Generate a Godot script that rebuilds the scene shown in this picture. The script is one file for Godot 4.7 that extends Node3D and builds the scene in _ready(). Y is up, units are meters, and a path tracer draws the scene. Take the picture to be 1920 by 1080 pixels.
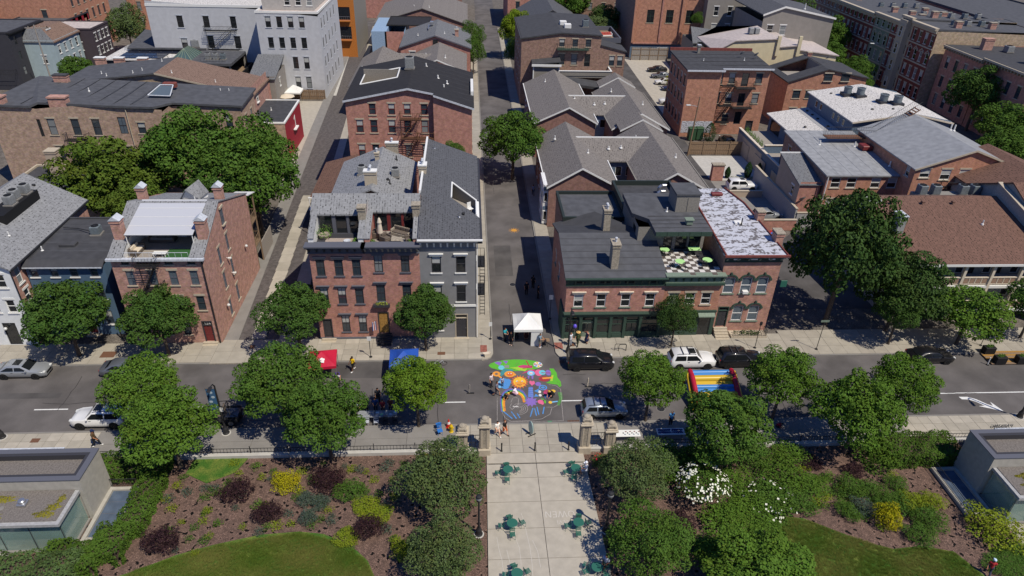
extends Node3D
# An aerial view of a city block: the street and its kerbs run along x, the cross street and the alleys along z.
# One metre is one unit, y is up, the far kerb of the street lies at z = -57 and the near kerb at z = -47.5.

const UP:=Vector3.UP
var M:={}
var T:={}
var taken:={}
var cache:={}
var rng:=RandomNumberGenerator.new()

func _ready():
	rng.seed=20
	look()
	make_textures()
	make_materials()
	ground()
	front_row()
	middle_blocks()
	back_blocks()
	park_buildings()
	greenery()
	vehicles()
	street_things()
	people()

func look():
	var cam:=Camera3D.new()
	cam.name="camera"
	cam.fov=2.0*rad_to_deg(atan(540.0/1303.5))
	cam.near=0.5
	cam.far=1200.0
	var p:=deg_to_rad(31.65)
	var w:=deg_to_rad(4.08)
	var r:=deg_to_rad(1.71)
	var fw:=V(sin(w)*cos(p),-sin(p),-cos(w)*cos(p))
	var rt:=V(cos(w),0,sin(w))
	var up:=rt.cross(fw)
	cam.transform=Transform3D(Basis(rt*cos(r)+up*sin(r),up*cos(r)-rt*sin(r),-fw),V(0,44,0))
	add_child(cam)
	var env:=Environment.new()
	env.background_mode=Environment.BG_SKY
	var sky:=Sky.new()
	var sm:=ProceduralSkyMaterial.new()
	sm.sky_top_color=Color(0.22,0.40,0.72)
	sm.sky_horizon_color=Color(0.62,0.72,0.84)
	sm.sky_curve=0.16
	sm.ground_horizon_color=Color(0.42,0.44,0.42)
	sm.ground_bottom_color=Color(0.20,0.20,0.18)
	sm.sky_energy_multiplier=0.86
	sm.sun_angle_max=0.0
	sky.sky_material=sm
	env.sky=sky
	env.tonemap_mode=Environment.TONE_MAPPER_LINEAR
	env.tonemap_exposure=1.04
	env.sdfgi_enabled=true
	env.ssao_enabled=true
	env.ssil_enabled=true
	var we:=WorldEnvironment.new()
	we.name="world_environment"
	we.environment=env
	add_child(we)
	var sun:=DirectionalLight3D.new()
	sun.name="sun"
	sun.light_energy=1.32
	sun.light_color=Color(1.0,0.965,0.90)
	sun.light_angular_distance=0.53
	sun.shadow_enabled=true
	var s:=V(0.385,0.84,0.385).normalized()
	sun.look_at_from_position(s*100.0,Vector3.ZERO,UP)
	add_child(sun)

# ---------------------------------------------------------------- scene helpers

func numbered(called:String)->String:
	if not taken.has(called):
		taken[called]=0
		return called
	taken[called]+=1
	return "%s_%03d" % [called,taken[called]]

func meta(o:Node3D,label:String,category:String,group:="",kind:="")->Node3D:
	if label:o.set_meta("label",label)
	if category:o.set_meta("category",category)
	if group:o.set_meta("group",group)
	if kind:o.set_meta("kind",kind)
	return o

func thing(called:String,label:String,category:String,at:=Vector3.ZERO,turn:=0.0,group:="")->Node3D:
	var o:=Node3D.new()
	o.name=numbered(called)
	add_child(o)
	o.position=at
	o.rotation.y=turn
	return meta(o,label,category,group)

func part(parent:Node3D,called:String,mesh:Variant,material:Material,at:=Transform3D())->MeshInstance3D:
	var o:=MeshInstance3D.new()
	o.name=called
	o.mesh=mesh if mesh is Mesh else mesh.done()
	o.material_override=material
	o.transform=at
	parent.add_child(o,true)
	return o

func single(called:String,mesh:Variant,material:Material,label:="",category:="",group:="",kind:="")->MeshInstance3D:
	var o:=MeshInstance3D.new()
	o.name=numbered(called)
	o.mesh=mesh if mesh is Mesh else mesh.done()
	o.material_override=material
	add_child(o)
	meta(o,label,category,group,kind)
	return o

func structure(called:String,mesh:Variant,material:Material)->MeshInstance3D:
	return single(called,mesh,material, "", "", "", "structure")

func copy(o:Node3D,at:Vector3,turn:=0.0,label:="",group:="")->Node3D:
	var c:Node3D=o.duplicate()
	c.name=numbered(RegEx.create_from_string("_\\d{3}$").sub(String(o.name), ""))
	add_child(c)
	c.position=at
	c.rotation.y=turn
	if label:c.set_meta("label",label)
	if group:c.set_meta("group",group)
	return c

func settle(o:Node3D,at:Vector3)->Node3D:   # moves a thing's origin to its base
	o.position=at
	for c in o.get_children(): c.position-=at
	return o

func V(x:float,y:float,z:float)->Vector3:
	return Vector3.RIGHT*x+Vector3.UP*y+Vector3.BACK*z

func S()->Shape:
	return Shape . new()

func place(x:float,y:float,z:float,turn:=0.0)->Transform3D:
	return Transform3D(Basis(UP,turn),V(x,y,z))

# ---------------------------------------------------------------- mesh builder (points run anticlockwise seen from outside; written clockwise)

class Shape:
	var v:=PackedVector3Array()
	var n:=PackedVector3Array()
	var c:=PackedColorArray()
	var tint:=Color.WHITE
	var tinted:=false

	func tri(a:Vector3,b:Vector3,d:Vector3)->Shape:
		var m:=(b-a).cross(d-a).normalized()
		return tri_n(a,b,d,m,m,m)

	func tri_n(a:Vector3,b:Vector3,d:Vector3,na:Vector3,nb:Vector3,nd:Vector3)->Shape:
		v.append(a); v.append(d); v.append(b)
		n.append(na); n.append(nd); n.append(nb)
		if tinted:
			c.append(tint); c.append(tint); c.append(tint)
		return self

	func quad(a:Vector3,b:Vector3,d:Vector3,e:Vector3)->Shape:
		tri(a,b,d)
		return tri(a,d,e)

	func hexa(p:Array)->Shape:   # eight corners: bottom ring 0..3 and top ring 4..7, both anticlockwise from above
		quad(p[4],p[5],p[6],p[7])
		quad(p[3],p[2],p[1],p[0])
		for i in 4:
			var j:=(i+1) % 4
			quad(p[i],p[j],p[4+j],p[4+i])
		return self

	func box(at:Vector3,size:Vector3,turn:=Basis())->Shape:
		var h:=size*0.5
		var p:=[]
		for y in [-1,1]:
			for q in [Vector2(-1,1),Vector2(1,1),Vector2(1,-1),Vector2(-1,-1)]:
				p.append(at+turn*Vector3(q.x*h.x,y*h.y,q.y*h.z))
		return hexa(p)

	func span(a:Vector3,b:Vector3)->Shape:   # a box between two corners
		return box((a+b)*0.5,(b-a).abs())

	func span6(a:float,b:float,d:float,e:float,f:float,g:float)->Shape:
		return span(Vector3(a,b,d),Vector3(e,f,g))

	func bevel(at:Vector3,size:Vector3,e:float,turn:=Basis())->Shape:   # chamfered on every edge
		var h:=size*0.5
		var f:=func(x:float,y:float,z:float)->Vector3:return at+turn*Vector3(x,y,z)
		for s in [-1.0,1.0]:
			var a:=[Vector2(-1,-1),Vector2(1,-1),Vector2(1,1),Vector2(-1,1)]
			if s<0:a.reverse()
			quad(f.call(a[0].x*(h.x-e),a[0].y*(h.y-e),s*h.z),f.call(a[1].x*(h.x-e),a[1].y*(h.y-e),s*h.z),f.call(a[2].x*(h.x-e),a[2].y*(h.y-e),s*h.z),f.call(a[3].x*(h.x-e),a[3].y*(h.y-e),s*h.z))
			quad(f.call(s*h.x,a[0].x*(h.y-e),a[0].y*(h.z-e)),f.call(s*h.x,a[1].x*(h.y-e),a[1].y*(h.z-e)),f.call(s*h.x,a[2].x*(h.y-e),a[2].y*(h.z-e)),f.call(s*h.x,a[3].x*(h.y-e),a[3].y*(h.z-e)))
			quad(f.call(a[0].y*(h.x-e),s*h.y,a[0].x*(h.z-e)),f.call(a[1].y*(h.x-e),s*h.y,a[1].x*(h.z-e)),f.call(a[2].y*(h.x-e),s*h.y,a[2].x*(h.z-e)),f.call(a[3].y*(h.x-e),s*h.y,a[3].x*(h.z-e)))
		var cx:=h.x-e
		var cy:=h.y-e
		var cz:=h.z-e
		for s in [-1.0,1.0]:
			for t in [-1.0,1.0]:
				flat([f.call(-cx,s*h.y,t*cz),f.call(cx,s*h.y,t*cz),f.call(cx,s*cy,t*h.z),f.call(-cx,s*cy,t*h.z)],f.call(0,s*h.y,t*h.z)-at)
				flat([f.call(s*h.x,-cy,t*cz),f.call(s*h.x,cy,t*cz),f.call(s*cx,cy,t*h.z),f.call(s*cx,-cy,t*h.z)],f.call(s*h.x,0,t*h.z)-at)
				flat([f.call(s*h.x,t*cy,-cz),f.call(s*h.x,t*cy,cz),f.call(s*cx,t*h.y,cz),f.call(s*cx,t*h.y,-cz)],f.call(s*h.x,t*h.y,0)-at)
				for u in [-1.0,1.0]:
					flat([f.call(s*h.x,t*cy,u*cz),f.call(s*cx,t*h.y,u*cz),f.call(s*cx,t*cy,u*h.z)],f.call(s,t,u)-at)
		return self

	func flat(p:Array,out:Vector3)->Shape:   # a convex face that looks towards out
		var m:Vector3=(p[1]-p[0]).cross(p[2]-p[0])
		var q:=p.duplicate()
		if m.dot(out)<0:q.reverse()
		for i in range(1,q.size()-1): tri(q[0],q[i],q[i+1])
		return self

	func slab(top:Array,down:Vector3)->Shape:   # any polygon, anticlockwise from above, with its thickness
		var ax:Vector3=(top[1]-top[0]).normalized()
		var m:=Vector3.ZERO
		for i in top.size(): m+=(top[i] as Vector3).cross(top[(i+1) % top.size()])
		m=m.normalized()
		if m.dot(down)>0.0 or (down==Vector3.ZERO and m.y<0.0):
			top=top.duplicate()
			top.reverse()
			m=-m
			ax=(top[1]-top[0]).normalized()
		var ay:=m.cross(ax)
		var f:=PackedVector2Array()
		for p in top:f.append(Vector2(ax.dot(p-top[0]),ay.dot(p-top[0])))
		var t:=Geometry2D.triangulate_polygon(f)
		for i in range(0,t.size(),3):
			var k:=[t[i],t[i+1],t[i+2]]
			if (f[k[1]]-f[k[0]]).cross(f[k[2]]-f[k[0]])<0:k.reverse()
			tri(top[k[0]],top[k[1]],top[k[2]])
			if down:tri(top[k[2]]+down,top[k[1]]+down,top[k[0]]+down)
		if down:
			for i in top.size():
				var j:=(i+1) % top.size()
				quad(top[i]+down,top[j]+down,top[j],top[i])
		return self

	func tube(a:Vector3,b:Vector3,ra:float,rb:float,seg:=8,caps:=true)->Shape:
		var d:=(b-a).normalized()
		var x:=d.cross(Vector3.UP if absf(d.y)<0.95 else Vector3.RIGHT).normalized()
		var y:=d.cross(x)
		for i in seg:
			var p:=TAU*i/seg
			var q:=TAU*(i+1)/seg
			var u:=x*cos(p)+y*sin(p)
			var w:=x*cos(q)+y*sin(q)
			tri_n(a+u*ra,a+w*ra,b+w*rb,u,w,w)
			tri_n(a+u*ra,b+w*rb,b+u*rb,u,w,u)
			if caps:
				tri(b,b+u*rb,b+w*rb)
				tri(a,a+w*ra,a+u*ra)
		return self

	func path(p:Array,r:float,seg:=6)->Shape:
		for i in p.size()-1:tube(p[i],p[i+1],r,r,seg)
		return self

	func ball(at:Vector3,r:Vector3,rings:=8,seg:=12)->Shape:
		for i in rings:
			for j in seg:
				var q:=[]
				for k in [[i,j],[i,j+1],[i+1,j+1],[i+1,j]]:
					var a:float=PI*k[0]/rings
					var b:float=TAU*k[1]/seg
					q.append(Vector3(sin(a)*cos(b),cos(a),sin(a)*sin(b)))
				var w:=func(d:Vector3)->Vector3:return at+d*r
				var m:=func(d:Vector3)->Vector3:return (d/r).normalized()
				tri_n(w.call(q[0]),w.call(q[1]),w.call(q[2]),m.call(q[0]),m.call(q[1]),m.call(q[2]))
				tri_n(w.call(q[0]),w.call(q[2]),w.call(q[3]),m.call(q[0]),m.call(q[2]),m.call(q[3]))
		return self

	func lathe(at:Vector3,prof:Array,seg:=12)->Shape:   # [radius, height] pairs from the bottom up
		for i in prof.size()-1:
			var a:Array=prof[i]
			var b:Array=prof[i+1]
			var sl:=Vector2(b[1]-a[1],a[0]-b[0]).normalized()
			for j in seg:
				var p:=TAU*j/seg
				var q:=TAU*(j+1)/seg
				var u:=Vector3(cos(p),0,-sin(p))
				var w:=Vector3(cos(q),0,-sin(q))
				var nu:=(u*sl.x+Vector3.UP*sl.y).normalized()
				var nw:=(w*sl.x+Vector3.UP*sl.y).normalized()
				if a[0]>0.0001:tri_n(at+u*a[0]+Vector3.UP*a[1],at+w*a[0]+Vector3.UP*a[1],at+w*b[0]+Vector3.UP*b[1],nu,nw,nw)
				if b[0]>0.0001:tri_n(at+u*a[0]+Vector3.UP*a[1],at+w*b[0]+Vector3.UP*b[1],at+u*b[0]+Vector3.UP*b[1],nu,nw,nu)
		return self

	func done()->ArrayMesh:
		var a:=[]
		a.resize(Mesh.ARRAY_MAX)
		a[Mesh.ARRAY_VERTEX]=v
		a[Mesh.ARRAY_NORMAL]=n
		if tinted:a[Mesh.ARRAY_COLOR]=c
		var m:=ArrayMesh.new()
		m.add_surface_from_arrays(Mesh.PRIMITIVE_TRIANGLES,a)
		return m

# ---------------------------------------------------------------- textures and materials

func noise_pic(size:int,freq:float,octaves:int,lo:float,hi:float,sd:int,kind:=FastNoiseLite.TYPE_SIMPLEX)->Image:
	var f:=FastNoiseLite.new()
	f.seed=sd
	f.noise_type=kind
	f.frequency=freq
	f.fractal_octaves=octaves
	var im:=f.get_seamless_image(size,size,false,false,0.12,true)
	im.convert(Image.FORMAT_RGB8)
	var d:=im.get_data()
	var lut:=PackedByteArray()
	for i in 256:lut.append(int(pow(lerpf(lo,hi,i/255.0),0.4545)*255.0))
	for i in d.size(): d[i]=lut[d[i]]
	return Image.create_from_data(size,size,false,Image.FORMAT_RGB8,d)

func mul(a:Image,b:Image)->Image:
	var da:=a.get_data()
	var db:=b.get_data()
	for i in da.size(): da[i]=da[i]*db[i]/255
	return Image.create_from_data(a.get_width(),a.get_height(),false,Image.FORMAT_RGB8,da)

func tex(im:Image)->ImageTexture:
	var small:=im.duplicate()
	small.resize(32,32,Image.INTERPOLATE_LANCZOS)
	var sum:=0.0
	for y in 32:
		for x in 32:sum+=small.get_pixel(x,y).srgb_to_linear().get_luminance()/1024.0
	var t:=ImageTexture.create_from_image(im)
	t.set_meta("mean",sum)
	return t

func make_textures():
	var fine:=noise_pic(512,0.25,2,0.78,1.0,1)
	var blot:=noise_pic(512,0.007,5,0.68,1.0,2)
	var blot2:=noise_pic(512,0.018,5,0.55,1.0,3)
	var im:=Image.create(512,512,false,Image.FORMAT_RGB8)
	im.fill(Color(0.86,0.84,0.80))
	for row in 64:
		for k in 21:
			var g:=pow(rng.randf_range(0.74,1.0),0.4545)
			var w:=Color(g,g*rng.randf_range(0.93,1.0),g*rng.randf_range(0.9,1.0))
			im.fill_rect(Rect2i(k*25+(12 if row % 2 else 0)-6,row*8,23,7),w)
	T.brick=tex(mul(mul(im,blot),fine))
	var old:=mul(im,noise_pic(512,0.011,6,0.60,1.0,9))
	T.brick_old=tex(mul(old,fine))
	im=Image.create(512,512,false,Image.FORMAT_RGB8)
	for row in 32:
		for k in 18:
			var g:=pow(rng.randf_range(0.76,1.0),0.4545)
			im.fill_rect(Rect2i(k*30+rng.randi_range(-8,8),row*16,32,16),Color(g,g,g))
		im.fill_rect(Rect2i(0,row*16,512,2),Color(0.84,0.84,0.84))
	T.shingle=tex(mul(mul(im,noise_pic(512,0.012,3,0.8,1.0,12)),fine))
	T.asphalt=tex(mul(noise_pic(512,0.007,6,0.56,1.0,5),noise_pic(512,0.35,2,0.84,1.0,6)))
	T.concrete=tex(mul(noise_pic(512,0.009,5,0.83,1.0,7),noise_pic(512,0.2,2,0.9,1.0,8)))
	T.membrane=tex(mul(noise_pic(512,0.014,5,0.66,1.0,10),noise_pic(512,0.2,2,0.9,1.0,11)))
	T.smooth=tex(mul(noise_pic(512,0.006,4,0.88,1.0,31),noise_pic(512,0.15,2,0.93,1.0,32)))
	T.coarse=tex(mul(blot2,noise_pic(512,0.16,3,0.35,1.0,13)))
	T.gravel=tex(mul(noise_pic(512,0.1,3,0.3,1.0,14,FastNoiseLite.TYPE_CELLULAR),blot2))
	T.wood=tex(mul(noise_pic(512,0.02,4,0.7,1.0,15),noise_pic(512,0.3,2,0.8,1.0,16)))
	var la:=noise_pic(512,0.012,5,0.0,1.0,17)
	var lb:=noise_pic(512,0.12,3,0.0,1.0,18)
	im=Image.create(512,512,false,Image.FORMAT_RGB8)
	for y in 512:
		for x in 512:
			var t:=clampf(pow(la.get_pixel(x,y).r,2.2)*1.5-0.35+(pow(lb.get_pixel(x,y).r,2.2)-0.5)*0.5,0.0,1.0)
			im.set_pixel(x,y,Color(0.24,0.39,0.12).lerp(Color(0.50,0.50,0.24),t*0.75)*(0.72+0.4*lb.get_pixel(x,y).r))
	T.lawn=tex(im)
	im=Image.create(512,512,false,Image.FORMAT_RGB8)
	im.fill(Color(0.44,0.36,0.32))
	for i in 14000:
		var g:=rng.randf_range(0.6,1.5)
		var q:=Vector2i(rng.randi_range(0,508),rng.randi_range(0,508))
		im.fill_rect(Rect2i(q,Vector2i(rng.randi_range(2,6),rng.randi_range(1,3))),Color(0.50,0.415,0.37)*g)
	T.mulch=tex(mul(im,noise_pic(512,0.012,5,0.55,1.15,19)))
	var sa:=noise_pic(512,0.012,5,0.0,1.0,21)
	var sb:=noise_pic(512,0.05,4,0.0,1.0,22)
	im=Image.create(512,512,false,Image.FORMAT_RGB8)
	for y in 512:
		for x in 512:
			var seam:=1.0 if x % 84<3 or y % 128<2 else 0.0
			var bare:=smoothstep(0.50,0.66,pow(sa.get_pixel(x,(y*2) % 512).r,2.2)*0.55+pow(sb.get_pixel(x,y).r,2.2)*0.47+seam*0.03)
			im.set_pixel(x,y,Color(0.80,0.81,0.84).lerp(Color(0.36,0.34,0.34),bare*0.85))
	T.silver=tex(im)
	im=Image.create(256,256,false,Image.FORMAT_RGB8)
	var sc:=noise_pic(256,0.05,3,0.0,1.0,23)
	for y in 256:
		for x in 256:
			im.set_pixel(x,y,Color(0.50,0.46,0.10).lerp(Color(0.62,0.60,0.16),sc.get_pixel(x,y).r))
	T.sedum=tex(im)

func mat(key:String,col:Color,rough:=0.85,texture:Texture2D=null,scale:=0.3)->StandardMaterial3D:
	var m:=StandardMaterial3D.new()
	m.resource_name=key
	m.albedo_color=col.linear_to_srgb()
	m.roughness=rough
	m.metallic_specular=0.4
	if texture:
		if not texture in [T.lawn,T.mulch,T.sedum]: col=col*(1.0/float(texture.get_meta("mean")))
		m.albedo_color=Color(minf(col.r,1.0),minf(col.g,1.0),minf(col.b,1.0)).linear_to_srgb()
		m.albedo_texture=texture
		m.uv1_triplanar=true
		m.uv1_world_triplanar=true
		m.uv1_scale=Vector3.ONE*scale
	M[key]=m
	return m

func make_materials():
	mat("asphalt",Color(0.112,0.103,0.100),0.95,T.asphalt,0.055)
	mat("asphalt_dark",Color(0.082,0.077,0.076),0.95,T.asphalt,0.07)
	mat("alley_brick",Color(0.098,0.087,0.084),0.95,T.coarse,0.12)
	mat("concrete",Color(0.36,0.33,0.275),0.92,T.concrete,0.13)
	mat("concrete_warm",Color(0.41,0.375,0.315),0.92,T.concrete,0.17)
	mat("concrete_pale",Color(0.46,0.445,0.41),0.92,T.concrete,0.21)
	mat("concrete_b",Color(0.335,0.305,0.255),0.92,T.concrete,0.15)
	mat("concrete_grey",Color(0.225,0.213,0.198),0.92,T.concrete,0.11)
	mat("concrete_stain",Color(0.29,0.26,0.22),0.92,T.coarse,0.09)
	mat("paver_red",Color(0.27,0.10,0.075),0.9,T.coarse,0.3)
	mat("tar",Color(0.03,0.028,0.028),0.6)
	mat("green_black",Color(0.026,0.036,0.033),0.6)
	mat("yard",Color(0.13,0.115,0.10),0.95,T.coarse,0.05)
	mat("soil",Color(0.085,0.06,0.045),0.95,T.coarse,0.3)
	mat("mulch",Color(0.84,0.81,0.80),0.95,T.mulch,0.17)
	mat("lawn",Color(0.9,0.9,0.86),0.95,T.lawn,0.085)
	mat("paint_white",Color(0.70,0.70,0.68),0.7,T.concrete,0.5)
	mat("brick_red",Color(0.40,0.218,0.180),0.92,T.brick,0.26)
	mat("brick_rose",Color(0.41,0.255,0.215),0.92,T.brick_old,0.21)
	mat("brick_orange",Color(0.41,0.22,0.155),0.92,T.brick,0.24)
	mat("brick_brown",Color(0.27,0.185,0.15),0.92,T.brick_old,0.23)
	mat("brick_tan",Color(0.37,0.285,0.225),0.92,T.brick_old,0.19)
	mat("brick_buff",Color(0.40,0.335,0.245),0.92,T.brick_old,0.17)
	mat("brick_pink",Color(0.40,0.215,0.185),0.92,T.brick,0.2)
	mat("brick_mauve",Color(0.255,0.155,0.135),0.92,T.brick,0.27)
	mat("brick_deep",Color(0.185,0.058,0.05),0.9,T.brick,0.27)
	mat("brick_grey_paint",Color(0.235,0.235,0.240),0.8,T.smooth,0.27)
	mat("brick_pale_paint",Color(0.52,0.53,0.555),0.8,T.smooth,0.22)
	mat("brick_blue_paint",Color(0.085,0.145,0.225),0.75,T.smooth,0.27)
	mat("brick_white_paint",Color(0.74,0.76,0.77),0.75,T.smooth,0.27)
	mat("brick_black_paint",Color(0.045,0.045,0.055),0.75,T.smooth,0.27)
	mat("brick_purple_paint",Color(0.065,0.05,0.06),0.75,T.smooth,0.27)
	mat("brick_sky_paint",Color(0.36,0.45,0.48),0.75,T.smooth,0.27)
	mat("brick_cream",Color(0.66,0.585,0.39),0.85,T.smooth,0.22)
	mat("whitewash",Color(0.62,0.55,0.52),0.9,T.silver,0.3)
	mat("stone",Color(0.46,0.40,0.31),0.9,T.concrete,0.5)
	mat("stone_dark",Color(0.33,0.29,0.23),0.92,T.coarse,0.35)
	mat("stucco_tan",Color(0.44,0.36,0.28),0.9,T.smooth,0.2)
	mat("stucco_taupe",Color(0.27,0.25,0.23),0.9,T.smooth,0.2)
	mat("siding_taupe",Color(0.24,0.225,0.20),0.8,T.wood,0.4)
	mat("siding_blue",Color(0.115,0.165,0.235),0.75,T.wood,0.3)
	mat("siding_sky",Color(0.26,0.37,0.52),0.75,T.wood,0.3)
	mat("siding_grey",Color(0.36,0.36,0.36),0.8,T.wood,0.3)
	mat("siding_orange",Color(0.48,0.17,0.035),0.7,T.wood,0.35)
	mat("roof_grey",Color(0.215,0.22,0.23),0.92,T.shingle,0.22)
	mat("roof_mid",Color(0.14,0.145,0.155),0.92,T.shingle,0.22)
	mat("roof_slate",Color(0.085,0.088,0.098),0.9,T.shingle,0.24)
	mat("roof_brown",Color(0.172,0.157,0.147),0.92,T.shingle,0.21)
	mat("roof_russet",Color(0.140,0.078,0.058),0.92,T.shingle,0.2)
	mat("roof_tan",Color(0.185,0.122,0.094),0.92,T.shingle,0.2)
	mat("roof_white",Color(0.52,0.50,0.475),0.9,T.shingle,0.2)
	mat("membrane",Color(0.056,0.057,0.063),0.88,T.membrane,0.09)
	mat("membrane_grey",Color(0.083,0.086,0.096),0.88,T.membrane,0.08)
	mat("membrane_black",Color(0.026,0.025,0.027),0.85,T.membrane,0.1)
	mat("membrane_pale",Color(0.48,0.42,0.395),0.88,T.membrane,0.12)
	mat("silver_roof",Color(0.37,0.372,0.382),0.85,T.silver,0.075)
	mat("metal_roof",Color(0.285,0.292,0.30),0.55,T.membrane,0.1)
	mat("gravel_roof",Color(0.165,0.148,0.135),0.95,T.gravel,0.55)
	mat("sedum",Color(0.62,0.62,0.55),0.95,T.sedum,0.8)
	mat("white_paint",Color(0.78,0.77,0.74),0.6,T.wood,0.4)
	mat("white",Color(0.76,0.76,0.74),0.55)
	mat("cream_trim",Color(0.66,0.58,0.47),0.6,T.wood,0.4)
	mat("taupe_panel",Color(0.33,0.22,0.16),0.65,T.wood,0.4)
	mat("grey_trim",Color(0.11,0.115,0.14),0.6)
	mat("dark_trim",Color(0.045,0.045,0.052),0.55)
	mat("green_trim",Color(0.042,0.075,0.058),0.55,T.wood,0.4)
	mat("green_pale",Color(0.19,0.245,0.19),0.6,T.wood,0.4)
	mat("sage_wall",Color(0.30,0.325,0.315),0.75,T.wood,0.3)
	mat("red_trim",Color(0.30,0.025,0.025),0.55)
	mat("red_wall",Color(0.32,0.02,0.035),0.65,T.wood,0.3)
	mat("oxblood",Color(0.17,0.03,0.03),0.5)
	mat("timber",Color(0.24,0.165,0.105),0.85,T.wood,0.5)
	mat("timber_gold",Color(0.36,0.20,0.055),0.5,T.wood,0.5)
	mat("timber_grey",Color(0.30,0.27,0.24),0.9,T.wood,0.5)
	mat("iron",Color(0.025,0.025,0.027),0.5)
	mat("rust_iron",Color(0.15,0.075,0.045),0.75)
	mat("steel",Color(0.45,0.46,0.48),0.35)
	M.steel.metallic=0.75
	mat("zinc",Color(0.52,0.55,0.60),0.5,T.membrane,0.3)
	mat("ac_case",Color(0.25,0.26,0.265),0.5,T.membrane,0.3)
	mat("ac_case_dark",Color(0.15,0.18,0.20),0.5,T.membrane,0.3)
	mat("black",Color(0.012,0.012,0.013),0.7)
	mat("pvc",Color(0.74,0.74,0.72),0.45)
	mat("pane_dark",Color(0.016,0.019,0.022),0.06)
	mat("pane_blue",Color(0.035,0.05,0.065),0.05)
	mat("pane_sky",Color(0.10,0.13,0.16),0.05)
	for k in ["pane_dark", "pane_blue", "pane_sky"]: M[k].metallic_specular=0.6
	mat("blind",Color(0.42,0.43,0.42),0.7)
	mat("curtain",Color(0.20,0.215,0.22),0.8)
	mat("solar",Color(0.012,0.016,0.032),0.12)
	mat("awning",Color(0.46,0.475,0.52),0.8)
	mat("cushion",Color(0.23,0.235,0.25),0.9)
	mat("cushion_pale",Color(0.62,0.54,0.43),0.9)
	mat("wicker",Color(0.13,0.105,0.085),0.85,T.coarse,1.5)
	mat("lime",Color(0.42,0.72,0.28),0.45)
	mat("turf",Color(0.03,0.10,0.03),0.95,T.coarse,1.0)
	mat("tile_dark",Color(0.115,0.095,0.085),0.7,T.concrete,0.6)
	mat("tile_pale",Color(0.62,0.60,0.57),0.7,T.concrete,0.6)
	mat("tyre",Color(0.018,0.018,0.018),0.85)
	mat("rim",Color(0.42,0.43,0.44),0.4)
	M.rim.metallic=0.7
	mat("car_glass",Color(0.012,0.014,0.016),0.04)
	mat("lamp_glass",Color(0.62,0.63,0.62),0.1)
	mat("tail_red",Color(0.35,0.02,0.02),0.2)
	mat("bark",Color(0.105,0.082,0.064),0.95,T.coarse,0.6)
	mat("bark_pale",Color(0.24,0.21,0.175),0.95,T.coarse,0.6)
	mat("chair_green",Color(0.03,0.135,0.10),0.45)
	mat("pool",Color(0.085,0.115,0.165),0.25,T.membrane,0.1)
	mat("fair_concrete",Color(0.40,0.38,0.335),0.9,T.concrete,0.3)
	var g:=mat("pane_green",Color(0.35,0.52,0.46),0.03)
	g.transparency=BaseMaterial3D.TRANSPARENCY_ALPHA
	g.albedo_color.a=0.35

func paint(key:String,c:Color,metal:=0.0)->StandardMaterial3D:
	if M.has(key): return M[key]
	var m:=mat(key,c,0.32)
	m.metallic=metal
	m.clearcoat_enabled=true
	m.clearcoat=0.8
	m.clearcoat_roughness=0.06
	return m

func plain(key:String,c:Color,rough:=0.7)->StandardMaterial3D:
	return M[key] if M.has(key) else mat(key,c,rough)

# ---------------------------------------------------------------- building kit

const LOOK:={
	"sash_black": ["dark_trim", "pane_blue", "stone", "stone",1], "sash_grey": ["dark_trim", "pane_blue", "grey_trim", "grey_trim",2],
	"sash_white": ["white", "pane_dark", "white", "white",1], "sash_bold": ["dark_trim", "pane_dark", "white", "white",1],
	"sash_blue": ["grey_trim", "pane_blue", "white", "",1], "sash_red": ["oxblood", "pane_blue", "stone", "stone",1],
	"sash_pale": ["white", "pane_dark", "stone", "stone",1], "sash_green": ["white", "pane_dark", "green_pale", "cream_trim",1],
	"sash_arch": ["white", "pane_sky", "green_pale", "green_trim",1], "sash_shade": ["dark_trim", "pane_dark", "zinc", "zinc",1], "sash_plain": ["dark_trim", "pane_dark", "", "",1],
	"sash_steel": ["grey_trim", "pane_sky", "stone", "stone",2], "slot": ["white", "pane_dark", "", "",0], "slot_dark": ["dark_trim", "pane_dark", "stone", "",0],
	"glass": ["dark_trim", "pane_dark", "", "",0], "white_small": ["white", "pane_dark", "", "",0], "store": ["green_trim", "pane_dark", "", "",3],
	"frosted": ["dark_trim", "pane_sky", "", "",2], "gothic": ["green_trim", "pane_dark", "stone", "",2], "deep_red": ["white", "pane_dark", "stone", "stone",1],
}

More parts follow.
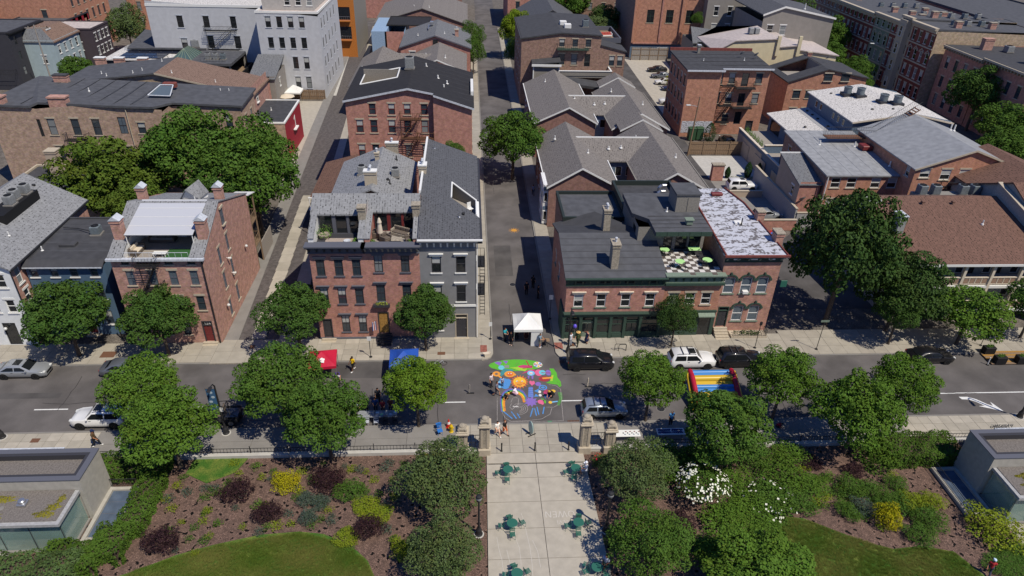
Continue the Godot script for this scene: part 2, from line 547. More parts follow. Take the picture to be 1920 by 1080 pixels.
func window_unit(parent:Node3D,w:float,h:float,st:String,at:Transform3D,hood:=0)->Node3D:
	var key:="win %.2f %.2f %s %d" % [w,h,st,hood]
	var lk:Array=LOOK[st]
	if not cache.has(key):
		var f:=S()
		var b:=0.075
		f.span6(-w/2,0,-0.15,-w/2+b,h,-0.05)
		f.span6(w/2-b,0,-0.15,w/2,h,-0.05)
		f.span6(-w/2+b,h-b,-0.15,w/2-b,h,-0.05)
		f.span6(-w/2+b,0,-0.15,w/2-b,b,-0.05)
		if lk[4]>=1:f.span6(-w/2+b,h*0.5-0.035,-0.148,w/2-b,h*0.5+0.035,-0.06)
		if lk[4]==2:
			f.span6(-0.022,b,-0.14,0.022,h*0.5-0.035,-0.085)
			f.span6(-0.022,h*0.5+0.035,-0.14,0.022,h-b,-0.085)
		if lk[4]==3:
			f.span6(-w/2+b,h*0.74,-0.148,w/2-b,h*0.78,-0.06)
			f.span6(-0.03,h*0.78,-0.14,0.03,h-b,-0.075)
		var p:=S().box(V(0,h/2,-0.115),V(w-b,h-b,0.02)).done()
		var s:=S().box(V(0,-0.065,-0.04),V(w+0.26,0.13,0.26)).done()
		var l:=S()
		if hood==2:
			var rr:=w/2+0.02
			for i in 10:
				var a:=PI*i/10.0
				var c:=PI*(i+1)/10.0
				var q:=[]
				for z in [0.0,0.13]:
					for e in [[rr,a],[rr+0.2,a],[rr+0.2,c],[rr,c]]:
						q.append(V(cos(e[1])*e[0],h-0.05+sin(e[1])*e[0]*0.62,z))
				l.hexa([q[0],q[1],q[2],q[3],q[4],q[5],q[6],q[7]])
			l.span6(-rr-0.28,h-0.3,0,-rr,h-0.05,0.14)
			l.span6(rr,h-0.3,0,rr+0.28,h-0.05,0.14)
			l.span6(-0.09,h+rr*0.6,0,0.09,h+rr*0.6+0.32,0.18)
		elif hood==1:
			l.box(V(0,h+0.1,0.02),V(w+0.34,0.2,0.2))
			l.box(V(0,h+0.24,0.05),V(w+0.5,0.08,0.3))
		else:
			l.box(V(0,h+0.115,-0.03),V(w+0.3,0.23,0.14))
		var bl:=S().box(V(0,h*0.76,-0.098),V(w-b*2,h*0.42,0.01)).done()
		var cu:=S().box(V(0,h*0.5,-0.099),V(w-b*2,h-b*2,0.008)).done()
		cache[key]=[f.done(),p,s,l.done(),bl,cu]
	var c:Array=cache[key]
	var o:=part(parent, "window",c[0],M[lk[0]],at)
	var glass:Material=M[lk[1]]
	part(o, "pane",c[1],glass)
	var pick:=rng.randf()
	if lk[4] in [1,2] and lk[1]!="pane_sky" and w<1.6:
		if pick<0.3:part(o, "blind",c[4],M.blind)
		elif pick<0.46:part(o, "curtain",c[5],M.curtain)
	if lk[2]: part(o, "sill",c[2],M[lk[2]])
	if lk[3] or hood==2:part(o, "lintel",c[3],M[lk[3]] if lk[3] else M.green_pale)
	return o

func door_unit(parent:Node3D,w:float,h:float,leaf:String,frame:String,at:Transform3D,transom:=0.0)->Node3D:
	var f:=S()
	f.span6(-w/2,0,-0.16,-w/2+0.1,h,0.03)
	f.span6(w/2-0.1,0,-0.16,w/2,h,0.03)
	f.span6(-w/2+0.1,h-0.1,-0.16,w/2-0.1,h,0.03)
	var dh:=h-0.1-transom
	if transom>0.0:f.span6(-w/2+0.1,dh-0.03,-0.15,w/2-0.1,dh+0.05,0.0)
	var o:=part(parent, "door",f,M[frame],at)
	var l:=S().box(V(0,dh/2,-0.12),V(w-0.2,dh,0.05))
	for i in 3:
		for s in [-1,1]:
			l.box(V(s*(w-0.2)*0.24,dh*(0.2+0.3*i),-0.09),V((w-0.2)*0.34,dh*0.22,0.02))
	part(o, "leaf",l,M[leaf])
	part(o, "handle",S().ball(V(w*0.34,dh*0.47,-0.06),Vector3.ONE*0.035,4,6),M.steel)
	if transom>0.0:part(o, "transom",S().box(V(0,dh+0.03+transom/2,-0.12),V(w-0.2,transom-0.06,0.02)),M.pane_dark)
	return o

# a wall seen from outside: it starts at o and runs along ux; ops are [centre, bottom, width, height, look, hood]; top is a profile of [u, height]
func facade(parent:Node3D,o:Vector3,ux:Vector3,w:float,h:float,m:Material,ops:=[],top:=[],called:="wall")->MeshInstance3D:
	var out:=ux.cross(UP)
	var s:=S()
	var us:=[0.0,w]
	var vs:=[0.0,h]
	for p in ops:
		us.append_array([p[0]-p[2]/2,p[0]+p[2]/2])
		vs.append_array([p[1],p[1]+p[3]])
	us.sort()
	vs.sort()
	var at:=func(u:float,v:float,d:=0.0)->Vector3:return o+ux*u+UP*v-out*d
	for i in us.size()-1:
		if us[i+1]-us[i]<0.001:continue
		for j in vs.size()-1:
			if vs[j+1]-vs[j]<0.001:continue
			var c:=Vector2((us[i]+us[i+1])/2,(vs[j]+vs[j+1])/2)
			var hole:=false
			for p in ops:
				if absf(c.x-p[0])<p[2]/2 and c.y>p[1] and c.y<p[1]+p[3]: hole=true
			if not hole:s.quad(at.call(us[i],vs[j]),at.call(us[i+1],vs[j]),at.call(us[i+1],vs[j+1]),at.call(us[i],vs[j+1]))
	for p in ops:
		var a:float=p[0]-p[2]/2
		var b:float=p[0]+p[2]/2
		var c:float=p[1]
		var d:float=p[1]+p[3]
		var e:=0.16
		s.quad(at.call(a,c),at.call(a,c,e),at.call(a,d,e),at.call(a,d))
		s.quad(at.call(b,c,e),at.call(b,c),at.call(b,d),at.call(b,d,e))
		s.quad(at.call(a,c),at.call(b,c),at.call(b,c,e),at.call(a,c,e))
		s.quad(at.call(a,d,e),at.call(b,d,e),at.call(b,d),at.call(a,d))
	if top:
		var f:=PackedVector2Array([Vector2(0,h),Vector2(w,h)])
		for k in range(top.size()-1,-1,-1):
			if Vector2(top[k][0],top[k][1]).distance_to(f[f.size()-1])>0.001 and Vector2(top[k][0],top[k][1]).distance_to(f[0])>0.001:f.append(Vector2(top[k][0],top[k][1]))
		if f.size()>2:
			var t:=Geometry2D.triangulate_polygon(f)
			for i in range(0,t.size(),3):
				var q:=[f[t[i]],f[t[i+1]],f[t[i+2]]]
				if (q[1]-q[0]).cross(q[2]-q[0])<0:q.reverse()
				s.tri(at.call(q[0].x,q[0].y),at.call(q[1].x,q[1].y),at.call(q[2].x,q[2].y))
	var r:=part(parent,called,s,m)
	for p in ops:
		var xf:=Transform3D(Basis(ux,UP,out),at.call(p[0],p[1]))
		var st:String=p[4]
		if st.begins_with("door:"):
			var q:=st.split(":")
			door_unit(parent,p[2],p[3],q[1],q[2],xf,0.45 if q.size()>3 else 0.0)
		elif st!="open":
			window_unit(parent,p[2],p[3],st,xf,p[5] if p.size()>5 else 0)
	return r

func grid(us:Array,vs:Array,w:float,h:float,st:String,hood:=0)->Array:
	var r:=[]
	for v in vs:
		for u in us:r.append([u,v,w,h,st,hood])
	return r

# four walls round a rectangle; sides are given as {"f": [ops], "l": ..} and profiles in the same way
func walls(parent:Node3D,x0:float,x1:float,zf:float,zb:float,h:float,m:Material,ops:={},tops:={},mats:={},y:=0.0):
	var side:={"f": [V(x0,y,zf),Vector3.RIGHT,x1-x0], "r": [V(x1,y,zf),Vector3.FORWARD,zf-zb], "b": [V(x1,y,zb),Vector3.LEFT,x1-x0], "l": [V(x0,y,zb),Vector3.BACK,zf-zb]}
	for k in side:
		var t:Array=tops.get(k,[])
		var hh:=h-y
		for p in t:hh=minf(hh,p[1])
		facade(parent,side[k][0],side[k][1],side[k][2],hh,mats.get(k,m),ops.get(k,[]),t)

func roof(parent:Node3D,pts:Array,m:Material,thick:=0.16,called:="roof")->MeshInstance3D:
	return part(parent,called,S().slab(pts,V(0,-thick,0)),m)

# a roof with its ridge along z (between the two long eaves at x0 and x1)
func gable_z(parent:Node3D,x0:float,x1:float,zf:float,zb:float,eave:float,ridge:float,m:Material,xr:=INF,over:=0.25,trim:Material=null):
	var c:=(x0+x1)/2 if xr==INF else xr
	var dl:=(ridge-eave)/(c-x0)*over
	var dr:=(ridge-eave)/(x1-c)*over
	roof(parent,[V(x0-over,eave-dl,zf+over),V(c,ridge,zf+over),V(c,ridge,zb-over),V(x0-over,eave-dl,zb-over)],m)
	roof(parent,[V(c,ridge,zf+over),V(x1+over,eave-dr,zf+over),V(x1+over,eave-dr,zb-over),V(c,ridge,zb-over)],m)
	if trim:
		bargeboard(parent,[V(x0-over,eave-dl,zf+over),V(c,ridge,zf+over),V(x1+over,eave-dr,zf+over)],trim)

func bargeboard(parent:Node3D,p:Array,m:Material,tall:=0.26,out:=Vector3.BACK):
	var s:=S()
	for i in p.size()-1:
		var a:Vector3=p[i]
		var b:Vector3=p[i+1]
		var d:=UP*0.05
		var e:=UP*(0.05-tall)
		var o:=out*0.06
		s.flat([a+e+o,b+e+o,b+d+o,a+d+o],out)
		s.flat([a+d,b+d,b+d+o,a+d+o],UP)
		s.flat([a+e,b+e,b+e+o,a+e+o],-UP)
		s.flat([a+e,b+e,b+d,a+d],-out)
	part(parent, "bargeboard",s,m)

# a roof with its ridge along x
func gable_x(parent:Node3D,x0:float,x1:float,zf:float,zb:float,ef:float,eb:float,ridge:float,zr:float,m:Material,over:=0.2):
	var df:=(ridge-ef)/(zf-zr)*over
	var db:=(ridge-eb)/(zr-zb)*over
	roof(parent,[V(x0-over,ef-df,zf+over),V(x1+over,ef-df,zf+over),V(x1+over,ridge,zr),V(x0-over,ridge,zr)],m)
	roof(parent,[V(x0-over,ridge,zr),V(x1+over,ridge,zr),V(x1+over,eb-db,zb-over),V(x0-over,eb-db,zb-over)],m)

func flat_roof(parent:Node3D,x0:float,x1:float,zf:float,zb:float,hf:float,hb:float,m:Material,lip:=0.25,lm:Material=null,over:=0.08):
	roof(parent,[V(x0+0.02,hf,zf-0.02),V(x1-0.02,hf,zf-0.02),V(x1-0.02,hb,zb+0.02),V(x0+0.02,hb,zb+0.02)],m)
	if lip>0.0:
		var s:=S()
		var t:=0.28
		var ring:=[[x0-over,x0-over+t,zf+over,zb-over,0],[x1+over-t,x1+over,zf+over,zb-over,0],[x0-over+t,x1+over-t,zf+over,zf+over-t,1],[x0-over+t,x1+over-t,zb-over+t,zb-over,2]]
		for r in ring:
			var a:float=hb if r[4]==2 else hf
			var b:float=hf if r[4]==1 else hb
			var q:=[]
			for dy in [-0.14,lip]:
				q.append_array([V(r[0],a+dy,r[2]),V(r[1],a+dy,r[2]),V(r[1],b+dy,r[3]),V(r[0],b+dy,r[3])])
			s.hexa(q)
		part(parent, "parapet",s,lm if lm else m)

func chimney(parent:Node3D,at:Vector3,w:float,d:float,h:float,m:Material,cap:="stone",pots:=1):
	var o:=part(parent, "chimney",S().box(V(0,h/2-0.6,0),V(w,h+1.2,d)).box(V(0,h-0.22,0),V(w+0.14,0.14,d+0.14)),m,Transform3D(Basis(),at))
	if cap=="gable":
		var s:=S()
		var a:=w/2+0.12
		var b:=d/2+0.1
		s.flat([V(-a,h,b),V(0,h+0.42,b),V(0,h+0.42,-b),V(-a,h,-b)],V(-1,1,0))
		s.flat([V(a,h,b),V(0,h+0.42,b),V(0,h+0.42,-b),V(a,h,-b)],V(1,1,0))
		s.flat([V(-a,h,b),V(a,h,b),V(0,h+0.42,b)],Vector3.BACK)
		s.flat([V(-a,h,-b),V(a,h,-b),V(0,h+0.42,-b)],Vector3.FORWARD)
		s.flat([V(-a,h,b),V(a,h,b),V(a,h,-b),V(-a,h,-b)],Vector3.DOWN)
		part(o, "cap",s,M.zinc)
	else:
		part(o, "cap",S().box(V(0,h+0.06,0),V(w+0.2,0.12,d+0.2)),M[cap])
		for i in pots:
			part(o, "flue",S().lathe(V(0,h+0.12,(i-(pots-1)*0.5)*0.45),[[0.11,0.0],[0.11,0.35],[0.16,0.36],[0.16,0.46],[0.1,0.52],[0.0,0.53]],8),M.zinc)

func ac_unit(label:String,at:Vector3,group:String,dark:=false,sz:=0.85,h:=0.95):
	var o:=thing("condenser_unit",label, "air conditioner",at,rng.randf_range(-0.06,0.06),group)
	var s:=S().bevel(V(0,h/2+0.12,0),V(sz,h,sz),0.05)
	for i in 7:s.box(V(0,0.25+h*0.11*i,0),V(sz+0.02,0.025,sz+0.02))
	part(o, "housing",s,M.ac_case_dark if dark else M.ac_case)
	part(o, "fan_opening",S().lathe(V(0,h+0.121,0),[[sz*0.42,0.0],[sz*0.42,0.05],[sz*0.36,0.05],[sz*0.35,0.012],[0.0,0.012]],16),M.black)
	part(o, "fan_grille",S().box(V(0,h+0.16,0),V(sz*0.8,0.015,0.025)).box(V(0,h+0.161,0),V(0.025,0.015,sz*0.8)).lathe(V(0,h+0.15,0),[[0.1,0.0],[0.1,0.03],[0.0,0.035]],8),M.iron)
	part(o, "base_pad",S().box(V(0,0.05,0),V(sz+0.2,0.14,sz+0.2)),M.concrete_grey)

func vents(parent:Node3D,list:Array,m:Material=null,h:=0.5,r:=0.07):
	for p in list:
		part(parent, "vent_pipe",S().lathe(Vector3.ZERO,[[r*2.2,-0.12],[r*2.2,0.03],[r,0.1],[r,h],[r*0.75,h],[r*0.75,h-0.1],[0.0,h-0.1]],8),m if m else M.pvc,Transform3D(Basis(),p))

func box_vents(parent:Node3D,list:Array,m:Material,s:=0.35):
	for p in list:part(parent, "roof_vent",S().bevel(V(0,0.1,0),V(s,0.26,s),0.06),m,Transform3D(Basis(),p))

func cornice(parent:Node3D,x0:float,x1:float,z:float,h:float,m:Material,brackets:int,tall:=0.9,dip:=0.5,bm:Material=null):
	var s:=S()
	s.span6(x0,h-tall,z,x1,h-0.2,z+0.1)
	s.span6(x0-0.1,h-0.2,z-0.3,x1+0.1,h-0.06,z+dip)
	s.span6(x0-0.16,h-0.06,z-0.3,x1+0.16,h+0.06,z+dip+0.08)
	s.span6(x0-0.03,h-tall-0.1,z,x1+0.03,h-tall,z+0.16)
	var o:=part(parent, "cornice",s,m)
	for i in brackets:
		var x:=lerpf(x0+0.18,x1-0.18,i/float(maxi(1,brackets-1)))
		var b:=S()
		b.slab([V(x-0.08,h-0.2,z+0.1),V(x-0.08,h-tall+0.05,z+0.1),V(x-0.08,h-tall*0.75,z+0.22),V(x-0.08,h-tall*0.55,z+0.26),V(x-0.08,h-0.34,z+dip-0.06),V(x-0.08,h-0.2,z+dip-0.06)],V(0.16,0,0))
		part(o, "bracket",b,bm if bm else m)

func railing(parent:Node3D,pts:Array,h:float,m:Material,step:=0.3,called:="railing"):
	var s:=S()
	for i in pts.size()-1:
		var a:Vector3=pts[i]
		var b:Vector3=pts[i+1]
		s.tube(a+UP*h,b+UP*h,0.03,0.03,5)
		s.tube(a+UP*0.1,b+UP*0.1,0.02,0.02,5)
		var n:=maxi(1,int(a.distance_to(b)/step))
		for k in n+1:
			var q:=a.lerp(b,k/float(n))
			s.tube(q,q+UP*h,0.016,0.016,4)
	part(parent,called,s,m)

func fire_escape(parent:Node3D,x:float,w:float,z:float,levels:Array,m:Material,deep:=0.95,flip:=1.0):
	var o:=part(parent, "fire_escape",S().tube(V(x-w/2,levels[levels.size()-1],z+0.06),V(x-w/2,levels[0]+1.0,z+0.06),0.03,0.03,5),m)
	for i in levels.size():
		var y:float=levels[i]
		var s:=S()
		for k in 9:s.box(V(x,y,z+0.08+deep*k/8.0),V(w,0.03,0.05))
		for k in 3:s.tube(V(x+w*(k-1)*0.48,y-0.03,z+deep),V(x+w*(k-1)*0.48,y-0.75,z+0.02),0.02,0.02,4)
		part(o, "platform",s,m)
		railing(o,[V(x-w/2,y,z+0.05),V(x-w/2,y,z+deep),V(x+w/2,y,z+deep),V(x+w/2,y,z+0.05)],0.95,m,0.28)
		if i+1<levels.size():
			var b:float=levels[i+1]
			var l:=S()
			for e in [-0.28,0.28]:
				l.tube(V(x+flip*w*0.35,y,z+0.5+e),V(x-flip*w*0.4,b,z+0.5+e),0.03,0.03,4)
				l.tube(V(x+flip*w*0.35,y+0.8,z+0.5+e),V(x-flip*w*0.4,b+0.8,z+0.5+e),0.02,0.02,4)
			for k in 11:
				var q:=V(x+flip*w*0.35,y,z+0.5).lerp(V(x-flip*w*0.4,b,z+0.5),(k+0.5)/11.0)
				l.box(q,V(0.2,0.025,0.56))
			part(o, "ladder",l,m)

func steps(parent:Node3D,x:float,w:float,z:float,n:int,rise:float,run:float,m:Material,called:="steps"):
	var s:=S()
	for i in n:s.span(V(x-w/2,rise*(n-i-1),z),V(x+w/2,rise*(n-i),z+run*(i+1)))
	part(parent,called,s,m)

func text_on(parent:Node3D,what:String,size:float,m:Material,at:Transform3D,depth:=0.02):
	var t:=TextMesh.new()
	var f:=SystemFont.new()
	f.font_names=PackedStringArray(["Droid Sans"])
	t.font=f
	t.text=what
	t.font_size=48
	t.pixel_size=size/48.0
	t.depth=depth
	t.curve_step=4.0
	part(parent, "lettering",t,m,at)

# welted seams across a sloping roof: a and b are the ends of the lower edge, c and d those of the upper one
func seams(parent:Node3D,a:Vector3,b:Vector3,c:Vector3,d:Vector3,n:int,m:Material):
	for i in n:
		var t:=(i+1.0)/(n+1.0)
		var p:=a.lerp(c,t)+UP*0.012
		var q:=b.lerp(d,t)+UP*0.012
		var e:=(c-a).normalized()*0.05
		part(parent, "seam",S().slab([p-e,q-e,q+e,p+e],V(0,-0.03,0)),m)

# ---------------------------------------------------------------- the ground, roads, pavements and paths

func sheet(x0:float,x1:float,z0:float,z1:float,y:float)->ArrayMesh:
	return S().slab([V(x0,y,z1),V(x1,y,z1),V(x1,y,z0),V(x0,y,z0)],Vector3.ZERO).done()

func field(parent:Node3D,x0:float,x1:float,zf:float,zb:float,nx:int,nz:int,y:float,mats:Array,called:="slab",skew:=0.0):
	var sx:=(x1-x0)/nx
	var sz:=(zf-zb)/nz
	var mesh:=S().box(V(0,-0.04,0),V(sx-0.025,0.08,sz-0.025)).done()
	for i in nx:
		for j in nz:
			var w:=rng.randf_range(-0.004,0.004)
			part(parent,called,mesh,M[mats[rng.randi_range(0,mats.size()-1)]],Transform3D(Basis(),V(x0+sx*(i+0.5)+skew*(zf-sz*(j+0.5)),y+w,zf-sz*(j+0.5))))

func pavement(called:String,x0:float,x1:float,zf:float,zb:float,nx:int,nz:int,mats:Array,kerb:="f")->Node3D:
	var o:=structure(called,S().span6(x0,-0.1,zb,x1,0.09,zf),M.concrete_stain)
	var e:=0.18
	var k:=S()
	if "f" in kerb:
		k.bevel(V((x0+x1)/2,0.04,zf-e/2+0.02),V(x1-x0,0.22,e),0.02)
		zf-=e
	if "b" in kerb:
		k.bevel(V((x0+x1)/2,0.04,zb+e/2-0.02),V(x1-x0,0.22,e),0.02)
		zb+=e
	if "l" in kerb:
		k.bevel(V(x0+e/2-0.02,0.04,(zf+zb)/2),V(e,0.22,zf-zb),0.02)
		x0+=e
	if "r" in kerb:
		k.bevel(V(x1-e/2+0.02,0.04,(zf+zb)/2),V(e,0.22,zf-zb),0.02)
		x1-=e
	if kerb:part(o, "kerb",k,M.concrete_grey)
	field(o,x0,x1,zf,zb,nx,nz,0.145,mats)
	return o

func strip(called:String,pts:Array,y:float,m:Material,thick:=0.0)->MeshInstance3D:
	var p:=[]
	for q in pts:p.append(V(q[0],y,q[1]))
	return structure(called,S().slab(p,V(0,-thick,0)),m)

func ground():
	structure("ground",sheet(-600,600,-900,120,-0.03),M.yard)
	strip("road",[[-130,-47.5],[140,-47.5],[140,-57],[9.9,-57],[9.2,-57.4],[8.9,-58.2],[8.9,-300],[2.4,-300],[2.4,-58.2],[2.1,-57.4],[1.4,-57],[-130,-57]],0.0,M.asphalt)
	strip("side_street",[[83,-95],[97,-95],[97,-330],[83,-330]],-0.004,M.asphalt)
	strip("alley",[[-24.4,-57.2],[-20.2,-57.2],[-23.6,-130],[-28.6,-222],[-32.2,-222],[-27.9,-130],[-25.4,-80]],0.01,M.alley_brick)
	strip("service_alley",[[34,-80],[40,-80],[40.4,-135],[41,-200],[35.2,-200]],0.0,M.asphalt_dark)
	strip("parking_lot",[[40.0,-132],[47.5,-132],[52,-186],[41,-186]],0.012,M.concrete_warm)
	strip("court",[[39.6,-104.2],[48.4,-104.2],[48.6,-115.4],[39.4,-115.4]],0.02,M.concrete_pale)
	strip("driveway",[[39.5,-88.5],[47.2,-88.5],[48.2,-104],[39.5,-104]],0.015,M.concrete_grey)
	strip("parking_court",[[-30.5,-150],[-28.2,-150],[-33.0,-225],[-36,-225]],0.03,M.concrete_pale)
	strip("driveway",[[-36,-100],[-27.6,-100],[-29,-146],[-36,-146]],0.0,M.concrete_warm)
	strip("parking_court",[[-22.8,-100],[-16.9,-99.5],[-16.9,-150],[-25.4,-182],[-26.2,-182]],0.0,M.asphalt_dark)
	strip("cross_lane",[[-60,-222],[2.4,-222],[2.4,-232],[-60,-232]],0.004,M.asphalt)
	strip("yard",[[48,-88],[60,-88],[60,-66],[33.2,-66],[33.2,-80],[40,-80]],0.0,M.asphalt_dark)

	var warm:=["concrete", "concrete", "concrete_b"]
	pavement("pavement",-62,-26.2,-57,-60.6,24,3,warm)
	var cross:=structure("alley_crossing",S().slab([V(-26.2,0.1,-57),V(-16,0.1,-57),V(-16,0.1,-61),V(-26.2,0.1,-61)],V(0,-0.2,0)),M.concrete_stain)
	field(cross,-26.2,-16,-57.02,-61,6,2,0.13,["concrete", "concrete_b"])
	var b:=pavement("pavement",-16,1.2,-57,-61,12,4,["concrete", "concrete", "concrete_b", "concrete_b", "concrete_warm"])
	part(b, "corner_slab",S().slab([V(1.2,0.143,-57.02),V(1.7,0.143,-57.12),V(2.12,0.143,-57.45),V(2.38,0.143,-58.1),V(2.38,0.143,-61),V(1.2,0.143,-61)],V(0,-0.2,0)),M.concrete)
	pavement("pavement",0.65,2.4,-61.0,-222,1,96,["concrete", "concrete_b"], "r")
	var e:=pavement("pavement",10.0,34,-57,-61,17,3,["concrete", "concrete_b", "concrete", "concrete_warm"])
	part(e, "corner_slab",S().slab([V(8.92,0.143,-58.1),V(9.18,0.143,-57.45),V(9.6,0.143,-57.12),V(10.0,0.143,-57.02),V(10.0,0.143,-61),V(8.92,0.143,-61)],V(0,-0.2,0)),M.concrete)
	pavement("pavement",8.9,10.9,-61.0,-222,1,92,["concrete_b", "concrete_b", "concrete"], "l")
	pavement("pavement",34,80,-57,-61.6,30,3,["concrete_b", "concrete"])
	pavement("pavement",80,83,-95,-300,2,40,["concrete_b", "concrete"], "r")
	pavement("pavement",-62,-32.5,-44.3,-47.5,28,3,["concrete", "concrete_warm"], "b")
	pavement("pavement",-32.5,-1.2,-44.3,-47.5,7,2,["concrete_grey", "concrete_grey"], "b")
	pavement("pavement",-1.2,12.6,-43.75,-47.5,12,4,["concrete", "concrete_b", "concrete"], "b")
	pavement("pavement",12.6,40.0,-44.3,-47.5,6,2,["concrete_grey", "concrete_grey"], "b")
	pavement("pavement",40.0,75,-44.3,-47.5,34,3,["concrete", "concrete_warm"], "b")
	for s in [-1,1]:
		var o:=structure("alley_pavement",S().slab([V(-26.1,0.1,-61),V(-24.4,0.1,-61),V(-25.4,0.1,-80),V(-27.9,0.1,-130),V(-32.2,0.1,-222),V(-33.6,0.1,-222),V(-29.6,0.1,-130),V(-27.2,0.1,-80)] if s<0 else [V(-20.2,0.1,-61),V(-18.4,0.1,-61),V(-22.4,0.1,-130),V(-27.5,0.1,-222),V(-28.6,0.1,-222),V(-23.6,0.1,-130)],V(0,-0.2,0)),M.concrete_grey if s<0 else M.concrete)
		if s<0:field(o,-25.9,-24.55,-61.2,-80,1,9,0.125,["concrete", "concrete_warm"], "slab",0.053)
		else:field(o,-20.1,-18.6,-61.2,-98,1,18,0.125,["concrete", "concrete_warm"], "slab",0.05)

	var walk:=structure("park_walk",S().slab([V(1.1,0.05,-26),V(10.2,0.05,-26),V(9.75,0.05,-43.75),V(1.35,0.05,-43.75)],V(0,-0.2,0)),M.concrete_stain)
	var zs:=[-43.75,-42.56,-40.9,-38.35,-35.75,-33.0,-30.0,-26.0]
	for i in zs.size()-1:
		var f:float=zs[i+1]-0.02
		var g:float=zs[i]+(0.12 if i==1 else 0.02)
		for s in 2:
			var xl:=func(z:float)->float:return lerpf(1.35,1.1,(z+43.75)/17.75) if s==0 else lerpf(5.55,5.65,(z+43.75)/17.75)+0.025
			var xr:=func(z:float)->float:return (lerpf(5.55,5.65,(z+43.75)/17.75)-0.025) if s==0 else lerpf(9.75,10.2,(z+43.75)/17.75)
			part(walk, "panel",S().slab([V(xl.call(f),0.12,f),V(xr.call(f),0.12,f),V(xr.call(g),0.12,g),V(xl.call(g),0.12,g)],V(0,-0.09,0)),M.concrete_warm)
	part(walk, "drain_channel",S().span6(1.5,0.051,-42.55,9.6,0.075,-42.45),M.iron)

	strip("planting_bed",[[-70,-20],[80,-20],[80,-44.05],[-70,-44.05]],0.0,M.mulch)
	strip("lawn",[[-26.5,-29],[-26.0,-32.3],[-24.2,-33.0],[-21.6,-34.3],[-19.2,-35.1],[-16,-35.9],[-13.1,-36.1],[-11.2,-35.8],[-9.8,-35.1],[-8.5,-34.2],[-7.6,-33.3],[-6.9,-31.8],[-6.6,-30],[-6.5,-28]],0.05,M.lawn,0.1)
	strip("lawn",[[17,-27],[39,-27],[37.6,-30.5],[36.6,-32.5],[34.4,-33.1],[32.0,-32.9],[30.2,-33.6],[28.4,-34.7],[26.3,-36.0],[23.8,-36.4],[22.3,-35.6],[20.4,-34.8],[17,-34.2]],0.05,M.lawn,0.1)
	strip("lawn",[[-23.6,-42.3],[-21.6,-41.2],[-19.6,-42.3],[-18.9,-44.0],[-23.4,-44.0]],0.05,M.lawn,0.1)

	var lines:=[[-39.9,-36.9,-50.62],[-2.6,-0.5,-50.65],[8.5,13.5,-50.58],[46.5,75,-50.7],[-53,-50,-50.62],[-27,-24,-50.62]]
	for l in lines:structure("lane_marking",sheet(l[0],l[1],l[2]-0.07,l[2]+0.07,0.006),M.paint_white)
	var arrow:=[]
	for q in [[48.05,-50.15],[48.9,-50.12],[49.6,-49.75],[50.25,-49.0],[50.65,-48.75],[50.75,-49.35],[51.2,-47.95],[49.2,-48.75],[49.85,-48.8],[49.3,-49.4],[48.8,-49.72],[48.15,-49.78]]: arrow.append(V(q[0],0.006,q[1]))
	arrow.reverse()
	structure("arrow_marking",S().slab(arrow,Vector3.ZERO),M.paint_white)
	strip("road_patch",[[-14.8,-54.6],[-8.3,-54.4],[-8.3,-56.9],[-14.8,-56.9]],0.005,M.asphalt_dark)
	strip("road_patch",[[-48,-52.2],[-38.5,-52.2],[-38.5,-53.0],[-48,-53.0]],0.005,M.asphalt_dark)
	strip("road_patch",[[30.5,-48.0],[43,-48.0],[43,-50.2],[30.5,-50.2]],0.005,M.asphalt_dark)
	strip("road_patch",[[3.2,-74],[5.4,-74],[5.4,-82],[3.2,-82]],0.005,M.asphalt_dark)
	var cg:=RandomNumberGenerator.new()
	cg.seed=5
	for i in 26:   # sealed cracks
		var at:=Vector2(cg.randf_range(-46,60),cg.randf_range(-56,-48.5)) if i<20 else Vector2(cg.randf_range(3,8),cg.randf_range(-140,-64))
		var dir:=Vector2(1,0) if cg.randf()<0.55 else Vector2(0,1)
		var pl:=PackedVector2Array([at])
		for k in cg.randi_range(4,10):
			at+=dir*cg.randf_range(0.3,0.8)+Vector2(cg.randf_range(-0.12,0.12),cg.randf_range(-0.12,0.12))
			if at.y>-47.7 or (at.y<-56.8 and i<20): break
			pl.append(at)
		if pl.size()<3:continue
		var cs:=S()
		for q in Geometry2D.offset_polyline(pl,0.025,Geometry2D.JOIN_MITER,Geometry2D.END_BUTT):
			var w:=[]
			for v in q:w.append(V(v.x,0.008,v.y))
			cs.slab(w,Vector3.ZERO)
		structure("sealed_crack",cs,M.tar)
	for g in [[8.9,10.0,-47.85,-47.55],[9.1,9.7,-56.9,-56.4]]:
		var o:=structure("drain_grate",S().span6(g[0],-0.05,g[2],g[1],0.012,g[3]),M.rust_iron)
		for k in 8:part(o, "bar",S().span(V(lerpf(g[0],g[1],k/8.0)+0.02,0.012,g[2]+0.03),V(lerpf(g[0],g[1],k/8.0)+0.06,0.02,g[3]-0.03)),M.iron)
	for g in [[1.05,1.75,-59.5,-58.3],[8.95,9.8,-59.8,-58.7]]: structure("tactile_pad",S().span6(g[0],0.1,g[2],g[1],0.158,g[3]),M.paver_red)
	for g in [[-3.4,-2.6,-58.4,-57.9],[-22.9,-22.4,-60.0,-59.4],[-20.6,-20.1,-60.0,-59.4],[-38.0,-37.3,-46.7,-46.2],[-37.4,-36.0,-59.2,-58.2],[10.5,11.1,-59.6,-59.1]]: structure("pavement_hatch",S().span6(g[0],0.1,g[2],g[1],0.157,g[3]),M.rust_iron)
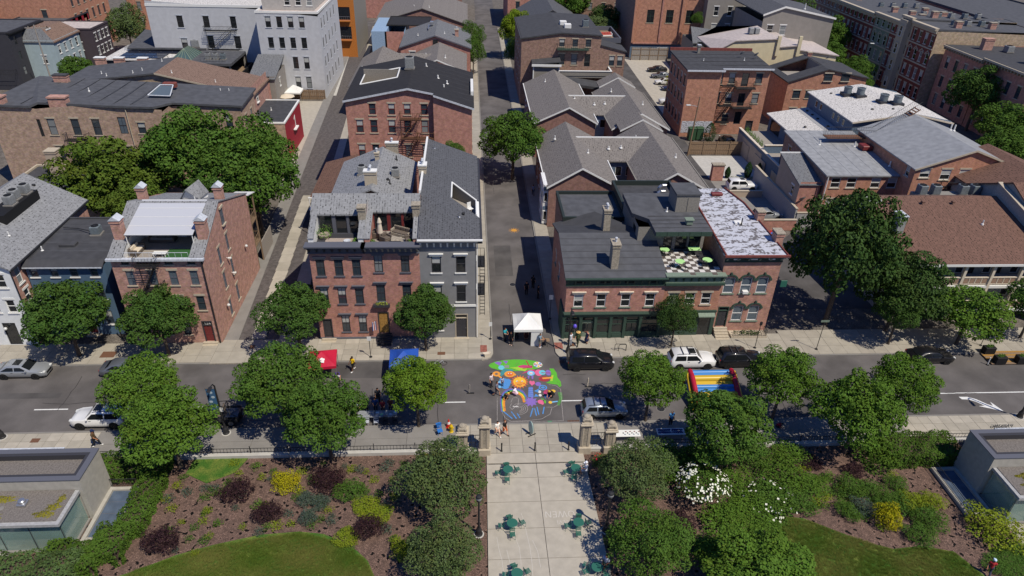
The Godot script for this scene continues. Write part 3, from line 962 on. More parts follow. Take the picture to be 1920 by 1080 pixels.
	for p in [V(-6,0,-53.5),V(18,0,-49.2),V(5.2,0,-72),V(40,0,-53)]:
		var o:=structure("manhole_cover",S().lathe(p,[[0.36,-0.02],[0.36,0.008],[0.0,0.008]],18),M.iron)
		part(o, "rim",S().lathe(p,[[0.42,-0.02],[0.42,0.006],[0.37,0.006]],18),M.concrete_grey)
	mural()

func mural():
	var x0:=1.6
	var z0:=-57.2
	var k:=72.0
	var im:=Image.create(640,720,false,Image.FORMAT_RGBA8)
	im.fill(Color(0.5,0.47,0.45,0.0))
	var nz:=FastNoiseLite.new()
	nz.seed=4
	nz.frequency=0.35
	var wear:=FastNoiseLite.new()
	wear.frequency=0.02
	for s in MURAL:
		var col:=Color(s[0])
		var p:=PackedVector2Array()
		var q0:Array=s[2]
		if s[1]<0:
			for i in 16:p.append(Vector2(q0[0]+q0[2]*cos(i*PI/8),q0[1]+q0[3]*sin(i*PI/8))*0.72)
		else:
			for i in range(0,q0.size(),2): p.append(Vector2(q0[i],q0[i+1])*0.72)
		var polys:=[p]
		if s[1]>0.0:polys=Geometry2D.offset_polyline(p,s[1]*k*0.5,Geometry2D.JOIN_ROUND,Geometry2D.END_ROUND)
		for q in polys:
			var lo:=Vector2(1e9,1e9)
			var hi:=-lo
			for v in q:
				lo=lo.min(v)
				hi=hi.max(v)
			for y in range(maxi(0,int(lo.y)),mini(719,int(hi.y)+1)):
				for x in range(maxi(0,int(lo.x)),mini(639,int(hi.x)+1)):
					if Geometry2D.is_point_in_polygon(Vector2(x,y),q):
						var g:=nz.get_noise_2d(x,y)
						if g+wear.get_noise_2d(x,y)*0.5<(-0.52 if s[1]<=0.0 else -0.34): continue
						im.set_pixel(x,y,Color(col.r,col.g,col.b).lerp(Color(0.4,0.38,0.37),0.04)*(0.97+0.16*g)+Color(0,0,0,1))
	var m:=StandardMaterial3D.new()
	m.resource_name="chalk"
	m.albedo_texture=tex(im)
	m.transparency=BaseMaterial3D.TRANSPARENCY_ALPHA_SCISSOR
	m.alpha_scissor_threshold=0.5
	m.roughness=0.95
	var a:=PlaneMesh.new()
	a.size=Vector2(640/k,720/k)
	var o:=single("chalk_drawing",a,m, "bright chalk street drawing of a sun, a rainbow and cartoon figures", "chalk drawing")
	o.position=V(x0+320/k,0.011,z0+360/k)
	var s:=S()
	s.slab(circle(V(6.2,0.009,-86.5),0.42,14),Vector3.ZERO)
	for i in 12:
		var d:=V(cos(TAU*i/12),0,sin(TAU*i/12))
		var e:=V(-d.z,0,d.x)*0.06
		s.flat([V(6.2,0.009,-86.5)+d*0.5-e,V(6.2,0.009,-86.5)+d*0.5+e,V(6.2,0.009,-86.5)+d*0.85],UP)
	single("chalk_sun",s,plain("chalk_orange",Color(0.55,0.27,0.05),0.95), "small orange chalk sun on the cross street asphalt", "chalk drawing")
	var n:=Node3D.new()
	n.name="chalk_writing"
	add_child(n)
	n.position=V(6.85,0.128,-37.0)
	meta(n, "faint white chalk name written on the park walk", "chalk writing")
	text_on(n, "OWEN",0.85,plain("chalk_white",Color(0.52,0.49,0.44),0.95),Transform3D(Basis(Vector3.LEFT,Vector3.BACK,Vector3.UP),V(0.1,0,0)),0.004)
	text_on(n, "LEVI",0.5,M.chalk_white,Transform3D(Basis(Vector3.LEFT,Vector3.BACK,Vector3.UP),V(0.25,0,0.8)),0.004)
	for l in [[[3.9,-37.2],[4.1,-36.3],[4.2,-35.2],[4.35,-34],[4.4,-32.5],[4.35,-31]],[[3.4,-35.8],[3.3,-34.9],[3.55,-34],[3.6,-32.8],[3.5,-31.4]],[[1.9,-35],[2.0,-34],[2.2,-33],[2.3,-31.5]],[[4.6,-34.6],[4.9,-33.6],[5.0,-32.2]],[[2.6,-33.8],[2.8,-32.6],[2.9,-31.2]]]:
		var p:=PackedVector2Array()
		for q in l:p.append(Vector2(q[0],q[1]))
		var c:=S()
		for q in Geometry2D.offset_polyline(p,0.02,Geometry2D.JOIN_ROUND,Geometry2D.END_ROUND):
			var w:=[]
			for v in q:w.append(V(v.x,0.128,v.y))
			w.reverse()
			c.slab(w,Vector3.ZERO)
		single("chalk_line",c,M.chalk_white, "long wavering white chalk line on the park walk", "chalk line", "chalk lines on the park walk")

func circle(c:Vector3,r:float,n:int)->Array:
	var p:=[]
	for i in n:p.append(c+V(cos(TAU*i/n),0,-sin(TAU*i/n))*r)
	return p

# the chalk drawing on the street: colour, line width in metres (0 is a filled patch, -1 an ellipse), points in centimetres along x and z
const MURAL:=[
	["5cb832",-1,[303,102,278,96]],
	["a6d23a",0,[238,137,335,129,418,160,391,204,332,187]],
	["8a6cc0",0,[84,55,121,36,164,47,137,109]],
	["8a6cc0",0,[173,27,229,28,205,83]],
	["6cc8dc",-1,[154,138,32,36]],
	["3f8f95",0,[126,239,177,154,272,176,260,216,179,240,145,281]],
	["8c9088",0,[186,96,234,98,232,146,184,145]],
	["e8e6e2",-1,[529,98,46,47]],
	["a8323c",0,[529,98,572,99,564,122]],
	["f2c13c",0,[529,98,547,136,524,141]],
	["4f93d8",0,[529,98,504,135,488,118]],
	["a8323c",0,[529,98,485,97,493,75]],
	["f2c13c",0,[529,98,510,60,534,55]],
	["4f93d8",0,[529,98,554,61,569,79]],
	["c83c78",0,[318,119,374,99,470,113,469,156,341,145]],
	["a8323c",0.12,[415,33,436,112]],
	["a8323c",0.1,[370,159,469,128]],
	["f0a03c",-1,[100,238,40,41]],
	["7a6a60",-1,[99,238,16,17]],
	["f0a03c",0.2,[119,267,156,315]],
	["f0a03c",-1,[232,245,54,49]],
	["e07030",-1,[233,246,33,29]],
	["f0a03c",-1,[282,254,14,17]],
	["a8323c",0.06,[215,237,251,238]],
	["e8e6e2",-1,[221,234,7,7]],
	["e8e6e2",-1,[247,235,8,7]],
	["a8323c",0.15,[223,307,260,295]],
	["4f93d8",-1,[172,388,60,77]],
	["4f93d8",-1,[210,362,30,44]],
	["4f93d8",-1,[157,333,30,33]],
	["7cc4f0",-1,[125,405,24,54]],
	["4f93d8",-1,[181,443,34,32]],
	["e07030",0,[417,373,385,385,408,412,375,410,388,444,358,429,359,467,336,441,325,477,313,442,291,473,291,435,262,455,274,418,241,425,263,395,230,388,260,369,232,348,266,342,247,311,280,320,272,282,299,304,304,264,322,297,339,261,346,300,372,273,366,313,398,298,380,333,414,333,387,358]],
	["f2c13c",-1,[324,370,63,75]],
	["f0a03c",-1,[322,396,47,40]],
	["e8e6e2",-1,[299,359,10,11]],
	["e8e6e2",-1,[351,360,10,11]],
	["4a4644",-1,[301,361,5,5]],
	["4a4644",-1,[352,362,4,5]],
	["8c5020",0.08,[300,410,323,421,341,411]],
	["e07030",-1,[367,397,10,14]],
	["c83c78",0,[346,248,403,200,453,174,491,183,496,238,480,219,414,218]],
	["7cc4f0",-1,[448,235,38,41]],
	["e8e6e2",-1,[448,235,19,20]],
	["c83c78",0.05,[434,235,462,240]],
	["8a6cc0",0,[409,274,431,275,423,325,412,321]],
	["8a6cc0",0,[447,277,471,276,462,330,448,326]],
	["e66a96",-1,[527,230,40,52]],
	["8a6cc0",-1,[623,232,27,46]],
	["6cc8dc",-1,[563,227,35,39]],
	["a8323c",0.1,[557,230,654,238]],
	["5cb832",0,[641,165,684,166,707,234,707,309,732,375,732,439,711,460,692,420,634,409,583,390,630,363,653,252]],
	["a6d23a",0,[627,363,653,271,673,271,653,364]],
	["a8323c",-1,[571,328,55,41]],
	["f0a03c",0,[552,309,660,297,657,323,559,332]],
	["e66a96",-1,[434,381,15,28]],
	["e66a96",-1,[460,385,15,28]],
	["e66a96",0,[421,391,471,392,442,432]],
	["8a6cc0",-1,[505,406,29,31]],
	["5c78c4",0,[408,449,448,450,444,608,390,600]],
	["8aa4e0",0.05,[404,470,448,475]],
	["8aa4e0",0.05,[402,499,446,503]],
	["8aa4e0",0.05,[400,527,443,532]],
	["8aa4e0",0.05,[398,555,441,560]],
	["8aa4e0",0.05,[396,583,439,587]],
	["4f93d8",-1,[547,461,42,41]],
	["605a58",-1,[547,461,29,27]],
	["4f93d8",-1,[547,461,19,16]],
	["7a5fb0",0.19,[131,794,127,669,135,583,167,514,215,476,261,467,313,482,351,522,369,580,373,641]],
	["4f78c8",0.19,[138,792,134,673,141,593,171,528,217,492,261,483,309,498,345,535,363,590,366,647]],
	["4aa84a",0.19,[145,790,141,678,148,602,176,541,219,508,260,499,306,513,339,549,356,600,360,654]],
	["f0d040",0.19,[151,788,148,683,155,612,181,555,221,524,260,516,303,529,334,562,350,610,353,660]],
	["f09030",0.19,[158,786,155,688,161,622,186,568,223,539,259,532,299,544,328,575,343,620,346,667]],
	["8a6cc0",0,[484,670,453,685,464,719,432,709,420,744,403,714,374,734,379,697,346,693,371,667,350,639,384,636,384,599,410,620,433,590,439,627,472,619,456,652]],
	["8a6cc0",0,[378,624,462,643,439,711,378,701]],
	["e66a96",-1,[505,670,28,31]],
	["e66a96",-1,[520,692,16,20]],
	["5cb832",0,[504,619,543,632,530,649]],
	["5cb832",-1,[548,671,10,24]],
	["f2c13c",-1,[598,681,18,20]],
	["7cc4f0",0.16,[620,677,664,669]],
	["c83c78",-1,[586,539,42,36]],
	["b04060",-1,[577,516,23,25]],
	["e8e6e2",-1,[509,523,16,21]],
	["e8e6e2",-1,[510,575,15,19]],
	["4f93d8",0,[455,512,511,473,494,536]],
	["4f93d8",0,[449,595,498,592,469,553]],
	["f2c13c",-1,[640,517,26,23]],
	["4f93d8",0,[547,585,571,577,560,629]],
	["4f93d8",0,[577,577,599,586,576,638]],
	["4f8a44",0,[685,536,725,537,722,633,677,734,657,713,689,632]],
	["4f93d8",0.11,[148,803,220,894]],
	["4f93d8",0.11,[220,805,259,895]],
	["4f93d8",0.11,[274,830,292,888]],
	["4f93d8",0.11,[424,760,392,874]],
	["4f93d8",0.11,[440,761,449,860]],
	["4f93d8",0.11,[464,745,472,844]],
	["4f93d8",0.11,[532,747,512,837]],
	["b4aeaa",0.04,[94,599,81,945,692,939,704,718]],
	["b4aeaa",0.04,[610,418,678,437,719,492,704,718]],
	["b4aeaa",0.04,[282,753,291,745,302,742,313,746,320,755,322,767,318,778,309,786,298,789]],
	["b4aeaa",0.04,[269,744,284,730,303,726,322,732,335,747,338,767,331,787,316,800,296,805]],
	["b4aeaa",0.04,[254,734,276,714,305,707,333,716,351,739,356,768,346,797,323,817,295,823]],
	["b4aeaa",0.04,[237,723,268,695,307,686,344,699,370,729,376,769,362,808,331,835,293,843]],
	["b4aeaa",0.04,[221,671,242,612,271,595,298,622,287,707,227,772,207,738,226,688]],
	["e8e6e2",0.12,[241,732,283,733]],
	["b4aeaa",0.04,[136,810,155,884,207,933,361,929,494,909,578,847,603,765]],
	["b4aeaa",0.04,[554,747,621,752,670,717]],
	["5a8a6a",0,[541,934,591,936,577,959,550,955]],
]

# ---------------------------------------------------------------- the row along the far side of the street

func front_row():
	white_house()
	blue_house()
	terrace_house()
	brick_pair()
	grey_house()
	corner_shop()
	arch_house()
	porch_house()

func white_house():
	var o:=thing("white_house", "white painted house with a pale grey gable roof at the end of the row", "house")
	var f:=grid([1.6,4.0,6.4,8.8,10.4],[7.0,4.1],0.85,1.5, "sash_white")+grid([1.6,4.0,6.6],[1.1],1.0,1.7, "sash_white")+[[9.4,0.15,1.3,2.7, "glass"]]
	walls(o,-56,-44.4,-60.6,-76.3,9.3,M.brick_white_paint,{"f": f, "r": [[1.0,7.0,0.8,1.7, "sash_white"],[1.2,4.8,0.8,1.4, "sash_white"]]},{"f": [[0,9.3],[5.8,12.5],[11.6,9.3]], "b": [[0,9.3],[5.8,12.5],[11.6,9.3]]},{"r": M.brick_rose})
	gable_z(o,-56,-44.4,-60.6,-76.3,9.3,12.5,M.roof_grey)
	part(o, "gutter",S().box(V(-44.05,9.08,-68.45),V(0.16,0.14,16.1)).tube(V(-44.3,9.0,-60.5),V(-44.3,0.2,-60.5),0.06,0.06,6),M.iron)
	part(o, "roof_platform",S().span6(-50.3,10.4,-73.2,-47.2,11.9,-66.6),M.black)
	vents(o,[V(-46.4,10.35,-65.2),V(-47.3,10.85,-63.3)])
	box_vents(o,[V(-48.6,11.55,-75.0)],M.iron)
	settle(o,V(-50.2,0,-68))
	for k in 3:ac_unit("grey condenser on the black platform of the grey gable roof",V(-47.9-0.3*(k % 2),11.9,-72.2+1.45*k), "condensers on the black roof platform")
	wall_lamp(V(-46.9,2.3,-60.45), "white globe lamp on the white painted house wall")

func wall_lamp(at:Vector3,label:String):
	var o:=thing("globe_lamp",label, "lamp",at,0.0, "globe lamps on walls")
	part(o, "bracket",S().tube(V(0,-0.15,-0.14),V(0,-0.15,0.08),0.03,0.03,6),M.iron)
	part(o, "globe",S().ball(V(0,0,0.08),Vector3.ONE*0.17,8,12),M.lamp_glass)

func blue_house():
	var o:=thing("blue_house", "narrow blue painted brick house with a flat black roof", "house")
	var c:=[0.7,2.65,4.55,6.5]
	walls(o,-44.2,-36.6,-62.5,-72,8.4,M.brick_rose,{"f": grid(c,[7.1],0.75,1.2, "sash_blue")+grid(c,[4.4],0.8,1.6, "sash_blue",1)+grid([0.7,2.65,6.5],[1.3],0.85,1.7, "sash_blue",1)+[[4.55,0.15,1.0,2.4, "door:oxblood:white:t"]], "r": grid([2.5,6.5],[4.4],0.8,1.5, "sash_blue")},{},{"f": M.brick_blue_paint, "r": M.brick_blue_paint})
	flat_roof(o,-44.2,-36.6,-62.9,-72,8.75,9.0,M.membrane,0.12,M.membrane)
	roof(o,[V(-44.3,8.45,-62.1),V(-36.5,8.45,-62.1),V(-36.5,8.9,-62.85),V(-44.3,8.9,-62.85)],M.membrane,0.1)
	part(o, "cornice",S().span6(-44.2,8.3,-62.5,-36.6,8.42,-62.05).span6(-44.2,8.4,-62.5,-36.6,8.52,-62.25),M.zinc)
	seams(o,V(-44,8.76,-63),V(-36.8,8.76,-63),V(-44,9.0,-72),V(-36.8,9.0,-72),4,M.membrane_grey)
	part(o, "roof_hatch",S().bevel(V(-41.4,8.95,-66.0),V(1.6,0.35,0.9),0.06),M.membrane)
	part(o, "conduit",S().path([V(-39.9,8.95,-68.2),V(-40.4,9.3,-68.4),V(-41.8,9.15,-69.2),V(-43.4,9.2,-69.3)],0.05),M.iron)
	vents(o,[V(-43.5,8.8,-64.9)])
	steps(o,-39.65,1.4,-62.5,1,0.15,0.5,M.stone)
	settle(o,V(-40.4,0,-67))
	ac_unit("lone condenser unit on the flat black roof of the blue house",V(-39.6,8.9,-68.4), "",true,0.9,0.85)
	var g:=thing("iron_gate", "black iron gate closing the gap beside the blue house", "gate",V(-35.7,0.145,-61.6))
	railing(g,[V(-0.85,0,0),V(0.85,0,0)],1.7,M.iron,0.13, "bars")
	part(g, "post",S().box(V(-0.85,0.95,0),V(0.1,1.9,0.1)),M.iron)
	part(g, "post",S().box(V(0.85,0.95,0),V(0.1,1.9,0.1)),M.iron)

func terrace_house():
	var o:=thing("brick_house", "weathered red brick house with an awning over its roof terrace, numbered 124", "house")
	var f:=[[1.35,9.55,0.75,0.5, "slot_dark"],[5.45,9.55,0.75,0.5, "slot_dark"],[7.6,9.55,0.75,0.5, "slot_dark"]]
	f+=grid([1.45,3.6,5.55,7.55],[7.2],0.78,1.65, "sash_steel")+grid([1.45,3.6,5.55,7.6],[4.2],0.8,1.7, "sash_black")+grid([1.45,3.6,5.55],[1.2],0.8,1.8, "sash_black")+[[7.65,0.3,1.05,2.55, "door:oxblood:dark_trim:t"]]
	var r:=grid([4.2],[7.2,4.3,0.9],0.75,1.95, "sash_steel")+grid([7.0],[7.4,4.4,1.1],0.75,1.95, "sash_steel")
	walls(o,-34.7,-25.9,-60.6,-76,10.3,M.brick_rose,{"f": f, "r": r},{"r": [[0,10.3],[6.6,13.2],[13,11.2],[15.4,10.2]], "l": [[0,10.2],[2.4,11.2],[8.8,13.2],[15.4,10.3]]})
	window_unit(o,0.7,1.8, "sash_steel",Transform3D(Basis(Vector3.FORWARD,UP,Vector3.RIGHT),V(-25.74,10.6,-67.4)))
	var y:=func(z:float)->float:return 10.3+(-60.6-z)/6.6*2.9 if z>-67.2 else 13.2-(-67.2-z)/8.8*3.0
	for p in [[-34.9,-33.5,-60.45,-67.2],[-27.2,-25.8,-60.45,-67.2],[-33.5,-27.2,-66.0,-67.2],[-34.9,-25.8,-67.2,-76.2]]:
		roof(o,[V(p[0],y.call(p[2])+0.08,p[2]),V(p[1],y.call(p[2])+0.08,p[2]),V(p[1],y.call(p[3])+0.08,p[3]),V(p[0],y.call(p[3])+0.08,p[3])],M.roof_grey,0.12)
	part(o, "eave_board",S().span6(-34.95,10.1,-60.6,-25.75,10.32,-60.2),M.zinc)
	part(o, "terrace_floor",S().span6(-33.5,9.7,-65.9,-27.2,9.82,-60.8),M.timber_grey)
	part(o, "turf",S().span6(-30.0,9.82,-63.2,-27.5,9.86,-61.0),M.turf)
	facade(o,V(-33.5,9.82,-65.9),Vector3.RIGHT,6.3,3.0,M.white_paint,[[2.3,0.9,1.9,1.3, "frosted"],[4.7,0.02,0.95,2.2, "glass"],[5.75,0.02,0.8,2.2, "glass"]],[], "terrace_wall")
	for s in [[-33.5,Vector3.FORWARD],[-27.2,Vector3.BACK]]:
		part(o, "terrace_cheek",S().flat([V(s[0],9.82,-60.7),V(s[0],9.82,-65.9),V(s[0],y.call(-65.9),-65.9),V(s[0],10.4,-60.7)],V(signf(-30.3-s[0]),0,0)),M.white_paint)
	railing(o,[V(-33.4,9.82,-60.75),V(-27.3,9.82,-60.75)],0.95,M.zinc,0.6)
	var aw:=part(o, "awning",S().slab([V(-33.5,12.0,-62.1),V(-27.0,12.0,-62.1),V(-27.0,13.3,-67.5),V(-33.5,13.3,-67.5)],V(0,-0.06,0)),M.awning)
	for k in 5:
		var z:=-62.1-k*1.34
		part(aw, "seam",S().tube(V(-33.5,12.02+k*0.322,z),V(-27.0,12.02+k*0.322,z),0.025,0.025,5),M.white)
	for x in [-33.4,-27.1]: part(aw, "post",S().tube(V(x,9.8,-62.2),V(x,12.0,-62.2),0.05,0.05,6),M.white)
	chimney(o,V(-34.3,11.3,-63.0),0.9,0.9,2.0,M.brick_rose, "gable")
	chimney(o,V(-26.3,11.3,-63.0),0.9,0.9,2.0,M.brick_rose, "gable")
	chimney(o,V(-34.2,12.5,-69.2),0.8,0.8,1.5,M.brick_rose, "gable")
	chimney(o,V(-26.35,12.5,-69.2),0.8,0.8,1.6,M.brick_rose, "gable")
	var d:=part(o, "dormer",S().slab([V(-30.4,12.7,-69.0),V(-29.5,13.9,-68.6),V(-29.0,13.9,-71.4),V(-30.2,12.5,-71.4)],V(0,-0.1,0)).slab([V(-29.5,13.9,-68.6),V(-28.4,12.7,-69.0),V(-28.2,12.5,-71.4),V(-29.0,13.9,-71.4)],V(0,-0.1,0)),M.roof_grey)
	part(d, "dormer_cheek",S().flat([V(-30.3,12.6,-69.1),V(-28.5,12.6,-69.1),V(-29.5,13.75,-68.8)],Vector3.BACK).flat([V(-28.45,12.0,-69.1),V(-28.3,12.0,-71.3),V(-28.4,12.6,-71.3),V(-28.55,12.65,-69.1)],Vector3.RIGHT),M.white_paint)
	fire_escape(o,-31.1,2.1,-60.6,[9.75,6.9,3.9],M.iron)
	part(o, "downpipe",S().tube(V(-26.05,10.1,-60.45),V(-26.05,0.2,-60.45),0.06,0.06,6),M.iron)
	steps(o,-27.05,1.5,-60.6,2,0.15,0.32,M.stone)
	text_on(o, "124",0.42,M.white,place(-27.05,2.5,-60.69),0.02)
	vents(o,[V(-28.4,12.95,-67.9)])
	var p:=part(o, "rear_porch",S().span6(-27.8,6.0,-78.4,-25.9,6.15,-76).span6(-27.8,3.0,-78.4,-25.9,3.15,-76),M.timber)
	for q in [[-25.98,-78.3],[-25.98,-76.2],[-27.7,-78.3]]: part(p, "post",S().span6(q[0]-0.07,0,q[1]-0.07,q[0]+0.07,9.0,q[1]+0.07),M.timber)
	for q in [3.15,6.15]: railing(p,[V(-25.95,q,-76.2),V(-25.95,q,-78.3),V(-27.7,q,-78.3)],1.0,M.timber,0.2)
	part(p, "screen",S().span6(-26.0,0.1,-83,-25.9,2.6,-78.4),M.timber_grey)
	part(p, "canopy",S().slab([V(-27.9,10.0,-76),V(-25.7,10.0,-76),V(-25.7,9.3,-78.6),V(-27.9,9.3,-78.6)],V(0,-0.1,0)),M.white_paint)
	settle(o,V(-30.3,0,-68))
	wall_lamp(V(-25.62,2.9,-63.6), "white globe lamp low on the weathered brick side wall")
	wall_lamp(V(-25.62,5.4,-72.2), "white globe lamp at the rear of the weathered brick side wall")
	for q in [[-25.7,7.0,-66.4],[-25.7,4.9,-66.9]]:
		var l:=thing("flood_light", "white flood light on the weathered brick side wall", "light fitting",V(q[0],q[1],q[2]),0.0, "flood lights on the side wall")
		part(l, "head",S().bevel(V(0.12,0,0),V(0.36,0.16,0.2),0.03),M.pvc)
		part(l, "arm",S().tube(V(-0.2,0.05,0),V(0,0.02,0),0.03,0.03,5),M.pvc)
	sofa("grey_sofa", "long grey cushioned sofa under the roof terrace awning",V(-31.3,9.82,-65.0),0.0,2.6,M.cushion,M.wicker)
	sofa("cream_sofa", "cream cushioned sofa beside the terrace railing",V(-32.9,9.82,-62.6),1.5,1.8,M.cushion_pale,M.wicker)
	var t:=thing("low_table", "low white table on the awning terrace", "table",V(-30.4,9.82,-61.8))
	part(t, "top",S().bevel(V(0,0.38,0),V(1.3,0.08,0.6),0.02),M.white)
	for s in [-1,1]:
		for e in [-1,1]: part(t, "leg",S().box(V(s*0.55,0.17,e*0.24),V(0.07,0.34,0.07)),M.white)

func sofa(called:String,label:String,at:Vector3,turn:float,w:float,cm:Material,fm:Material,group:="")->Node3D:
	var o:=thing(called,label, "sofa" if w>1.3 else "armchair",at,turn,group)
	part(o, "base",S().bevel(V(0,0.17,0),V(w,0.3,0.85),0.04),fm)
	part(o, "backrest",S().bevel(V(0,0.5,-0.36),V(w,0.62,0.16),0.05),fm)
	for s in [-1,1]: part(o, "arm",S().bevel(V(s*(w/2-0.08),0.4,0.05),V(0.16,0.5,0.75),0.04),fm)
	var n:=maxi(1,int(w/0.7))
	for i in n:
		var x:=(i+0.5-n*0.5)*(w-0.34)/n
		part(o, "seat_cushion",S().bevel(V(x,0.39,0.06),V((w-0.36)/n,0.16,0.68),0.05),cm)
		part(o, "back_cushion",S().bevel(V(x,0.66,-0.22),V((w-0.36)/n,0.4,0.16),0.06),cm)
	return o

func brick_pair():
	for k in 2:
		var x0:=-15.8 if k==0 else -10.35
		var x1:=-10.35 if k==0 else -5.0
		var o:=thing("row_house", "red brick row house with three windows across and a dark grey cornice" if k==0 else "red brick row house with two windows across and a golden timber door", "house")
		var f:=[]
		if k==0:
			f=grid([0.95,2.75,4.5],[7.9,4.55],0.84,1.95, "sash_grey",1)+grid([2.8,4.55],[1.05],0.84,2.05, "sash_grey",1)+[[0.9,0.3,0.95,2.4, "door:dark_trim:dark_trim"]]
		else:
			f=grid([1.25,3.9],[8.3],0.86,1.95, "sash_grey",1)+grid([1.25,3.9],[4.8],0.88,2.1, "sash_grey",1)+[[1.3,0.8,1.15,2.7, "door:timber_gold:dark_trim",1],[3.9,1.3,0.88,2.0, "sash_grey",1]]
		walls(o,x0,x1,-61,-72.5,11.3,M.brick_red,{"f": f})
		part(o, "plinth",S().span6(x0,0,-61,x1,0.35,-60.9),M.grey_trim)
		cornice(o,x0-0.1,x1,-61,11.55,M.grey_trim,8 if k==0 else 10,0.95,0.75,M.dark_trim if k==0 else M.stone_dark)
		var zl:=-64.2 if k==0 else -64.8
		part(o, "terrace_floor",S().span6(x0+0.1,10.85,zl,x1-0.1,11.0,-61.0),M.timber_grey if k else M.dark_trim)
		facade(o,V(x0+0.1,11.0,zl),Vector3.RIGHT,x1-x0-0.2,2.3,M.oxblood if k else M.grey_trim,[[1.2,0.02,1.3,2.1, "glass"],[2.75,0.02,1.1,2.1, "glass"],[4.1,0.02,1.1,2.1, "glass"]],[], "terrace_wall")
		for s in 2:
			var xa:=x0+0.05 if s==0 else x1-0.55
			var q:=[]
			for e in [0.0,0.5]: q.append_array([V(xa+e,11.0,-61.2),V(xa+e,12.0,-61.2),V(xa+e,13.35,zl-0.1),V(xa+e,11.0,zl-0.1)])
			var w:=part(o, "cheek_wall",S().flat([q[0],q[1],q[2],q[3]],Vector3.LEFT).flat([q[4],q[5],q[6],q[7]],Vector3.RIGHT).flat([q[0],q[1],q[5],q[4]],Vector3.BACK),M.brick_red if k else M.white_paint)
			part(w, "coping",S().slab([q[1]+V(-0.06,0.06,0.06),q[5]+V(0.06,0.06,0.06),q[6]+V(0.06,0.06,0),q[2]+V(-0.06,0.06,0)],V(0,-0.1,0)),M.roof_grey)
		roof(o,[V(x0-0.1,13.25,zl+0.15),V(x1-0.02,13.25,zl+0.15),V(x1-0.02,14.6,-66.2),V(x0-0.1,14.6,-66.2)],M.roof_grey)
		roof(o,[V(x0-0.1,14.6,-66.2),V(x1-0.02,14.6,-66.2),V(x1-0.02,11.2,-72.7),V(x0-0.1,11.2,-72.7)],M.roof_mid)
		for e in [[x0,Vector3.BACK],[x1,Vector3.FORWARD]]:
			part(o, "gable_wall",S().flat([V(e[0],11.0,zl),V(e[0],13.2,zl),V(e[0],14.45,-66.2),V(e[0],11.1,-72.5)],Vector3.LEFT if e[0]==x0 else Vector3.RIGHT),M.brick_red)
		chimney(o,V(x1-0.35,12.9,zl+0.5),0.7,0.75,1.35,M.stone_dark, "stone_dark",0)
		if k==0:
			chimney(o,V(x0+0.0,10.6,-66.0),0.75,0.8,2.4,M.black, "zinc",0)
			steps(o,-14.9,1.5,-61,2,0.15,0.35,M.stone)
			walls(o,-15.6,-6.7,-72.5,-84,11.0,M.brick_red,{},{"f": [[0,11.0],[4.9,13.0],[8.9,11.0]], "b": [[0,11.0],[4.0,13.0],[8.9,11.0]]})
			gable_z(o,-15.6,-6.7,-71.0,-84,11.0,13.0,M.roof_grey,-10.7,0.15)
			chimney(o,V(-10.9,12.6,-72.9),1.3,0.7,1.7,M.stone, "white",2)
			chimney(o,V(-11.0,12.9,-80.0),0.45,0.45,0.8,M.stone, "stone",1)
			chimney(o,V(-9.6,12.5,-84.1),1.5,0.45,1.0,M.stone_dark, "white",1)
			vents(o,[V(-8.9,12.2,-81.8),V(-9.0,12.2,-74.3),V(-12.1,12.3,-78)],M.iron)
			box_vents(o,[V(-9.3,12.35,-75)],M.iron,0.3)
		else:
			steps(o,-9.05,1.5,-61,5,0.16,0.3,M.dark_trim)
			var b:=part(o, "flower_box",S().box(V(-9.1,4.45,-60.75),V(1.7,0.3,0.35)),M.dark_trim)
			part(b, "flowers",tuft(1.6,0.35,0.4,90,0.13,77),leaf_mat("flower_green",Color(0.35,0.40,0.06)),place(-9.1,4.6,-60.72))
		settle(o,V((x0+x1)/2,0,-66))
	ac_unit("condenser on the dark side of the ridge behind the row houses",V(-12.5,12.15,-77.2), "condensers on the rear gable")
	ac_unit("condenser on the pale side of the ridge behind the row houses",V(-8.6,11.95,-77.0), "condensers on the rear gable")
	single("patterned_rug",S().span6(-14.4,11.001,-63.2,-11.6,11.02,-61.6),mat("rug",Color(0.36,0.30,0.26),0.95,T.coarse,1.2), "pale patterned rug on the dark floored terrace", "rug")
	var d:=thing("pale_dish", "pale blue dish lying on the patterned rug", "dish",V(-12.2,11.02,-62.4))
	part(d, "bowl",S().lathe(Vector3.ZERO,[[0.2,0.0],[0.34,0.14],[0.36,0.16],[0.3,0.15],[0.0,0.05]],14),M.zinc)
	potted("potted_shrub", "leafy potted shrub in the corner of the dark terrace",V(-14.6,11.0,-63.4),1.5,0.9,61)
	potted("small_pot", "small green potted plant by the dark terrace cheek wall",V(-11.3,11.0,-61.7),0.8,0.35,62)
	potted("corner_pot", "green potted plant at the left of the wicker terrace",V(-9.55,11.0,-61.6),0.7,0.35,63)
	potted("end_pot", "green potted plant at the right of the wicker terrace",V(-5.85,11.0,-61.6),0.7,0.3,64)
	sofa("wicker_sofa", "brown wicker corner sofa on the red walled terrace",V(-6.9,11.0,-63.8),-0.5,2.2,M.wicker,M.stone_dark)
	sofa("wicker_armchair", "brown wicker armchair facing the low table",V(-8.4,11.0,-62.6),0.9,1.0,M.wicker,M.wicker)
	sofa("wicker_armchair", "brown wicker armchair against the left terrace wall",V(-9.3,11.0,-63.4),1.4,0.95,M.wicker,M.wicker)
	sofa("wicker_armchair", "brown wicker armchair beside the terrace edge at the right",V(-6.0,11.0,-62.2),-1.4,0.95,M.wicker,M.wicker)
	var t:=thing("wicker_table", "low square wicker table in the middle of the terrace", "table",V(-7.3,11.0,-62.2))
	part(t, "top",S().bevel(V(0,0.42,0),V(1.05,0.1,0.8),0.03),M.stone_dark)
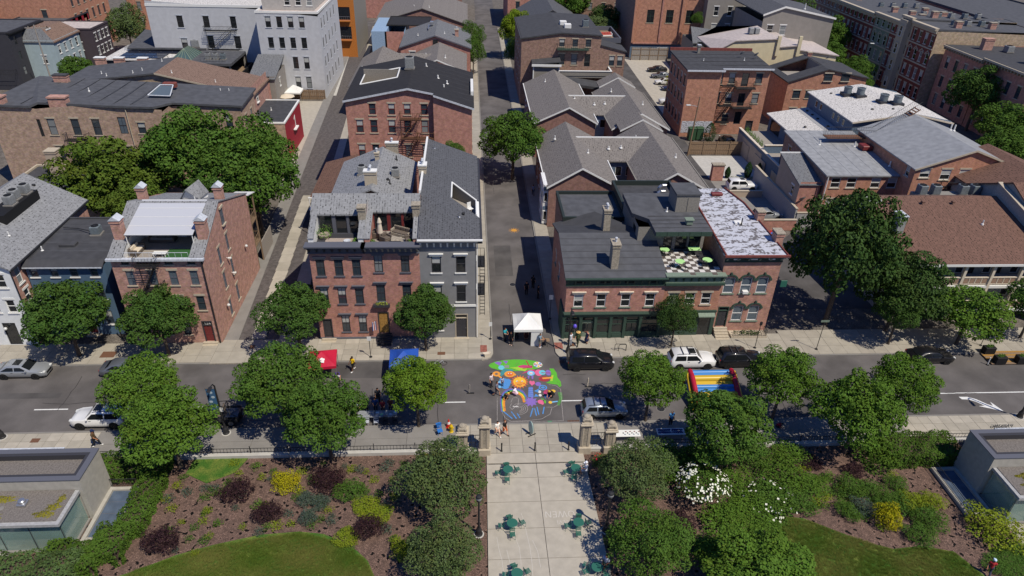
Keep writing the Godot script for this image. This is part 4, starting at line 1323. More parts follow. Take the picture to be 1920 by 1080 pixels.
	part(t, "body",S().box(V(0,0.19,0),V(0.85,0.37,0.6)),M.wicker)
	var u:=thing("closed_parasol", "closed cream parasol standing on the wicker terrace", "parasol",V(-8.95,11.0,-62.9))
	part(u, "pole",S().tube(Vector3.ZERO,V(0,2.5,0),0.035,0.035,6),M.timber)
	part(u, "canopy",S().lathe(V(0,0,0),[[0.1,0.75],[0.3,0.8],[0.24,1.4],[0.19,1.75],[0.24,1.95],[0.13,2.3],[0.0,2.5]],9),M.cushion_pale)
	part(u, "foot",S().lathe(Vector3.ZERO,[[0.28,0.0],[0.28,0.08],[0.0,0.1]],12),M.iron)

func potted(called:String,label:String,at:Vector3,h:float,r:float,sd:int):
	var o:=thing(called,label, "plant",at)
	part(o, "pot",S().lathe(Vector3.ZERO,[[r*0.5,0.0],[r*0.65,0.35],[r*0.7,0.36],[r*0.6,0.34],[0.0,0.32]],12),M.stone_dark)
	part(o, "foliage",tuft(r*2,h-0.2,r*2,220,0.14,sd),leaf_mat("pot_green",Color(0.10,0.19,0.035)),place(0,0.25,0))

func grey_house():
	var o:=thing("grey_house", "grey painted corner house with a slate hip roof and white hooded windows, numbered 116", "house")
	var f:=grid([1.65,4.1],[8.2],0.95,1.95, "sash_bold",1)+grid([1.65,4.1],[4.7],0.95,2.1, "sash_bold",1)+[[1.65,1.1,0.95,2.1, "sash_bold",1],[4.1,0.15,1.35,3.0, "door:dark_trim:stone:t",1]]
	var r:=grid([3,8,13,18],[8.2,4.7],0.9,1.9, "sash_bold")
	walls(o,-5.0,0.65,-61,-83,11.6,M.brick_grey_paint,{"f": f, "r": r},{"b": [[0,11.6],[5.65,14.2]], "l": [[0,14.2],[15.5,14.2],[21.5,11.8],[22,11.6]]},{"l": M.brick_red})
	cornice(o,-5.0,0.65,-61,12.05,M.brick_grey_paint,9,0.95,0.55,M.white)
	part(o, "belt_course",S().span6(-5.0,4.1,-61,0.72,4.32,-60.88),M.white)
	part(o, "gutter",S().span6(-5.1,12.08,-60.6,1.3,12.2,-60.35).tube(V(0.75,11.8,-60.9),V(0.75,0.2,-60.9),0.06,0.06,6),M.white)
	part(o, "side_gutter",S().span6(0.66,11.7,-83,1.28,11.96,-60.62),M.dark_trim)
	roof(o,[V(-5.05,12.1,-60.5),V(1.05,12.1,-60.5),V(-5.05,14.4,-67.0)],M.roof_slate)
	var sy:=func(x:float)->float:return 14.4-(x+5.05)/6.1*2.3
	roof(o,[V(1.05,12.1,-60.5),V(1.05,12.1,-65.6),V(-5.05,14.4,-67.0)],M.roof_slate)
	for q in [[-5.05,-1.9,-67.0,-68.2,-72.2,-72.2],[-5.05,-1.9,-72.2,-72.2,-83.2,-83.2],[-1.9,1.05,-72.2,-69.6,-83.2,-83.2]]:
		roof(o,[V(q[0],sy.call(q[0]),q[2]),V(q[1],sy.call(q[1]),q[3]),V(q[1],sy.call(q[1]),q[5]),V(q[0],sy.call(q[0]),q[4])],M.roof_slate)
	roof(o,[V(-5.05,14.4,-67.0),V(1.05,12.1,-65.6),V(0.75,sy.call(0.75),-65.95),V(-1.9,sy.call(-1.9),-68.2)],M.roof_slate)
	roof(o,[V(0.75,sy.call(0.75),-65.95),V(1.05,12.1,-65.6),V(1.05,12.1,-69.6),V(0.75,sy.call(0.75),-69.6)],M.white)
	var dk:=part(o, "inset_deck",S().slab([V(0.74,11.4,-65.6),V(0.74,11.4,-69.6),V(-1.92,11.4,-72.2),V(-1.92,11.4,-68.2)],V(0,-0.1,0)),M.timber_grey)
	part(dk, "deck_wall",S().flat([V(-1.92,11.4,-72.2),V(-1.92,sy.call(-1.9)-0.05,-72.2),V(0.74,sy.call(0.75)-0.05,-69.6),V(0.74,11.4,-69.6)],Vector3.BACK).flat([V(-1.93,11.4,-72.2),V(-1.93,sy.call(-1.9)-0.05,-72.2),V(-1.93,sy.call(-1.9)-0.05,-68.2),V(-1.93,11.4,-68.2)],Vector3.RIGHT),M.siding_taupe)
	part(dk, "deck_frame",S().path([V(-1.9,sy.call(-1.9)+0.05,-68.2),V(-1.9,sy.call(-1.9)+0.05,-72.2),V(0.75,sy.call(0.75)+0.05,-69.6),V(0.75,sy.call(0.75)+0.05,-65.95)],0.1,5),M.white)
	part(o, "party_parapet",S().span6(-5.2,14.2,-83.3,-4.98,14.62,-66.9),M.white)
	chimney(o,V(-5.1,14.2,-72.6),0.8,1.0,1.0,M.stone, "white",2)
	vents(o,[V(-1.0,13.0,-63.9),V(-4.1,14.1,-80.5)],M.steel)
	box_vents(o,[V(-0.6,12.8,-65.0)],M.iron,0.3)
	fire_escape_side(o)
	text_on(o, "116",0.36,M.white,place(-0.9,2.52,-61.1),0.02)
	steps(o,-0.9,1.6,-61,1,0.15,0.35,M.stone)
	settle(o,V(-2.2,0,-70))
	var c:=thing("deck_chair", "white chair on the small deck set into the slate roof", "chair",V(0.1,11.4,-68.4),0.6)
	part(c, "seat",S().bevel(V(0,0.45,0),V(0.55,0.06,0.55),0.02),M.white)
	part(c, "backrest",S().bevel(V(0,0.8,-0.25),V(0.5,0.6,0.06),0.02),M.white)
	for s in [-1,1]:
		for e in [-1,1]: part(c, "leg",S().box(V(s*0.22,0.21,e*0.22),V(0.05,0.42,0.05)),M.iron)

func fire_escape_side(o:Node3D):
	var s:=S()
	for y in [8.0,4.6]:
		s.box(V(1.15,y,-63.6),V(0.85,0.05,2.4))
	for e in [-0.25,0.25]: s.tube(V(1.3+e,2.6,-61.6),V(1.3+e,9.0,-62.4),0.03,0.03,5)
	for k in 16:s.box(V(1.3,2.8+k*0.38,-61.63-k*0.05),V(0.5,0.04,0.08))
	var f:=part(o, "fire_escape",s,M.iron)
	for y in [8.0,4.6]: railing(f,[V(0.75,y,-62.4),V(1.55,y,-62.4),V(1.55,y,-64.8),V(0.75,y,-64.8)],0.95,M.iron,0.3)

func corner_shop():
	var o:=thing("corner_shop", "red brick corner building with a dark green shopfront and a chequered roof terrace", "building")
	facade(o,V(10.0,3.3,-60.8),Vector3.RIGHT,10.35,4.0,M.brick_red,grid([1.35,3.75,6.35,8.95],[0.7],1.0,1.65, "sash_green",1))
	facade(o,V(10.0,0,-73),Vector3.BACK,12.2,7.3,M.brick_red,grid([3.0,6.2],[4.0],0.9,1.6, "sash_green"),[[0,7.6],[5.4,9.2],[12.2,7.5]])
	facade(o,V(20.35,7.3,-60.9),Vector3.FORWARD,6.5,0.3,M.siding_taupe,[],[[0,0.3],[6.4,2.0],[6.5,2.0]])
	cornice(o,9.9,20.3,-60.8,7.65,M.green_trim,14,0.9,0.45)
	for k in 4:part(o, "frieze_panel",S().box(V(11.4+k*2.55,7.1,-60.68),V(1.0,0.2,0.03)),M.black)
	roof(o,[V(9.75,7.75,-60.5),V(20.4,7.75,-60.5),V(20.4,9.35,-67.5),V(9.75,9.35,-67.5)],M.membrane_grey)
	roof(o,[V(9.75,9.35,-67.5),V(19.4,9.35,-67.5),V(17.6,9.0,-70.2),V(14.6,9.3,-73.0),V(9.75,7.7,-73.2)],M.membrane)
	seams(o,V(9.8,7.75,-60.5),V(20.35,7.75,-60.5),V(9.8,9.35,-67.5),V(20.35,9.35,-67.5),6,M.membrane)
	seams(o,V(19.6,10.97,-64.5),V(25.7,10.97,-64.5),V(19.6,11.0,-69.2),V(25.7,11.0,-69.2),4,M.membrane)
	chimney(o,V(15.0,8.2,-62.4),0.75,1.3,2.6,M.stone_dark, "stone_dark",1)
	chimney(o,V(15.2,9.1,-69.0),0.75,1.2,2.4,M.stone_dark, "stone_dark",2)
	var sf:=part(o, "shopfront",S().span6(9.9,2.95,-60.8,20.35,3.3,-60.45).span6(9.85,3.3,-60.85,20.4,3.4,-60.3),M.green_trim)
	var edges:=[9.95,11.75,13.35,15.0,16.5,18.2,20.3]
	for i in edges.size(): part(sf, "pilaster",S().span6(edges[i]-0.13,0,-60.8,edges[i]+0.13,2.95,-60.52).box(V(edges[i],2.82,-60.62),V(0.36,0.16,0.26)).box(V(edges[i],0.12,-60.62),V(0.36,0.24,0.26)),M.green_trim)
	for i in edges.size()-1:
		var c:float=(edges[i]+edges[i+1])/2
		var w:float=edges[i+1]-edges[i]-0.27
		if i==1 or i==4:
			door_unit(sf,w,2.9, "green_pale" if i==1 else "green_trim", "green_trim",place(c,0.05,-60.72),0.6)
			part(sf, "door_glass",S().box(V(c-w*0.2,1.45,-60.76),V(w*0.34,1.0,0.03)).box(V(c+w*0.2,1.45,-60.76),V(w*0.34,1.0,0.03)),M.pane_dark)
		else:
			window_unit(sf,w,2.2, "store",place(c,0.75,-60.62))
			part(sf, "stall_riser",S().span6(c-w/2,0,-60.78,c+w/2,0.75,-60.6).box(V(c,0.38,-60.58),V(w*0.8,0.42,0.05)),M.green_trim)
	part(sf, "side_panel",S().span6(9.8,0,-63.6,9.98,3.3,-60.82),M.green_trim)
	facade(o,V(20.35,3.3,-60.9),Vector3.RIGHT,6.05,3.4,M.brick_orange,grid([1.1,2.9,4.65],[0.85],1.05,1.45, "deep_red"))
	facade(o,V(20.35,0,-60.9),Vector3.RIGHT,6.05,3.3,M.green_trim,[[2.2,0.6,2.6,2.1, "store"],[5.0,0.1,1.3,2.7, "glass"]],[], "shopfront")
	part(o, "door_hood",S().slab([V(24.4,2.95,-60.3),V(26.2,2.95,-60.3),V(26.2,3.25,-60.9),V(24.4,3.25,-60.9)],V(0,-0.12,0)),M.green_pale)
	part(o, "fascia",S().span6(20.35,3.22,-60.9,26.4,3.42,-60.7).span6(20.3,6.7,-60.92,26.6,6.95,-60.5),M.green_trim)
	cornice(o,20.4,26.45,-60.9,7.85,M.green_pale,8,0.85,0.4,M.green_trim)
	facade(o,V(20.35,6.7,-60.92),Vector3.RIGHT,6.05,1.1,M.green_pale)
	var tf:=part(o, "terrace_floor",S().span6(20.45,7.6,-66.2,26.35,7.86,-61.0),M.dark_trim)
	var tile:=S().box(V(0,0,0),V(0.56,0.05,0.56)).done()
	for i in 10:
		for j in 9:
			if i>6 and j>2:continue
			part(tf, "tile",tile,M.tile_pale if (i+j+(1 if rng.randf()<0.03 else 0)) % 2 else M.tile_dark,place(20.78+i*0.58,7.885+rng.randf_range(-0.003,0.003),-60.95-j*0.58))
	facade(o,V(18.2,7.0,-66.2),Vector3.RIGHT,7.4,3.7,M.siding_taupe,[[3.4,0.9,1.0,2.4, "glass"],[4.9,0.9,1.3,2.4, "glass"],[6.4,0.9,1.3,2.4, "glass"]],[], "penthouse_wall")
	facade(o,V(18.2,7.0,-74.2),Vector3.BACK,8.0,3.7,M.siding_taupe,[[6.2,1.2,1.4,1.9, "glass"]],[], "penthouse_wall")
	facade(o,V(25.6,7.0,-66.2),Vector3.FORWARD,8.0,3.7,M.siding_taupe,[],[], "penthouse_wall")
	facade(o,V(25.6,7.0,-74.2),Vector3.LEFT,7.4,3.7,M.siding_taupe,[],[], "penthouse_wall")
	roof(o,[V(19.6,10.95,-64.5),V(25.75,10.95,-64.5),V(25.75,11.0,-74.4),V(18.0,11.0,-74.4),V(18.0,11.0,-69.0),V(19.6,10.95,-67.6)],M.membrane_grey,0.5)
	for k in 5:part(o, "fascia_panel",S().box(V(20.25+k*1.22,10.7,-64.46),V(1.18,0.5,0.05)),M.green_trim)
	part(o, "bulkhead",S().span6(22.9,10.9,-72.4,25.5,13.0,-69.3).box(V(24.2,11.8,-69.28),V(0.05,1.8,0.06)),M.siding_taupe)
	roof(o,[V(22.8,13.15,-69.2),V(25.6,13.15,-69.2),V(25.6,13.15,-72.5),V(22.8,13.15,-72.5)],M.membrane_grey,0.2)
	vents(o,[V(22.0,11.0,-69.4)])
	part(o, "roof_fan",S().bevel(V(23.6,11.3,-66.2),V(0.7,0.55,0.6),0.05).box(V(23.6,11.62,-66.2),V(0.95,0.08,0.8)),M.green_pale)
	walls(o,11.0,18.2,-73.0,-80.5,8.4,M.siding_taupe,{},{},{"l": M.brick_brown})
	flat_roof(o,11.0,18.2,-73.0,-80.5,8.2,8.2,M.membrane_grey,0.4,M.green_black)
	walls(o,18.2,25.6,-74.2,-81.5,9.4,M.green_black)
	flat_roof(o,18.2,25.6,-74.3,-81.5,9.0,9.0,M.membrane,0.6,M.green_black)
	for p in [V(23.0,9.0,-77.0),V(23.6,9.0,-78.8)]: part(o, "duct_elbow",S().path([p,p+V(0,0.8,0),p+V(0.3,1.05,0),p+V(0.8,1.05,0)],0.26,8),M.steel)
	settle(o,V(18,0,-70))
	var spots:=[[21.0,-64.9, "beside the dark roof",true],[22.0,-62.3, "nearest the corner of the dark roof",true],[25.0,-62.6, "by the brick party wall",true],[24.3,-65.1, "close to the penthouse doors",false]]
	for s in spots:terrace_table(s[0],s[1], "lime green terrace table "+s[2],s[3])

func terrace_table(x:float,z:float,label:String,rounded:bool):
	var o:=thing("terrace_table",label, "table",V(x,7.91,z),0.0, "lime terrace tables")
	part(o, "top",S().lathe(V(0,0.7,0),[[0.0,0.0],[0.5,0.0],[0.52,0.03],[0.5,0.05],[0.0,0.05]],20).done() if rounded else S().bevel(V(0,0.72,0),V(1.3,0.05,0.9),0.015),M.lime)
	part(o, "stem",S().tube(V(0,0.03,0),V(0,0.7,0),0.04,0.04,8),M.iron)
	part(o, "foot",S().lathe(Vector3.ZERO,[[0.26,0.0],[0.26,0.03],[0.05,0.06]],14),M.iron)
	var n:=3 if rounded else 4
	for i in n:
		var a:=TAU*i/n+x
		wire_chair("terrace_chair", "grey metal chair at a lime green terrace table",V(x+cos(a)*0.85,7.91,z-sin(a)*0.85),a-PI/2,M.iron, "chairs of the chequered terrace")

func wire_chair(called:String,label:String,at:Vector3,turn:float,m:Material,group:String)->Node3D:
	var o:=thing(called,label, "chair",at,turn,group)
	if not cache.has("wire_chair"):
		var seat:=S()
		for k in 6:seat.box(V(0,0.45,-0.18+k*0.072),V(0.4,0.02,0.05))
		var back:=S()
		for s in [-1,1]: back.tube(V(s*0.2,0.44,0.2),V(s*0.19,0.86,0.27),0.014,0.014,5)
		for k in 3:back.box(V(0,0.6+k*0.12,0.225+k*0.02),V(0.39,0.07,0.015))
		cache["wire_chair"]=[seat.done(),back.done(),S().tube(V(0,0,0),V(0,0.45,0),0.014,0.014,5).done()]
	part(o, "seat",cache.wire_chair[0],m)
	part(o, "backrest",cache.wire_chair[1],m)
	for s in [-1,1]:
		for e in [-1,1]: part(o, "leg",cache.wire_chair[2],m,place(s*0.19,0,e*0.19))
	return o

func arch_house():
	var o:=thing("arched_house", "pinkish brick house with arched hooded windows and a streaked silver roof", "house")
	var f:=grid([1.0,2.85,4.6],[5.2],1.15,1.9, "sash_arch",2)+grid([2.6,4.35],[1.65],1.15,1.9, "sash_arch",2)+[[1.0,0.9,1.2,2.6, "door:dark_trim:green_trim:t",2]]
	walls(o,26.4,32.5,-61.4,-79,9.5,M.brick_pink,{"f": f, "r": grid([4,8,12],[5.2,1.6],0.9,1.8, "sash_white")},{"l": [[0,9.3],[17.6,9.9]]},{"l": M.brick_brown, "r": M.brick_brown, "f": mat("brick_blush",Color(0.40,0.235,0.19),0.92,T.brick,0.23)})
	cornice(o,26.4,32.5,-61.4,9.85,M.green_trim,6,0.7,0.45,M.green_pale)
	for k in 3:part(o, "attic_vent",S().box(V(27.6+k*1.85,9.4,-61.28),V(0.7,0.16,0.04)),M.white)
	roof(o,[V(26.2,9.95,-60.9),V(32.9,9.95,-60.9),V(33.0,9.6,-74.5),V(32.0,9.5,-79.2),V(28.4,9.5,-79.2),V(26.9,9.6,-74.0)],M.silver_roof,0.2)
	part(o, "roof_edge",S().path([V(26.3,10.0,-60.95),V(27.0,9.72,-74.0),V(28.4,9.6,-79.2)],0.12,5).path([V(32.8,10.0,-60.95),V(32.9,9.7,-74.5),V(32.0,9.6,-79.2)],0.1,5).span6(26.1,9.86,-61.0,33.0,10.06,-60.8),M.brick_deep)
	chimney(o,V(33.0,9.6,-70.0),0.8,1.0,1.2,M.brick_rose, "stone_dark",0)
	chimney(o,V(33.0,9.6,-64.6),0.8,1.2,1.3,M.brick_rose, "stone_dark",0)
	part(o, "skylight",S().bevel(V(30.2,9.85,-69.0),V(0.9,0.2,0.7),0.04),M.white)
	vents(o,[V(30.4,9.75,-68.4)],M.iron,0.9)
	part(o, "red_hatch",S().bevel(V(30.3,9.75,-77.0),V(1.4,0.3,0.6),0.05),M.oxblood)
	steps(o,27.4,1.5,-61.4,5,0.17,0.3,M.stone)
	var gs:=part(o, "front_garden",S().span6(28.4,0.1,-61.4,32.4,0.35,-60.2),M.stone)
	part(gs, "planting",tuft(3.6,0.5,0.9,260,0.16,71),leaf_mat("garden_green",Color(0.06,0.10,0.03)),place(30.4,0.35,-60.8))
	railing(gs,[V(28.5,0.35,-60.25),V(32.3,0.35,-60.25),V(32.3,0.35,-61.2)],0.7,M.iron,0.18)
	part(o, "window_unit",S().bevel(V(29.25,5.4,-61.3),V(0.6,0.35,0.4),0.03),M.white)
	settle(o,V(29.4,0,-70))
	var b:=thing("blade_sign", "dark green double sided sign hanging from the pinkish house", "sign",V(32.7,6.2,-61.3))
	part(b, "board",S().bevel(V(0.55,0.2,0),V(0.7,0.8,0.1),0.02),M.chair_green)
	part(b, "bracket",S().tube(V(-0.25,0.68,0),V(0.95,0.68,0),0.025,0.025,5),M.iron)

func porch_house():
	var o:=thing("porch_house", "long sage house with a russet shingle roof and two storeys of columned balconies", "house")
	var bays:=[48.2,51.5,54.8,58.1,61.4,64.7]
	var f:=[]
	for i in 5:f+=[[1.9+i*3.3,4.75,1.0,2.1, "sash_pale"],[3.2+i*3.3,4.7,0.9,2.2, "glass"],[1.9+i*3.3,1.7,1.0,2.1, "sash_pale"],[3.1+i*3.3,0.2,0.9,1.1, "sash_pale"]]
	walls(o,47.6,64.7,-66.0,-78,7.7,M.sage_wall,{"f": f},{"l": [[0,8.6],[3,10.2],[12,7.7]], "r": [[0,7.7],[9,10.2],[12,8.6]]})
	roof(o,[V(47.2,7.55,-63.2),V(64.7,7.55,-63.2),V(64.7,10.3,-75.2),V(47.2,10.3,-75.2)],M.roof_russet,0.2)
	roof(o,[V(47.2,10.3,-75.2),V(64.7,10.3,-75.2),V(64.7,9.0,-78.4),V(47.2,9.0,-78.4)],M.roof_russet,0.2)
	part(o, "eave_board",S().span6(47.2,7.25,-63.4,64.7,7.52,-63.14),M.white)
	var fl:=[1.5,4.6]
	for y in fl:
		var d:=part(o, "balcony_deck",S().span6(47.6,y-0.3,-66,64.7,y,-63.6).span6(47.5,y-0.34,-63.6,64.7,y-0.02,-63.46),M.white)
		for i in bays.size()-1:
			var a:float=bays[i]+0.16
			var b:float=bays[i+1]-0.16
			var s:=S()
			s.span6(a,y+0.95,-63.68,b,y+1.07,-63.54)
			s.span6(a,y+0.1,-63.66,b,y+0.2,-63.56)
			for k in 5:s.span(V(lerpf(a,b-0.1,k/4.0),y+0.2,-63.65),V(lerpf(a,b-0.1,k/4.0)+0.1,y+0.95,-63.57))
			var r:=part(d, "balustrade",s,M.cream_trim)
			for k in 4:part(r, "panel",S().span(V(lerpf(a,b-0.1,k/4.0)+0.16,y+0.26,-63.63),V(lerpf(a,b-0.1,(k+1)/4.0)-0.06,y+0.89,-63.59)),M.taupe_panel)
	for x in bays:part(o, "column",S().span6(x-0.15,0,-63.75,x+0.15,7.3,-63.45),M.cream_trim)
	part(o, "party_wall",S().hexa([V(64.72,0,-62.6),V(65.1,0,-62.6),V(65.1,0,-78.4),V(64.72,0,-78.4),V(64.72,8.7,-62.6),V(65.1,8.7,-62.6),V(65.1,11.8,-75.6),V(64.72,11.8,-75.6)]),M.sage_wall)
	part(o, "party_coping",S().slab([V(64.6,8.82,-62.5),V(65.2,8.82,-62.5),V(65.2,11.95,-75.7),V(64.6,11.95,-75.7)],V(0,-0.14,0)),M.stone)
	chimney(o,V(49.0,8.7,-69.0),0.8,1.5,2.1,M.sage_wall, "zinc",0)
	part(o, "gable_dormer",S().flat([V(47.5,7.5,-72),V(47.5,7.5,-76.5),V(47.5,10.6,-75.4)],Vector3.LEFT).flat([V(47.45,7.7,-70.3),V(49.6,8.5,-71),V(49.6,10.4,-74.5),V(47.45,10.6,-74.5)],V(-0.3,0.3,1)),M.sage_wall)
	window_unit(o,0.9,1.4, "sash_white",Transform3D(Basis(Vector3.BACK,UP,Vector3.LEFT),V(47.42,7.9,-74.0)))
	vents(o,[V(59.8,9.15,-69.8)])
	box_vents(o,[V(50.5,10.15,-73.6),V(54.4,10.15,-73.6),V(58.2,10.15,-73.6)],M.roof_russet,0.4)
	walls(o,47.6,66,-78.05,-83,4.8,M.brick_orange)
	flat_roof(o,47.6,66,-78.1,-83,4.9,4.9,M.membrane_grey,0.1)
	part(o, "roof_platform",S().span6(56.8,8.2,-79.8,65.6,8.9,-78.1),M.siding_taupe)
	settle(o,V(56,0,-70))
	for k in 4:ac_unit("grey condenser lined up behind the russet ridge",V([57.6,59.4,63.0,64.6][k],8.9,-78.9), "condensers behind the russet roof",true,1.0,1.15)
	var n:=thing("russet_house", "house with crossing russet gables beyond the sage parapet", "house")
	walls(n,65.3,84,-64,-84,8.2,M.sage_wall,{"f": grid([3,6,9,12],[4.5,1.5],1.0,1.9, "sash_white")},{"l": [[0,8.2],[10,12.6],[20,8.2]]})
	gable_x(n,65.3,84,-64,-84,8.2,8.2,12.6,-74.0,M.roof_russet)
	walls(n,66.2,80,-79,-90,9.0,M.sage_wall,{},{"f": [[0,9.0],[6.9,11.6],[13.8,9.0]]})
	gable_z(n,66.2,80,-78.6,-90,9.0,11.6,M.roof_russet)
	settle(n,V(72,0,-76))

# ---------------------------------------------------------------- the blocks behind the row

func middle_blocks():
	warehouse()
	brown_terraces()
	pink_house()
	balcony_block()
	corner_tenement()
	blue_loft()
	grey_roof_house()
	tan_cottage()

func warehouse():
	var o:=thing("brick_tenement", "four storey red brick tenement with rusty fire escapes behind the row houses", "building")
	var f:=[]
	for v in [9.95,6.3,2.7]: f+=grid([1.75,3.75,6.3,8.55,11.0],[v],1.0,1.9, "sash_red")
	f+=grid([3.7,6.4,8.6,11.0],[12.6],0.95,1.6, "sash_red")
	walls(o,-17.3,-4.95,-98,-116,14.7,M.brick_red,{"f": f},{"f": [[0,14.6],[8.8,16.4],[12.35,15.75]], "b": [[0,15.5],[3.5,16.4],[12.35,14.6]]})
	walls(o,-4.95,0.5,-97.2,-116,13.9,M.brick_red,{"r": grid([3,6.5,10,13.5,17],[10,6.4,2.8],0.9,1.8, "sash_red")},{"f": [[0,15.6],[5.45,13.9]], "b": [[0,13.9],[5.45,15.6]]})
	roof(o,[V(-17.6,14.65,-97.7),V(-8.5,16.5,-97.7),V(-8.5,16.5,-104.5),V(-10.5,16.1,-104.5),V(-16.0,14.98,-104.5),V(-16.0,14.98,-110),V(-10.5,16.1,-110),V(-10.5,16.1,-104.5),V(-8.5,16.5,-104.5),V(-8.5,16.5,-116.2),V(-17.6,14.65,-116.2)],M.membrane_black,0.2)
	roof(o,[V(-8.5,16.5,-97.7),V(-4.9,15.8,-97.7),V(-4.9,15.8,-96.9),V(0.8,13.95,-96.9),V(0.8,13.95,-116.2),V(-8.5,16.5,-116.2)],M.membrane_black,0.2)
	bargeboard(o,[V(-17.6,14.6,-97.65),V(-8.5,16.45,-97.65),V(-4.9,15.75,-97.65)],M.zinc)
	bargeboard(o,[V(-4.9,15.75,-96.85),V(0.8,13.9,-96.85)],M.zinc)
	var d:=part(o, "roof_deck",S().span6(-16.0,13.6,-110,-10.5,13.75,-104.5),M.timber)
	part(d, "deck_wall",S().span6(-16.1,13.7,-110.1,-10.4,15.9,-109.9).span6(-10.6,13.7,-109.9,-10.4,15.9,-104.4).span6(-16.1,13.7,-109.9,-15.95,14.9,-104.4),M.siding_taupe)
	part(d, "deck_rim",S().path([V(-16.0,15.05,-104.5),V(-10.5,16.15,-104.5),V(-10.5,16.15,-110),V(-16.0,15.05,-110),V(-16.0,15.05,-104.5)],0.12,5),M.white)
	vents(o,[V(-4.6,15.4,-107),V(-3.6,15.1,-103),V(-3.2,15.0,-105.5),V(-6.6,15.9,-112)],M.pvc,0.5,0.12)
	part(o, "party_parapet",S().span6(0.35,13.4,-110,0.75,14.6,-103),M.white)
	seams(o,V(-8.4,16.5,-98),V(0.7,13.98,-98),V(-8.4,16.5,-116),V(0.7,13.98,-116),7,M.membrane)
	fire_escape(o,-8.2,3.0,-98,[12.2,9.4,5.8],M.rust_iron,1.1)
	fire_escape(o,-6.2,2.4,-98,[9.4],M.rust_iron,1.3)
	settle(o,V(-8,0,-106))
	ac_unit("grey condenser on the black tenement roof",V(-8.9,16.45,-108.6), "",false,1.3,1.6)
	var s:=thing("brick_shed", "small brick shed with a brown lean-to roof beside the alley", "shed")
	walls(s,-20.4,-16.2,-85.2,-97.2,5.6,M.brick_red,{"l": grid([3,6],[3.0],0.8,1.2, "sash_red")})
	roof(s,[V(-20.8,5.7,-84.9),V(-16.0,7.0,-84.9),V(-16.0,7.0,-97.3),V(-20.8,5.7,-97.3)],M.roof_russet,0.15)
	part(s, "gutter",S().tube(V(-20.9,5.65,-84.8),V(-20.9,0.2,-84.8),0.07,0.07,6).span6(-21.0,5.58,-84.95,-16.0,5.72,-84.75),M.white)
	settle(s,V(-18.3,0,-91))

